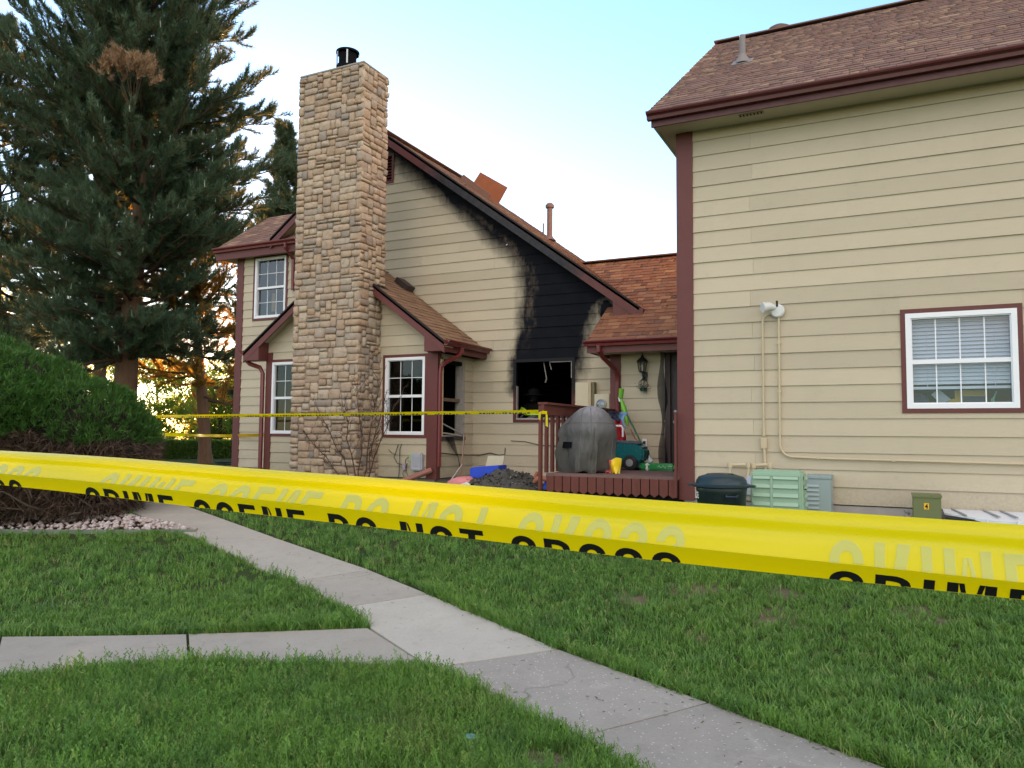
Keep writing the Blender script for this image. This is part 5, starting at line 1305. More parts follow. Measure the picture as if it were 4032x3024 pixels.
BARE = [(-1.46, 6.40, .26), (-1.86, 6.0, .20), (-.74, 5.88, .24), (-1.42, 3.30, .20), (.20, 6.30, .22), (-.78, 6.50, .18), (-2.6, 7.6, .25), (-1.2, 5.4, .10)]
xs = np.concatenate([[-600, -200, -80, -40], np.arange(-26, 8.01, 0.5), [20, 60, 200, 600]]); ys = np.concatenate([[-200, -60, -15, -4], np.arange(0, 12.01, 0.4), [14, 18, 25, 40, 80, 200, 700]])
X, Y = np.meshgrid(xs, ys); Vg = np.stack([X.ravel(), Y.ravel(), gz_np(X, Y).ravel()], 1); nx = len(xs)
Fg = [(j*nx+i, j*nx+i+1, (j+1)*nx+i+1, (j+1)*nx+i) for j in range(len(ys)-1) for i in range(nx-1)]
tri_object('ground', Vg, Fg, t_ground(), kind='structure', smooth=True)

def concrete(name, base, aggregate=0.0, light_edge=0.0):
    t = NT(name)
    n = t.noise(1.7, 6, 0.65); n2 = t.noise(60, 4, 0.75); n3 = t.noise(6, 5, 0.7)
    c = t.mix(n, tuple(x*.80 for x in base), tuple(x*1.16 for x in base))
    c = t.mix(t.maprange(n3, .52, .75, 0, .35), c, tuple(x*.62 for x in base))
    c = t.mix(t.maprange(n2, .45, .72, 0, .3), c, tuple(x*.6 for x in base))
    if aggregate:
        v = t.n('ShaderNodeTexVoronoi'); t.l(t.pos(), v.inputs['Vector']); v.inputs['Scale'].default_value = 46
        f = t.maprange(v.outputs['Distance'], .16, .26, 1, 0)
        sel = t.math('GREATER_THAN', v.outputs['Color'], .62)
        c = t.mix(t.math('MULTIPLY', t.math('MULTIPLY', f, sel), aggregate), c, (.60, .55, .50))
        c = t.mix(t.maprange(t.noise(3.2, 6, .72, dist=.8), .58, .72, 0, .42), c, (.47, .44, .39))
    wv_ = t.n('ShaderNodeTexNoise'); t.l(t.pos(), wv_.inputs['Vector']); wv_.inputs['Scale'].default_value = 3.0
    off_ = t.n('ShaderNodeVectorMath', operation='MULTIPLY_ADD'); t.l(wv_.outputs['Color'], off_.inputs[0]); off_.inputs[1].default_value = (.5, .5, 0); t.l(t.pos(), off_.inputs[2])
    vc = t.n('ShaderNodeTexVoronoi', feature='DISTANCE_TO_EDGE'); vc.inputs['Scale'].default_value = .42; t.l(off_.outputs[0], vc.inputs['Vector'])
    crack = t.math('MULTIPLY', t.maprange(vc.outputs['Distance'], .0015, .006, 1, 0), t.maprange(t.noise(1.1, 3), .45, .6))
    c = t.mix(t.math('MULTIPLY', crack, .28), c, (.07, .06, .05))
    c = t.mix(t.maprange(t.noise(11, 6, .8), .60, .70, 0, .35), c, (.12, .11, .09))
    h = t.n('ShaderNodeHueSaturation'); t.l(c, h.inputs['Color']); t.val(h.inputs['Value'], t.maprange(t.rnd(), 0, 1, .90, 1.08))
    return t.done(t.bsdf(h.outputs[0], .92, .2, 0.0, t.math('ADD', n2, n3), .3, .006))
CON = concrete('walk_concrete', (0.385, 0.347, 0.290)); CONL = concrete('pale_walk_concrete', (0.46, 0.42, 0.355)); CONA = concrete('worn_aggregate_concrete', (0.325, 0.296, 0.255), .8)
walk = bpy.data.objects.new('sidewalk', None); COL.objects.link(walk); walk['kind'] = 'structure'; walk['label'] = 'cracked grey concrete footpath crossing the lawn'
J = [((.78, 2.52), (1.25, 3.28)), ((-.45, 3.02), (.02, 3.87)), ((-1.40, 3.62), (-.907, 4.31)), ((-2.58, 4.17), (-1.98, 4.774)), ((-3.95, 4.98), (-3.467, 5.54)), ((-4.86, 5.42), (-4.42, 6.0)), ((-7.14, 6.46), (-6.30, 6.76)), ((-9.26, 7.29), (-8.30, 7.62)), ((-10.75, 7.92), (-9.9, 8.32)), ((-14.6, 9.3), (-14.0, 9.9))]
PATH = []
def slab_piece(poly, m, g=0.006):
    c = Vector((sum(p[0] for p in poly)/len(poly), sum(p[1] for p in poly)/len(poly)))
    q = []
    for p in poly:
        d = Vector(p)-c; q.append(Vector(p)-d.normalized()*g*1.4)
    pts = []
    for i in range(len(q)):          # subdivided outline follows the slope
        a, b = q[i], q[(i+1) % len(q)]
        for k in range(3): pts.append(a.lerp(b, k/3))
    top = [(p.x, p.y, gz(p.x, p.y)+.018) for p in pts]; mb = MB(); n = len(top)
    mb.add(top + [(c.x, c.y, gz(c.x, c.y)+.018)] + [(x, y, z-.10) for x, y, z in top], [(i, (i+1) % n, n) for i in range(n)] + [(i, n+1+i, n+1+(i+1) % n, (i+1) % n) for i in range(n)])
    mb.build('slab', m, walk); PATH.append([tuple(p) for p in poly])
for i in range(len(J)-1):
    (l0, r0), (l1, r1) = J[i], J[i+1]
    m = CONA if i < 3 and i != 2 else (CONL if i in (2, 3) else CON)
    m = [CONA, CONA, CONA, CONL, CON, CON, CON, CON, CON][i] if i < 9 else CON
    if i == 3: slab_piece([l0, r0, r1, l1, (-3.43, 4.68)], CONL)
    else: slab_piece([l0, r0, r1, l1], m)
Bt = [(-3.43, 4.67), (-4.57, 4.06), (-5.75, 3.45), (-8.4, 2.0)]; Bb = [(-2.60, 4.175), (-4.03, 3.60), (-4.83, 2.84), (-7.6, 1.2)]
for i in range(3): slab_piece([Bt[i], Bb[i], Bb[i+1], Bt[i+1]], CON if i else CON, .010 if i == 1 else .006)

lt_v = []; lt_f = []
for k in range(170):
    i = random.randrange(1, 6); (l0, r0), (l1, r1) = J[i], J[i+1]; u, v_ = random.random(), random.random()**(.45)
    p = Vector(l0).lerp(Vector(r0), v_).lerp(Vector(l1).lerp(Vector(r1), v_), u); z = gz(p.x, p.y)+.0195; a = random.uniform(0, 6.28); L = random.uniform(.004, .016); w_ = random.uniform(.001, .004); b = len(lt_v)
    ca, sa = math.cos(a), math.sin(a)
    lt_v += [(p.x-ca*L-sa*w_, p.y-sa*L+ca*w_, z), (p.x-ca*L+sa*w_, p.y-sa*L-ca*w_, z), (p.x+ca*L+sa*w_, p.y+sa*L-ca*w_, z+.004), (p.x+ca*L-sa*w_, p.y+sa*L+ca*w_, z+.003)]; lt_f.append((b, b+1, b+2, b+3))
tri_object('path_litter', lt_v, lt_f, simple('dry_litter', (.12, .085, .05), .9, .1, var=.5, scale=30), kind='stuff')
BED = [(-7.50, 6.74), (-8.88, 6.32), (-10.1, 5.93), (-14.0, 4.8), (-14.0, 8.6), (-10.9, 7.88), (-9.35, 7.22), (-8.25, 6.98)]
def in_poly(px, py, poly):
    r = np.zeros(px.shape, bool); j = len(poly)-1
    for i in range(len(poly)):
        xi, yi = poly[i]; xj, yj = poly[j]
        r ^= ((yi > py) != (yj > py)) & (px < (xj-xi)*(py-yi)/(yj-yi+1e-12)+xi); j = i
    return r
bp_ = [(x, y, gz(x, y)+.006) for x, y in BED]
o = MB().add(bp_, [tuple(range(len(bp_)))]).build('rock_bed', simple('bed_soil', (0.045, 0.028, 0.020), .95, .1, var=.4, scale=20, bump=.6)); o['kind'] = 'structure'
tag(MB().prism([(-7.48, 6.70, gz(-7.48, 6.7)-.02), (-8.88, 6.29, gz(-8.9, 6.3)-.02), (-14, 4.76, -1.42), (-14, 4.76, -1.34), (-8.88, 6.29, gz(-8.9, 6.3)+.05), (-7.48, 6.70, gz(-7.5, 6.7)+.05)], (0.003, .012, 0)).build('bed_edging', simple('grey_green_edging', (.14, .17, .13), .6)), 'thin grey-green edging strip between rock bed and lawn', 'edging')
N = 5200; rx = RNG.uniform(-12.5, -7.4, N); ry = RNG.uniform(5.2, 8.2, N); ok = in_poly(rx, ry, BED); rx, ry = rx[ok], ry[ok]
dens = np.clip((rx+11.0)/2.2, .15, 1); dens = np.where((ry - (6.74+(rx+7.5)*.305)) < .18, np.maximum(dens, .55), dens); ok = RNG.random(len(rx)) < dens; rx, ry = rx[ok], ry[ok]; n = len(rx)
tmpl = np.array([(1, 0, 0), (-1, 0, 0), (0, 1, 0), (0, -1, 0), (0, 0, 1), (0, 0, -1)], float); tf = np.array([(0,2,4),(2,1,4),(1,3,4),(3,0,4),(2,0,5),(1,2,5),(3,1,5),(0,3,5)])
sz = RNG.uniform(.016, .040, n)[:, None, None]; jit = RNG.normal(0, .22, (n, 6, 3)); ang = RNG.uniform(0, 6.28, n)
rv = (tmpl[None]*np.array([1.25, .9, .75])+jit)*sz; c_, s_ = np.cos(ang)[:, None], np.sin(ang)[:, None]
rv = np.stack([rv[..., 0]*c_-rv[..., 1]*s_, rv[..., 0]*s_+rv[..., 1]*c_, rv[..., 2]], -1) + np.stack([rx, ry, gz_np(rx, ry)+.022+RNG.uniform(0, .02, n)], -1)[:, None]
t = NT('pale_pink_rock'); c = t.ramp(t.rnd(), [(0, (.40, .31, .29)), (.35, (.50, .42, .40)), (.6, (.36, .26, .22)), (.8, (.56, .50, .47)), (1, (.27, .19, .16))])
tri_object('bed_rocks', rv.reshape(-1, 3), (tf[None]+(np.arange(n)*6)[:, None, None]).reshape(-1, 3), t.done(t.bsdf(c, .9, .2, 0, t.noise(40, 3), .4, .006)), kind='stuff', tone=np.repeat(RNG.random(n), 8))
tag(MB().lathe([(0.0, 0.0), (.028, .006), (.036, .0), (.0, -.012)], (-1.83, 3.33, -1.452), 14, cap=False, sy=.8).build('teal_lid', simple('teal_disc', (.10, .24, .21), .6)), 'small teal plastic disc lying in the foreground grass', 'lid')

# ================================================================ grass
def make_tuft(name, seed, n, h, spread, lean, m, w=0.0025, heads=0):
    r = random.Random(seed); V = []; F = []
    for k in range(n):
        a = r.uniform(0, 6.283); d = spread*math.sqrt(r.random()); x, y = d*math.cos(a), d*math.sin(a)
        hh = h*r.uniform(.55, 1.15); b = r.uniform(0, 6.283); l = lean*r.uniform(.2, 1.2)*hh; bx_, by_ = math.cos(b), math.sin(b)
        px, py = -by_, bx_; ww = w*r.uniform(.7, 1.25); base = len(V)
        for q, (tt, wk) in enumerate(((0, 1), (.42, .9), (.78, .6))):
            cx, cy, cz = x+bx_*l*tt*tt, y+by_*l*tt*tt, hh*tt*(1-.15*tt*lean)
            V.append((cx-px*ww*wk, cy-py*ww*wk, cz)); V.append((cx+px*ww*wk, cy+py*ww*wk, cz))
        V.append((x+bx_*l, y+by_*l, hh*(1-.2*lean)))
        F += [(base, base+1, base+3, base+2), (base+2, base+3, base+5, base+4), (base+4, base+5, base+6)]
        if k < heads:
            tx, ty, tz = x+bx_*l*.7, y+by_*l*.7, hh*1.5; b2 = len(V)
            V += [(x-.001, y, 0), (x+.001, y, 0), (tx+.0012, ty, tz), (tx-.0012, ty, tz)]; F.append((b2, b2+1, b2+2, b2+3))
            for q in range(7):
                z2 = tz-.006*q; b3 = len(V); e1, e2 = r.uniform(-.012, .012), r.uniform(-.012, .012)
                V += [(tx, ty, z2), (tx+e1, ty+e2, z2+.008), (tx+e1*.6, ty+e2*.6, z2+.014)]; F.append((b3, b3+1, b3+2))
    me = bpy.data.meshes.new(name); me.from_pydata(V, [], F); me.materials.append(m)
    return bpy.data.objects.new(name, me)
def grass_mat():
    t = NT('lawn_blade')
    c = t.ramp(t.rnd(), [(0, (.050, .125, .024)), (.25, (.092, .212, .038)), (.5, (.124, .255, .046)), (.7, (.086, .200, .050)), (.88, (.175, .300, .062)), (1, (.26, .28, .11))])
    p = t.noise(.55, 4, .6); p2 = t.noise(2.6, 4, .65)
    hv = t.n('ShaderNodeHueSaturation'); t.l(c, hv.inputs['Color']); t.val(hv.inputs['Value'], t.maprange(t.noise(5.5, 4, .7), .32, .68, .72, 1.5)); c = hv.outputs[0]
    c = t.mix(t.maprange(p, .40, .66, 0, .6), c, (.165, .300, .052))
    c = t.mix(t.maprange(p2, .52, .70, 0, .55), c, (.058, .150, .046))
    c = t.mix(t.maprange(t.noise(1.1, 4, .7), .62, .76, 0, .5), c, (.20, .19, .075))
    d = t.bsdf(c, .5, .35); tr = t.n('ShaderNodeBsdfTranslucent'); t.l(t.mix(.45, c, (.20, .36, .04)), tr.inputs[0])
    x = t.n('ShaderNodeMixShader'); x.inputs[0].default_value = .30; t.l(d, x.inputs[1]); t.l(tr.outputs[0], x.inputs[2]); return t.done(x.outputs[0])
GRASS = grass_mat()
tufts = bpy.data.collections.new('grass_tufts')
for i in range(5): tufts.objects.link(make_tuft('tuft', 10+i, 11, .060, .030, .85, GRASS))
long_t = bpy.data.collections.new('long_grass_tufts')
for i in range(4): long_t.objects.link(make_tuft('long_tuft', 40+i, 12,   .100, .032, .75, GRASS, .0027, heads=2 if i < 2 else (1 if i == 2 else 0)))
def scatter(name, pts, rot, scl, coll):
    me = bpy.data.meshes.new(name); me.vertices.add(len(pts)); me.vertices.foreach_set('co', pts.astype(np.float32).ravel())
    a = me.attributes.new('rot', 'FLOAT_VECTOR', 'POINT'); a.data.foreach_set('vector', rot.astype(np.float32).ravel())
    a = me.attributes.new('scl', 'FLOAT', 'POINT'); a.data.foreach_set('value', scl.astype(np.float32)); me.update()
    o = bpy.data.objects.new(name, me); COL.objects.link(o); o['kind'] = 'stuff'
    g = bpy.data.node_groups.new(name, 'GeometryNodeTree')
    g.interface.new_socket('Geometry', in_out='INPUT', socket_type='NodeSocketGeometry'); g.interface.new_socket('Geometry', in_out='OUTPUT', socket_type='NodeSocketGeometry')
    gi = g.nodes.new('NodeGroupInput'); go = g.nodes.new('NodeGroupOutput'); ip = g.nodes.new('GeometryNodeInstanceOnPoints'); ci = g.nodes.new('GeometryNodeCollectionInfo')
    ci.inputs['Collection'].default_value = coll; ci.inputs['Separate Children'].default_value = True; ci.inputs['Reset Children'].default_value = True
    ip.inputs['Pick Instance'].default_value = True
    na = g.nodes.new('GeometryNodeInputNamedAttribute'); na.data_type = 'FLOAT_VECTOR'; na.inputs['Name'].default_value = 'rot'
    nb_ = g.nodes.new('GeometryNodeInputNamedAttribute'); nb_.data_type = 'FLOAT'; nb_.inputs['Name'].default_value = 'scl'
    g.links.new(gi.outputs[0], ip.inputs['Points']); g.links.new(ci.outputs[0], ip.inputs['Instance']); g.links.new(na.outputs['Attribute'], ip.inputs['Rotation']); g.links.new(nb_.outputs['Attribute'], ip.inputs['Scale']); g.links.new(ip.outputs[0], go.inputs[0])
    o.modifiers.new('grass', 'NODES').node_group = g; return o
def lawn_points(n, x0, x1, y0, y1, dmin, dmax, margin=.06):
    x = RNG.uniform(x0, x1, n); y = RNG.uniform(y0, y1, n); d = np.hypot(x, y); ok = (d >= dmin) & (d < dmax)
    cz = x*CF.x+y*CF.y+gz_np(x, y)*CF.z; cx = x*CR.x+y*CR.y+gz_np(x, y)*CR.z
    ok &= (cz > .3) & (np.abs(cx/np.maximum(cz, .1)) < .667+.50)
    for p in PATH:
        for ex_, ey_ in ((0, 0), (.03, .02), (-.03, -.02), (-.02, .03), (.02, -.03)): ok &= ~(in_poly(x+ex_, y+ey_, p) & ((RNG.random(n) < .9) if ex_ else True))
    ok &= ~in_poly(x, y, BED); ok &= ~((x > -2.45) & (y > 9.95)); ok &= ~((x > -4.25) & (x < -2.3) & (y > 9.8)); ok &= y < 11.9; ok &= ~((np.abs(x+5.35) < .8) & (np.abs(y-10.75) < .55))
    for (bx_, by_, r) in BARE:
        q = np.hypot(x-bx_, (y-by_)); ok &= ~((q < r*RNG.uniform(.15, 1.5, n)) & (RNG.random(n) < .78))
    return x[ok], y[ok]
def lawn(specs, name, coll, smin, smax):
    X = []; Y = []; S = []
    for (n, x0, x1, y0, y1, d0, d1, k) in specs:
        x, y = lawn_points(n, x0, x1, y0, y1, d0, d1); X.append(x); Y.append(y); S.append(RNG.uniform(smin, smax, len(x))*k*(.8+.45*np.array([noise.noise(Vector((a*1.7, b*1.7, 0))) + .5 for a, b in zip(x, y)])))
    X = np.concatenate(X); Y = np.concatenate(Y); S = np.concatenate(S)
    rot = np.stack([RNG.normal(0, .12, len(X)), RNG.normal(0, .12, len(X)), RNG.uniform(0, 6.28, len(X))], 1)
    return scatter(name, np.stack([X, Y, gz_np(X, Y)], 1), rot, S, coll)
lawn([(66000, -7, 4, 1, 6.2, 1.2, 5.0, 1.0), (80000, -10, 5.5, 2, 8.2, 5.0, 7.4, 1.0), (52000, -15, 6, 2, 12, 7.4, 10.5, 1.15), (32000, -22, 6, 3, 13, 10.5, 18, 1.5)], 'lawn_grass', tufts, .75, 1.25)
# unmown fringe and the long foreground grass left of the walk
def fringe(n):
    x = RNG.uniform(-6, -.3, n); y = RNG.uniform(2.0, 4.4, n); ok = np.ones(n, bool)
    for p in PATH: ok &= ~in_poly(x, y, p)
    below = y < np.interp(x, [-8, -4.83, -4.03, -2.6, -1.4, -.45, .78], [1.3, 2.84, 3.6, 4.175, 3.62, 3.02, 2.5]); ok &= below
    q = np.hypot(x-BARE[3][0], y-BARE[3][1]); ok &= q > .17
    return x[ok], y[ok]
x, y = fringe(26000); d = np.hypot(x, y); ok = d > 2.1; x, y = x[ok], y[ok]
def edge_pts(a, b, n, w):
    n *= 2; t_ = RNG.random(n); nrm = np.array([-(b[1]-a[1]), b[0]-a[0]]); nrm = nrm/np.hypot(*nrm); o_ = np.abs(RNG.normal(0, w, n))
    o_ = o_*np.where(RNG.random(n) < .5, 1, -1); qx, qy = a[0]+(b[0]-a[0])*t_+nrm[0]*o_, a[1]+(b[1]-a[1])*t_+nrm[1]*o_
    ok = ~in_poly(qx, qy, BED)
    for p in PATH: ok &= ~in_poly(qx, qy, p)
    return qx[ok], qy[ok]
ex = [x]; ey = [y]
for a, b, n, w_ in (((-3.95, 4.98), (-3.43, 4.70), 160, .03), ((-3.5, 4.72), (-4.57, 4.09), 160, .02), ((-4.86, 5.44), (-3.95, 5.0), 220, .03), ((-7.1, 6.5), (-4.86, 5.46), 300, .03), ((-.9, 4.33), (-1.98, 4.80), 160, -.03), ((-1.98, 4.8), (-3.47, 5.56), 200, .02), ((.3, 3.8), (-.9, 4.33), 160, .02)):
    if b[0] > a[0]: nn = 1
    qx, qy = edge_pts(a, b, n, abs(w_))
    ex.append(qx); ey.append(qy)
x = np.concatenate(ex); y = np.concatenate(ey)
scatter('long_grass', np.stack([x, y, gz_np(x, y)], 1), np.stack([RNG.normal(0, .2, len(x)), RNG.normal(0, .2, len(x)), RNG.uniform(0, 6.28, len(x))], 1), RNG.uniform(.6, 1.15, len(x))*(.75+.4*np.array([noise.noise(Vector((a*1.9, b*1.9, 5)))+.5 for a, b in zip(x, y)])), long_t)

# ================================================================ trees
BARK = simple('pine_bark', (0.13, 0.075, 0.048), .95, .1, var=.45, scale=5, stretch=(3, 3, .7), bump=.9, bscale=14)
TWIG = simple('brown_twig', (0.075, 0.048, 0.034), .95, .1, var=.3)
NEEDLE = leaf_mat('pine_needle', [(.046, .104, .066), (.066, .130, .076), (.056, .116, .060), (.088, .150, .084)], (.30, .20, .06), .22)
NEEDLE_GOLD = leaf_mat('sun_tinted_pine_needle', [(.045, .075, .032), (.09, .085, .026), (.19, .095, .028), (.055, .075, .035)], (.90, .42, .06), .50)  # orange of the low sun put into the needle colours
NEEDLE_DEAD = leaf_mat('dead_pine_needle', [(.30, .18, .10), (.36, .22, .125), (.25, .145, .08)], (.40, .24, .12), .15)
CANDLE = simple('pine_candle', (.26, .30, .22), .7)

def needles(name, P, D, L, parent, m, per=14, w=.011, spread=(.35, .95)):
    """needle brushes at points P along directions D, as one part"""
    P = np.asarray(P); D = np.asarray(D); n = len(P)
    D = D/np.linalg.norm(D, axis=1, keepdims=True); a = np.cross(D, [.3, .2, .93]); a /= np.linalg.norm(a, axis=1, keepdims=True)+1e-9; b = np.cross(D, a)
    th = RNG.uniform(0, 6.28, (n, per)); sp = RNG.uniform(*spread, (n, per)); ln = L*RNG.uniform(.65, 1.15, (n, per))
    dr = D[:, None]*np.cos(sp)[..., None] + (a[:, None]*np.cos(th)[..., None] + b[:, None]*np.sin(th)[..., None])*np.sin(sp)[..., None]
    st = P[:, None] + D[:, None]*(RNG.uniform(-.6, .25, (n, per))*L)[..., None]
    sd = np.cross(dr, RNG.normal(0, 1, (n, per, 3))); sd /= np.linalg.norm(sd, axis=2, keepdims=True)+1e-9; sd *= w/2
    V = np.stack([st-sd, st+sd, st+dr*ln[..., None]], 2).reshape(-1, 3)
    return tri_object(name, V, np.arange(len(V)).reshape(-1, 3), m, parent, 'stuff', np.repeat(RNG.random(n), per))

def pine(name, base, height, label, crown0, radius, tr, seed, whorl=.42, per_whorl=6, twigs=11, lean=(0, 0), m=NEEDLE, dens=1.0, needle=.19, w=.019, group=None, dead=None, bare_below=None, per=13, candles=0):
    r = random.Random(seed); base = Vector(base); root = thing(name, base, label, 'pine tree', group)
    axis = lambda z: base + Vector((lean[0]*z/height + .10*math.sin(z*.5+seed), lean[1]*z/height + .10*math.cos(z*.43+seed), z))
    pts = [axis(height*i/22) for i in range(23)]
    MB().tube(pts, [tr*(1-.93*(i/22)**.9)*(1.18 if i == 0 else 1) for i in range(23)], 12).build('trunk', BARK, root, smooth=True)
    br = MB(); P = []; D = []; PD = []; DD = []; C = []
    z = crown0
    while z < height-.25:
        f = (z-crown0)/(height-crown0)
        rad = radius(f)
        for k in range(per_whorl):
            if r.random() < .08: continue
            az = r.uniform(0, 6.283); L = rad*r.uniform(.55, 1.02); el = .12+.42*f+r.uniform(-.32, .30)
            if f < .12: el -= .22
            st = axis(z+r.uniform(-.15, .15)); d = Vector((math.cos(az), math.sin(az), 0)); nseg = 7; q = []
            curve = r.uniform(.05, .34)
            for i in range(nseg+1):
                s = i/nseg
                q.append(st + d*(L*s*math.cos(el)) + Vector((0, 0, L*s*math.sin(el) + L*curve*(s*s - .55*s))) + Vector((r.uniform(-1, 1), r.uniform(-1, 1), r.uniform(-.6, .6)))*.035*L*s)
            br.tube(q, [max(.008, tr*.20*(1-f*.6)*(1-.88*i/nseg)) for i in range(nseg+1)], 5, cap=False)
            nt = max(6, int(1.9*twigs*(.5+.5*L/2.5)*dens))
            for j in range(nt):
                s = .22+.78*(j+r.random())/nt; i = min(int(s*nseg), nseg-1); p = q[i].lerp(q[i+1], s*nseg-i); t_ = (q[i+1]-q[i]).normalized()
                side = t_.cross(Vector((0, 0, 1))).normalized()*(1 if r.random() < .5 else -1)
                td = (t_*r.uniform(.35, 1.0) + side*r.uniform(.2, 1.0)*(1.15-s) + Vector((0, 0, r.uniform(-.25, 1.25)))).normalized()
                tl = (.34+.62*(1-s))*r.uniform(.7, 1.4)*min(1, .45+L/3.2); e = p+td*tl
                br.tube([p, p.lerp(e, .5)+Vector((0, 0, -.02)), e], [.010, .007, .004], 3, cap=False)
                m_ = max(4, int(tl/.07))
                isdead = dead and (p-Vector(dead[0])).length < dead[1]
                for u in range(m_):
                    uu = .15+.85*(u+.5)/m_; pp = p.lerp(e, uu)+Vector((r.gauss(0, .015), r.gauss(0, .015), r.gauss(0, .015)))
                    (PD if isdead else P).append(pp); (DD if isdead else D).append((td+Vector((0, 0, .25))).normalized())
                if candles and r.random() < candles: C.append(e)
        z += whorl*r.uniform(.75, 1.25)*(1-.35*f)
    br.build('branches', TWIG, root, fix=False)
    needles('crown', P, D, needle, root, m, per, w)
    if dead:
        c0 = Vector(dead[0]); bd = MB()
        for q_ in range(120):
            a_ = r.gauss(0, .5); p_ = c0 + CR*(.62*a_) + Vector((r.gauss(0, .15), r.gauss(0, .18), -.30*a_*a_ + r.gauss(0, .11))); d_ = (CR*(a_*.5)+Vector((r.gauss(0, .4), r.gauss(0, .4), .9))).normalized()
            for u in range(3):
                if r.random() < .75: PD.append(p_+d_*(.07*u)); DD.append(d_+Vector((0, 0, .2)))
                else: P.append(p_+d_*(.07*u)); D.append(d_)
            if q_ % 12 == 0: bd.tube([c0-Vector((0, -.3, 1.2)), (c0-Vector((0, -.2, .7))).lerp(p_, .5), p_], [.012, .008, .004], 4, cap=False)
        bd.build('dead_branches', TWIG, root, fix=False)
    if PD: needles('dead_needles', PD, DD, needle*.85, root, NEEDLE_DEAD, per, w)
    if C:
        cb = MB()
        for e in C:
            h = r.uniform(.10, .20); cb.tube([e, e+Vector((r.uniform(-.02, .02), r.uniform(-.02, .02), h))], [.014, .006], 4, cap=False)
        o = cb.build('candles', CANDLE, root, fix=False); o['kind'] = 'stuff'
    return root

def at_px(px, py, d):      # a spot d metres from the lens in the direction of photo pixel (px, py) of a 2212 x 1659 view
    v = CF + CR*((px-1106)/1661) - CU*((py-829.5)/1661); return v*d

prof_a = lambda f: float(np.interp(f, [0, .12, .33, .5, .68, 1], [2.6, 4.2, 4.7, 4.1, 3.0, .4]))
pine('pine_tree', (-19.5, 14.95, -1.0), 18.5, 'tallest dark pine with a brown dead patch and the thickest trunk', 3.1, prof_a, .36, 3, whorl=.33, per_whorl=8, twigs=12, candles=.08, dead=(at_px(268, 135, 19.0), .01), group='pines behind the juniper')
prof_b = lambda f: max(.3, 4.3*(1-f**1.6))+.2
pine('pine_tree', (-24.0, 17.15, -1.0), 15.2, 'pine with a thinner grey trunk left of the thickest one', 4.8, prof_b, .25, 11, whorl=.46, per_whorl=6, twigs=11, candles=.05, group='pines behind the juniper')
pine('pine_tree', tuple(at_px(-35, 950, 25.0).xy)+(-1.0,), 14.8, 'pine filling the left edge above the juniper', 4.6, lambda f: max(.3, 4.2*(1-f**1.5)), .26, 23, whorl=.46, per_whorl=6, twigs=11, group='pines behind the juniper')
pine('pine_tree', (-18.79, 17.07, -1.0), 9.0, 'leaning bare-stemmed pine with sparse branches tinted sunlit gold', 2.1, lambda f: 3.0*(1-.55*f), .21, 31, whorl=.62, per_whorl=5, twigs=6, lean=(-1.2, -.2), m=NEEDLE_GOLD, group='pines behind the juniper')
pine('pine_tree', (-22.2, 23.9, -1.0), 13.8, 'farther pine whose tip shows left of the stone chimney', 2.2, lambda f: max(.3, 3.0*(1-f**1.4)), .22, 47, whorl=.42, per_whorl=7, twigs=11, group='pines behind the juniper')

LEAF_GOLD = leaf_mat('sun_tinted_leaf', [(.045, .085, .018), (.065, .115, .022), (.085, .12, .02), (.12, .125, .02)], (.95, .72, .06), .7)  # sun glow from behind put into the yellow leaf colours
LEAF_GREEN = leaf_mat('green_leaf', [(.028, .068, .022), (.042, .095, .026), (.055, .115, .030)], (.40, .55, .06), .5)
def leafy(name, base, h, rad, label, cat, m, seed, count=9000, size=.12, trunk=.12, group=None, blobs=14, low=.12):
    r = random.Random(seed); base = Vector(base); root = thing(name, base, label, cat, group)
    tb = MB(); top = base+Vector((r.uniform(-.3, .3), r.uniform(-.3, .3), h*.75))
    tb.tube([base-Vector((0, 0, .05)), base.lerp(top, .5)+Vector((.1, .05, 0)), top], [trunk, trunk*.7, trunk*.2], 8)
    cs = []
    for k in range(blobs):
        a = r.uniform(0, 6.283); q = math.sqrt(r.random()); zz = r.uniform(low, .92)
        k_ = math.sin(min(1, zz*1.25)*math.pi*.62)
        c = base+Vector((math.cos(a)*rad*q*k_, math.sin(a)*rad*q*k_, h*zz)); cs.append((c, rad*r.uniform(.26, .48)))
        tb.tube([base.lerp(top, max(.1, zz*.7)), c.lerp(base.lerp(top, zz*.8), .3), c], [trunk*.35, trunk*.2, .012], 5, cap=False)
    tb.build('trunk', TWIG, root, fix=False)
    n = count; idx = RNG.integers(0, len(cs), n); cc = np.array([tuple(c) for c, _ in cs])[idx]; rr = np.array([q for _, q in cs])[idx]
    d = RNG.normal(0, 1, (n, 3)); d /= np.linalg.norm(d, axis=1, keepdims=True); p = cc + d*(rr*RNG.uniform(.45, 1.05, n)**.6)[:, None]*np.array([1, 1, .8])
    p[:, 2] = np.maximum(p[:, 2], base.z+.05)
    u = RNG.normal(0, 1, (n, 3)); u /= np.linalg.norm(u, axis=1, keepdims=True); v = np.cross(u, RNG.normal(0, 1, (n, 3))); v /= np.linalg.norm(v, axis=1, keepdims=True)
    s = size*RNG.uniform(.6, 1.3, n)[:, None]
    V = np.stack([p-u*s*.5, p+v*s*.32, p+u*s*.5, p-v*s*.32], 1).reshape(-1, 3)
    tri_object('crown', V, np.arange(len(V)).reshape(-1, 4), m, root, 'stuff', RNG.random(n)); return root
gb = lambda px, d: (lambda q: (q.x, q.y, -1.0))(at_px(px, 930, d))
G_ = 'leafy trees beyond the pines'
leafy('leafy_tree', gb(-60, 36), 8.8, 3.2, 'golden backlit leafy tree at the left edge above the juniper', 'tree', LEAF_GOLD, 1, 6500, .15, group=G_)
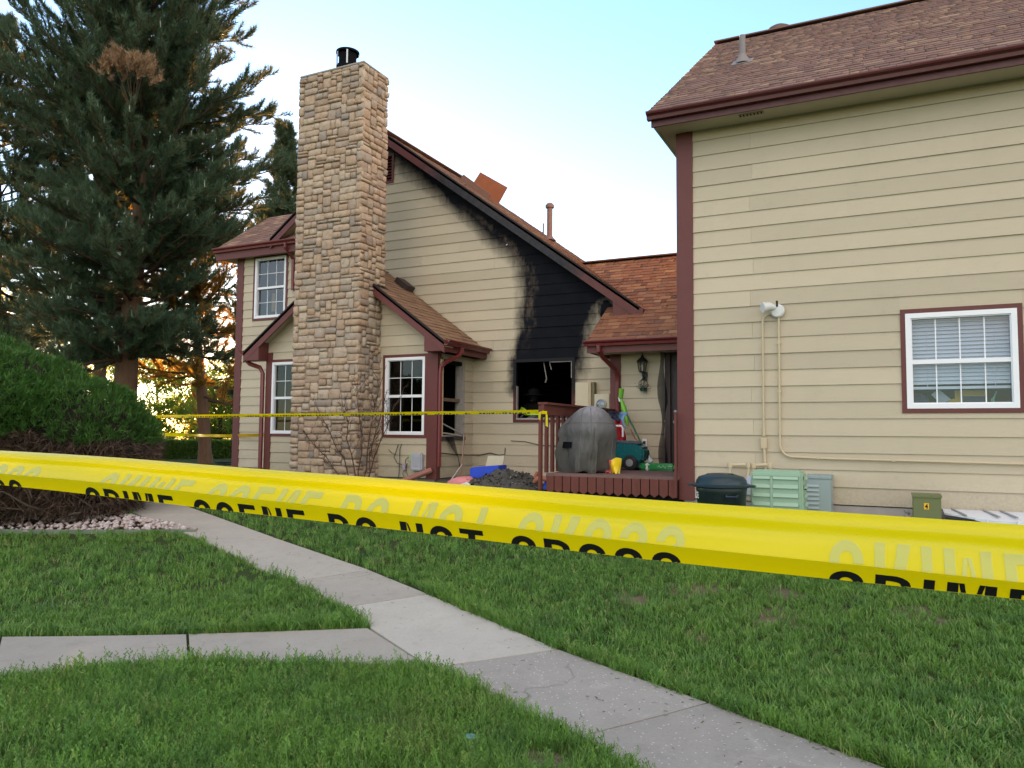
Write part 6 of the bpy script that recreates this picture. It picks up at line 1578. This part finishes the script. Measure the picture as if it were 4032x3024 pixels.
leafy('leafy_tree', gb(90, 38), 8.0, 3.2, 'yellow-green leafy tree between left edge and thin pine trunk', 'tree', LEAF_GOLD, 2, 6500, .15, group=G_)
leafy('leafy_tree', gb(200, 44), 6.8, 3.0, 'leafy tree glowing behind the thin grey pine trunk', 'tree', LEAF_GOLD, 3, 5000, .16, group=G_)
leafy('leafy_tree', gb(345, 41), 4.9, 2.5, 'grey-green small tree just right of the juniper', 'tree', LEAF_GREEN, 4, 11000, .14, group=G_)
leafy('leafy_tree', gb(470, 40), 4.9, 2.6, 'green small tree just right of the leaning pine trunk', 'tree', LEAF_GREEN, 5, 13000, .14, group=G_)
leafy('leafy_tree', gb(560, 42), 5.2, 2.6, 'green and gold small tree beside the house corner downspout', 'tree', LEAF_GOLD, 6, 12000, .14, group=G_)
leafy('leafy_tree', gb(640, 46), 5.6, 3.0, 'leafy tree behind the bay of the burned house', 'tree', LEAF_GREEN, 7, 5000, .16, group=G_)
leafy('leafy_tree', gb(410, 52), 6.0, 3.2, 'added sun-blocking leafy tree farthest back between the two pine trunks', 'tree', LEAF_GOLD, 8, 9000, .17, group=G_)  # added to keep the low sun off the lawn
leafy('leafy_tree', gb(510, 54), 6.2, 3.2, 'added sun-blocking leafy tree farthest back right of the leaning pine', 'tree', LEAF_GREEN, 9, 9000, .17, group=G_)  # another added tree, closes remaining gaps to the sun
# clipped hedge behind
hd = thing('hedge', (-23, 22.6, -1.0), 'low clipped green hedge at the back of the yard', 'hedge')
a, b = at_px(300, 980, 27.5), at_px(600, 980, 30.5); a.z = b.z = -1.0
dd = (b-a); n = 14000; s_ = RNG.random(n); nrm = Vector((-dd.y, dd.x, 0)).normalized()
off = RNG.uniform(-.35, .35, n); zz = RNG.uniform(0, .62, n)+.05*np.sin(s_*40); face = RNG.random(n) < .6; off = np.where(face, -.36*np.sign(nrm.dot(a))+RNG.normal(0, .03, n), off); zz = np.where(face, zz, .62+RNG.normal(0, .03, n))
p = np.array(a)[None]+np.array(dd)[None]*s_[:, None]+np.array(nrm)[None]*off[:, None]; p[:, 2] += zz
u = RNG.normal(0, 1, (n, 3)); u /= np.linalg.norm(u, axis=1, keepdims=True); v = np.cross(u, RNG.normal(0, 1, (n, 3))); v /= np.linalg.norm(v, axis=1, keepdims=True)
V = np.stack([p-u*.05, p+v*.035, p+u*.05, p-v*.035], 1).reshape(-1, 3)
tri_object('foliage', V, np.arange(len(V)).reshape(-1, 4), LEAF_GREEN, hd, 'stuff', RNG.random(n))
MB().bar(a+Vector((0, 0, .28)), b+Vector((0, 0, .28)), .5, .55).build('core', TWIG, hd)

# ================================================================ juniper
JUN = leaf_mat('juniper_spray', [(.026, .085, .014), (.038, .110, .018), (.050, .140, .024), (.080, .175, .034)], (.12, .26, .03), .2)
JBR = leaf_mat('dead_juniper_spray', [(.085, .052, .036), (.12, .075, .052), (.06, .04, .03)], (.1, .06, .03), .1)
ju = thing('juniper_shrub', (-10.2, 7.0, -1.25), 'large mounded green juniper with a brown bare underside', 'shrub')
lobes = [(-12.2, 6.0, .18, 2.4, 2.0, 1.30), (-11.2, 6.7, .02, 1.45, 1.4, 1.05), (-10.30, 7.05, -.15, 1.15, 1.1, .88), (-11.4, 5.8, -.02, 1.2, 1.1, .85), (-9.85, 7.05, -.42, .72, .8, .62), (-10.8, 6.4, .10, .6, .6, .55)]
P = []; Nn = []
for (cx, cy, cz, ra, rb_, rc) in lobes:
    k = int(9000*ra*rb_/3); d = RNG.normal(0, 1, (k, 3)); d /= np.linalg.norm(d, axis=1, keepdims=True); d = d[d[:, 2] > -.35]
    lump_ = np.array([1+.10*noise.noise(Vector(q*2.2)+Vector((cx, cy, 0)))+.06*noise.noise(Vector(q*6)+Vector((cx, 0, 0))) for q in d])
    q = d*np.array([ra, rb_, rc])*(lump_*RNG.uniform(.90, 1.01, len(d)))[:, None]+np.array([cx, cy, cz])
    keep = np.ones(len(q), bool)
    for (ox, oy, oz, oa, ob, oc) in lobes:
        if (ox, oy) != (cx, cy): keep &= (((q-np.array([ox, oy, oz]))/np.array([oa, ob, oc]))**2).sum(1) > .80
    P.append(q[keep]); Nn.append((d/np.array([ra, rb_, rc]))[keep])
P = np.concatenate(P); Nn = np.concatenate(Nn); Nn /= np.linalg.norm(Nn, axis=1, keepdims=True)
edge = np.interp(P[:, 0], [-12.5, -11.7, -11.0, -9.9, -9.2], [-.65, -.5, -.12, -.04, -.22]) + np.array([.16*noise.noise(Vector((a*1.8, b*1.8, 2))) for a, b in P[:, :2]])
green = P[:, 2] > edge
def sprays(name, P, N, m, ln, wd, per, up):
    n = len(P); base = N*.75+np.array([0, 0, up]); V = []
    dr = base[:, None]+RNG.normal(0, .55, (n, per, 3)); dr /= np.linalg.norm(dr, axis=2, keepdims=True)
    sd = np.cross(dr, RNG.normal(0, 1, (n, per, 3))); sd /= np.linalg.norm(sd, axis=2, keepdims=True)
    L = ln*RNG.uniform(.5, 1.25, (n, per))[..., None]; st = P[:, None]-dr*L*.4+RNG.normal(0, .02, (n, per, 3))
    V = np.stack([st-sd*wd*.3, st+dr*L*.55+sd*wd, st+dr*L, st+dr*L*.5-sd*wd], 2).reshape(-1, 3)
    tri_object(name, V, np.arange(len(V)).reshape(-1, 4), m, ju, 'stuff', np.repeat(RNG.random(n), per))
sprays('foliage', P[green], Nn[green], JUN, .105, .0065, 11, .62)
brn = (~green) & (P[:, 2] > -1.02)
sprays('dead_foliage', P[brn], Nn[brn], JBR, .20, .006, 5, -.1)
SP = []; SN = []
for (cx, cy, cz, ra, rb_, rc) in lobes[:5]:
    k = 1500; a_ = RNG.uniform(0, 6.283, k); zz = RNG.uniform(-1.25, -.15, k); q = RNG.uniform(.72, .98, k)*(1-.35*np.clip((-zz-.5), 0, 1))
    SP.append(np.stack([cx+ra*q*np.cos(a_), cy+rb_*q*np.sin(a_), zz], 1)); SN.append(np.stack([np.cos(a_), np.sin(a_), np.full(k, -.5)], 1))
SP = np.concatenate(SP); SN = np.concatenate(SN); ok = SP[:, 2] > gz_np(SP[:, 0], SP[:, 1])+.10
sprays('dead_skirt', SP[ok], SN[ok], JBR, .26, .006, 4, -.25)
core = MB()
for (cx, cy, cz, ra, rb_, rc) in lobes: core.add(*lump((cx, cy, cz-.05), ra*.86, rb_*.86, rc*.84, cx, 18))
core.build('dark_core', simple('core_shade', (.020, .016, .012), .95, .1, var=.6, scale=14), ju, smooth=True)  # solid dark core stands in for shade inside the shrub
lb = MB(); rj = random.Random(4)
for k in range(60):
    cx, cy = rj.uniform(-12.5, -9.6), 0; cy = 6.0+(cx+12.2)*.42+rj.uniform(-.5, .6); a = rj.uniform(0, 6.28); L = rj.uniform(.4, .95)
    s = Vector((cx, cy, gz(cx, cy)+rj.uniform(.02, .15))); d = Vector((math.cos(a), math.sin(a)-.3, 0)).normalized()
    e = s+d*L+Vector((0, 0, rj.uniform(.1, .55))); mid = s.lerp(e, .5)+Vector((rj.uniform(-.1, .1), rj.uniform(-.1, .1), rj.uniform(-.12, .02)))
    lb.tube([s, mid, e, e+d*.2+Vector((0, 0, rj.uniform(-.1, .2)))], [.022, .015, .009, .004], 5, cap=False)
lb.build('branches', simple('grey_juniper_stem', (.10, .075, .058), .9, .1, var=.3), ju, fix=False)

# bare shrub before the chimney
sh = thing('bare_shrub', (-8.3, 10.95, -1.0), 'leafless many-stemmed shrub in front of the chimney corner', 'shrub'); sr = random.Random(9)
STEM = simple('red_grey_stem', (.085, .048, .040), .8, .2)
def shoot(s, e, r0, depth):
    q = [s]; n = 6
    for i in range(1, n+1): q.append(s.lerp(e, i/n)+Vector((sr.gauss(0, .025), sr.gauss(0, .02), sr.gauss(0, .015))))
    m = MB().tube(q, [r0*(1-.75*i/n) for i in range(n+1)], 5, cap=False)
    if depth:
        for k in range(9 if depth > 1 else 4):
            i = sr.randrange(2, n); d = (e-s).normalized(); L = (e-s).length*sr.uniform(.12, .34)
            dd_ = (d+Vector((sr.uniform(-.9, .9), sr.uniform(-.3, .3), sr.uniform(-.1, .5)))).normalized(); m2 = shoot(q[i], q[i]+dd_*L, r0*.45, depth-1)
            m.add(m2.v, m2.f)
    return m
for s, e in (((-8.42, 11.0, -1), (-9.30, 10.95, .55)), ((-8.40, 11.0, -1), (-8.75, 10.95, .75)), ((-8.30, 11.0, -1), (-7.85, 10.95, 1.15)), ((-8.28, 11.0, -1), (-7.45, 10.9, .65)), ((-8.25, 10.9, -1), (-8.30, 10.9, 1.0)), ((-8.45, 10.9, -1), (-9.6, 10.9, .1)), ((-8.26, 11.0, -1), (-7.75, 10.95, .75))):
    shoot(Vector(s), Vector(e), .014, 2).build('stem', STEM, sh, fix=False)

# ================================================================ firefighter seen through the burnt window
def firefighter():
    x, y, z0 = -6.27, 13.90, -0.89
    ff = thing('person', (x, y, z0), 'firefighter in dark coat with lime reflective bands inside the burnt window', 'person')
    J = {'pelvis': (0, 0, .92, .15), 'waist': (0, 0, 1.08, .15), 'chest': (.0, -.03, 1.34, .18), 'neck': (0, -.05, 1.50, .075), 'head': (0, -.08, 1.62, .10), 'top': (0, -.08, 1.74, .085),
         'ls': (-.20, -.02, 1.42, .085), 'le': (-.33, -.10, 1.17, .07), 'lw': (-.36, -.28, 1.00, .055), 'lh': (-.36, -.36, .97, .05), 'rs': (.20, -.02, 1.42, .085), 're': (.31, -.05, 1.16, .07), 'rw': (.21, -.26, 1.14, .055), 'rh': (.17, -.33, 1.16, .05),
         'lp': (-.10, 0, .86, .13), 'lk': (-.14, -.26, .72, .09), 'la': (-.14, -.10, .46, .07), 'lt': (-.14, -.22, .43, .055), 'rp': (.10, 0, .86, .13), 'rk': (.14, -.20, .53, .10), 'ra': (.13, .22, .52, .08), 'rt': (.13, .34, .49, .06)}
    E = [('pelvis', 'waist'), ('waist', 'chest'), ('chest', 'neck'), ('neck', 'head'), ('head', 'top'), ('chest', 'ls'), ('ls', 'le'), ('le', 'lw'), ('lw', 'lh'), ('chest', 'rs'), ('rs', 're'), ('re', 'rw'), ('rw', 'rh'), ('pelvis', 'lp'), ('lp', 'lk'), ('lk', 'la'), ('la', 'lt'), ('pelvis', 'rp'), ('rp', 'rk'), ('rk', 'ra'), ('ra', 'rt')]
    ks = list(J); me = bpy.data.meshes.new('body'); me.from_pydata([J[k][:3] for k in ks], [(ks.index(a), ks.index(b)) for a, b in E], [])
    o = bpy.data.objects.new('body', me); COL.objects.link(o); o.parent = ff
    sk = o.modifiers.new('skin', 'SKIN'); o.modifiers.new('sub', 'SUBSURF').render_levels = 2; sk.use_smooth_shade = True
    for i, k in enumerate(ks):
        me.skin_vertices[0].data[i].radius = (J[k][3], J[k][3]); me.skin_vertices[0].data[i].use_root = (k == 'pelvis')
    me.materials.append(simple('dark_turnout_coat', (.008, .008, .008), .9, .05))
    LIMEB = simple('lime_reflective', (.52, .80, .06), .4, .5); GREYB = simple('silver_reflective', (.45, .50, .42), .4, .5)
    B = Vector((x, y, z0))
    def band(p, q, r, h, m):
        p = Vector(p)+B; q = Vector(q)+B; d = (q-p).normalized()
        MB().tube([p-d*h/2, p+d*h/2], r, 18, cap=False).build('reflective_band', m, ff, smooth=True)
    band((0, 0, .97), (0, 0, 1.2), .178, .06, LIMEB); band((0, 0, .93), (0, 0, 1.2), .172, .02, GREYB); band((0, -.03, 1.30), (0, -.03, 1.5), .20, .075, LIMEB)
    band((-.352, -.23, 1.04), J['lw'][:3], .075, .07, LIMEB); band((.25, -.18, 1.14), J['rw'][:3], .078, .09, LIMEB); band((-.235, -.045, 1.34), J['le'][:3], .098, .10, LIMEB)
    for hx, hy, hz, sgn in ((-.36, -.36, .97, -1), (.17, -.33, 1.16, 1)):
        g = MB(); c = B+Vector((hx, hy, hz))
        g.add(*lump(tuple(c), .045, .055, .03, sgn, 10))
        for k in range(4):
            bx2 = (k-1.5)*.021; L = (.06, .07, .066, .052)[k]
            g.tube([c+Vector((bx2, -.03, 0)), c+Vector((bx2*1.1, -.05-L*.4, -.005)), c+Vector((bx2*1.05, -.055-L*.6, -.03)), c+Vector((bx2, -.045-L*.5, -.052))], [.012, .0115, .011, .009], 6)
        g.tube([c+Vector((-sgn*.04, -.0, 0)), c+Vector((-sgn*.065, -.035, -.01)), c+Vector((-sgn*.05, -.065, -.025))], [.014, .012, .009], 6)
        g.build('glove', simple('tan_glove', (.16, .11, .06), .8), ff, smooth=True)
    h = MB(); hc = B+Vector((0, -.08, 1.66))
    h.lathe([(.19, -.01), (.185, .01), (.125, .02), (.12, .06), (.09, .12), (.0, .145)], tuple(hc), 22, cap=False, sy=1.2).build('helmet', simple('black_helmet', (.006, .006, .006), .8, .1), ff, smooth=True)
    fc = MB().add(*lump(tuple(B+Vector((0, -.135, 1.60))), .075, .06, .095, 3, 14)); fc.tube([B+Vector((0, -.19, 1.625)), B+Vector((0, -.215, 1.59)), B+Vector((0, -.19, 1.58))], [.01, .014, .012], 6)
    fc.build('face', simple('black_face_mask', (.006, .006, .007), .8, .1), ff, smooth=True)
    for ex_ in (-.03, .03): MB().add(*lump(tuple(B+Vector((ex_, -.192, 1.63))), .011, .008, .007, 1, 8)).build('eye', simple('dark_eye', (.03, .02, .015), .3), ff, smooth=True)
    MB().bar(B+Vector((-.025, -.188, 1.548)), B+Vector((.025, -.188, 1.548)), .012, .008).build('mouth', simple('mask_edge', (.015, .015, .015), .6), ff)
firefighter()

# ================================================================ barricade tapes
def tape_mat(name, col, trans, rough=.20, tw=.38):
    t = NT(name); n = t.noise(6, 4, .6)
    c = t.mix(n, tuple(x*.93 for x in col), col)
    d = t.bsdf(c, rough, .45); tr = t.n('ShaderNodeBsdfTranslucent'); tr.inputs[0].default_value = (*trans, 1)
    x = t.n('ShaderNodeMixShader'); x.inputs[0].default_value = tw; t.l(d, x.inputs[1]); t.l(tr.outputs[0], x.inputs[2]); return t.done(x.outputs[0])
TAPE = tape_mat('yellow_plastic_film', (.84, .69, .010), (.90, .74, .012))
SHOW = tape_mat('print_showing_through', (.66, .66, .17), (.60, .60, .13))
INK = simple('black_ink', (.010, .010, .011), .35, .4)
PL, PR = Vector((-1.039, .613, -.072)), Vector((.086, .671, -.117)); TL = (PR-PL).length; TD = (PR-PL).normalized()
TU = CU - TD*CU.dot(TD); TU.normalize(); TN = TD.cross(TU); TN = TN if TN.dot(CF) < 0 else -TN      # TN points back to the lens
PROF = [(0, 0, -.001), (.06, .02, -.0035), (.30, .24, -.0145), (.54, .47, -.0255), (.62, .56, -.0285), (.72, .67, -.0292), (.86, .83, -.0285), (.91, .89, -.0295), (.95, .94, -.032), (1, 1.0, -.038)]
PQ, PH, PD_ = ([p[k] for p in PROF] for k in range(3))
def tape_pt(s, v, off=0.0):
    """s along the tape in metres from the left picture edge, v across from front flap edge (0) over the bottom curl to the back edge (1)"""
    k = min(max(s/TL, -.3), 1.3)
    hb = .0392+(.0488-.0392)*k; hf = float(np.interp(k, [0, .25, .5, 1], [.0162, .0181, .0174, .0140])); vf = .31
    wob = .0012*math.sin(s*5.1+.6)+.0007*math.sin(s*13)
    if v <= vf:
        q = v/vf; h = hf*(1-q)**1.0; dpt = .0075*(1-q)**1.4+.0006
        nv = (TN*.85 - TU*.5).normalized()
    else:
        q = (v-vf)/(1-vf)
        h = 0; dpt = 0
        for dq, wq in ((-.06, .12), (-.03, .22), (0, .32), (.03, .22), (.06, .12)):
            qq = min(max(q+dq*min(1, q*8, (1-q)*8), 0), 1); h += wq*hb*np.interp(qq, PQ, PH); dpt += wq*np.interp(qq, PQ, PD_)
        dpt *= (1+.12*math.sin(s*3.3+1)); nv = (TN + TU*.6).normalized()
        dpt += (.0015*math.sin(s*7+q*3)+.0007*noise.noise(Vector((s*9, q*2.5, 3)))+.0006*noise.noise(Vector((s*26, q*5, 7))))*q
    sag = -.006*(1-((k-.5)*2)**2)*0
    return PL + TD*s + TU*(h+wob*.6+sag) + TN*dpt + nv*off
tp = thing('barricade_tape', tuple(PL.lerp(PR, .5)), 'close-up yellow printed barricade tape crossing the whole foreground', 'barricade tape')
ns, nv_ = 220, 34; S0, S1 = -2.2, TL+1.5
vv_ = sorted(set([0, .1, .2, .27, .31] + [.31+.69*i/40 for i in range(41)]))
V = []; F = []; m_ = len(vv_)
for i in range(ns+1):
    s = S0+(S1-S0)*i/ns
    for v in vv_: V.append(tuple(tape_pt(s, v)))
for i in range(ns):
    for j in range(m_-1): F.append((i*m_+j, (i+1)*m_+j, (i+1)*m_+j+1, i*m_+j+1))
MB().add(V, F).build('film', TAPE, tp, smooth=True, fix=False)
def block_text(body, gw=.62, gap=.20, space=.50, sw=.185):
    """heavy condensed stencil-like capitals built from strokes; returns small quads normalised to a unit box"""
    V = []; F = []
    def quad(a, b, c, d):      # split into small cells so that it can follow the curled film
        nu = max(1, int(max(math.dist(a, b), math.dist(d, c))/.07)+1); nvv = max(1, int(max(math.dist(a, d), math.dist(b, c))/.035)+1); o = len(V)
        for j in range(nvv+1):
            for i in range(nu+1):
                u, w = i/nu, j/nvv
                V.append(tuple((a[k]*(1-u)+b[k]*u)*(1-w)+(d[k]*(1-u)+c[k]*u)*w for k in (0, 1)))
        for j in range(nvv):
            for i in range(nu): F.append((o+j*(nu+1)+i, o+j*(nu+1)+i+1, o+(j+1)*(nu+1)+i+1, o+(j+1)*(nu+1)+i))
    def stroke(x, pts, w=sw):
        L = []; R = []
        for i, p in enumerate(pts):
            a = pts[max(i-1, 0)]; b = pts[min(i+1, len(pts)-1)]; d = math.dist(a, b) or 1; nx_, ny_ = -(b[1]-a[1])/d, (b[0]-a[0])/d
            L.append((x+p[0]+nx_*w/2, p[1]+ny_*w/2)); R.append((x+p[0]-nx_*w/2, p[1]-ny_*w/2))
        for i in range(len(pts)-1): quad(L[i], R[i], R[i+1], L[i+1])
    h2 = sw/2; W_ = gw
    def arcp(cx, cy, rx, ry, a0, a1, n=12): return [(cx+rx*math.cos(math.radians(a0+(a1-a0)*i/n)), cy+ry*math.sin(math.radians(a0+(a1-a0)*i/n))) for i in range(n+1)]
    rx = W_/2-h2; ry = .22
    G = {}
    O_ = arcp(W_/2, 1-h2-ry, rx, ry, 0, 180)+arcp(W_/2, h2+ry, rx, ry, 180, 360)
    G['O'] = lambda x: stroke(x, O_+[O_[0]])
    G['C'] = lambda x: stroke(x, [(W_-h2, .62)]+arcp(W_/2, 1-h2-ry, rx, ry, 0, 180)+arcp(W_/2, h2+ry, rx, ry, 180, 360)+[(W_-h2, .38)])
    G['S'] = lambda x: stroke(x, [(W_-h2, .68)]+arcp(W_/2, 1-h2-ry, rx, ry, 0, 180, 10)+[(h2, .62), (W_/2, .50), (W_-h2, .38)]+arcp(W_/2, h2+ry, rx, ry, 0, -180, 10)+[(h2, .32)])
    def stem(x, px, y0=0, y1=1): quad((x+px, y0), (x+px+sw, y0), (x+px+sw, y1), (x+px, y1))
    def bar(x, x0, x1, y0, y1): quad((x+x0, y0), (x+x1, y0), (x+x1, y1), (x+x0, y1))
    G['I'] = lambda x: stem(x, 0)
    G['T'] = lambda x: (bar(x, 0, W_, 1-sw*.85, 1), stem(x, W_/2-h2, 0, 1-sw*.85))
    G['E'] = lambda x: (stem(x, 0), bar(x, sw, W_*.92, 0, sw*.85), bar(x, sw, W_*.84, .5-sw*.42, .5+sw*.42), bar(x, sw, W_*.92, 1-sw*.85, 1))
    G['D'] = lambda x: (stem(x, 0), stroke(x, [(sw, 1-sw*.43), (W_*.45, 1-sw*.43)]+arcp(W_*.45, 1-sw*.43-.24, W_*.55-h2, .24, 90, 0, 8)+arcp(W_*.45, sw*.43+.24, W_*.55-h2, .24, 0, -90, 8)+[(sw, sw*.43)], sw*.92))
    G['R'] = lambda x: (stem(x, 0), stroke(x, [(sw, 1-sw*.43), (W_*.45, 1-sw*.43)]+arcp(W_*.45, 1-sw*.43-.17, W_*.55-h2, .17, 90, -90, 10)+[(sw, .57)], sw*.92), quad((x+W_*.66, 0), (x+W_+.02, 0), (x+W_*.86, .49), (x+W_*.52, .49)))
    G['N'] = lambda x: (stem(x, 0), stem(x, W_-sw+.02), quad((x+W_-sw-.06, .05), (x+W_-sw+.02, .0), (x+sw+.06, .95), (x+sw, 1)))
    G['M'] = lambda x: (stem(x, 0), stem(x, W_*1.28-sw), quad((x+W_*.64-.07, .12), (x+W_*.64, .12), (x+sw+.09, 1), (x+sw, 1)), quad((x+W_*.64, .12), (x+W_*.64+.07, .12), (x+W_*1.28-sw, 1), (x+W_*1.28-sw-.09, 1)))
    wid = {'I': sw, 'M': W_*1.28}; x = 0
    for ch in body:
        if ch == ' ': x += space; continue
        G[ch](x); x += wid.get(ch, W_)+gap
    A = np.array(V); A[:, 0] /= A[:, 0].max(); A[:, 1] = np.clip(A[:, 1], 0, 1)
    return A, F
LV, LF = block_text('CRIME SCENE DO NOT CROSS')
def print_run(s0, width):
    # front flap: tops of the letters in black; back: the lower halves show through, upside down
    VTOP, VBOT = .130, .745
    vpos = VTOP+(1-LV[:, 1])*(VBOT-VTOP)
    for nm, sel, m, off in (('printed_letters', lambda a: a <= .315, INK, .0004), ('letters_through', lambda a: a >= .305, SHOW, .0004), ('printed_letters', lambda a: a >= .305, INK, -.0005)):
        keep = [f for f in LF if all(sel(vpos[i]) for i in f)]
        if not keep: continue
        used = sorted({i for f in keep for i in f}); mp_ = {o_: k for k, o_ in enumerate(used)}
        MB().add([tuple(tape_pt(s0+LV[i, 0]*width, vpos[i], off)) for i in used], [tuple(mp_[i] for i in f) for f in keep]).build(nm, m, tp, fix=False, kind='stuff')
RUN = .743*TL
for k in (-1, 0, 1): print_run(.141*TL+k*RUN, .640*TL)
tp2 = thing('barricade_tape', (-8, 10, .3), 'thin yellow tape stretched from the deck rail past the chimney', 'barricade tape')
def ribbon(a, b, w_, sag, parent, m, n=60, twist=.15, t0=0.0):
    V = []; F = []; a = Vector(a); b = Vector(b)
    for i in range(n+1):
        k = i/n; p = a.lerp(b, k)-Vector((0, 0, sag*4*k*(1-k))); tw = t0+twist*math.sin(k*23)+.25*math.sin(k*7)
        u = Vector((0, -math.sin(tw), math.cos(tw)))*w_/2
        V += [tuple(p-u), tuple(p+u)]
    for i in range(n): F.append((2*i, 2*i+2, 2*i+3, 2*i+1))
    return MB().add(V, F).build('film', m, parent, fix=False)
A2, B2 = (-4.32, 9.80, .315), (-14.2, 10.0, .262)
ribbon(A2, B2, .055, .005, tp2, TAPE, t0=.35)
dash = MB(); rr_ = random.Random(5); x = -4.5
while x > -14:
    w_ = rr_.uniform(.02, .05); k = (A2[0]-x)/(A2[0]-B2[0]); y = A2[1]+(B2[1]-A2[1])*k-.012; z = A2[2]+(B2[2]-A2[2])*k-.018
    dash.box(x-w_, x, y-.010, y-.008, z-.008, z+.010 if rr_.random() < .8 else z); x -= w_+rr_.uniform(.012, .03)+(.12 if rr_.random() < .08 else 0)
dash.build('printed_letters', INK, tp2)
knot = MB()
for k in range(3): knot.tube([(-4.345, 9.79, .31-.012*k), (-4.30, 9.765, .312-.01*k), (-4.24, 9.79, .31-.012*k)], .012, 6)
knot.add([(-4.36, 9.77, .31), (-4.32, 9.765, .31), (-4.33, 9.76, .19), (-4.36, 9.765, .21)], [(0, 1, 2, 3)]).add([(-4.25, 9.765, .28), (-4.22, 9.765, .27), (-4.215, 9.76, .10), (-4.25, 9.76, .12)], [(0, 1, 2, 3)])
knot.build('knot', TAPE, tp2)
tp3 = thing('barricade_tape', (-15.5, 14.3, -.07), 'sunlit amber tape strung between house corner and leaning pine', 'barricade tape')
ribbon((-11.46, 12.0, -.06), (-19.35, 16.8, -.11), .07, .02, tp3, tape_mat('amber_plastic_film', (.85, .50, .01), (.95, .55, .01)), t0=.25)
ribbon((-19.35, 16.8, -.11), (-21.4, 16.9, -.06), .11, .01, tp3, TAPE)
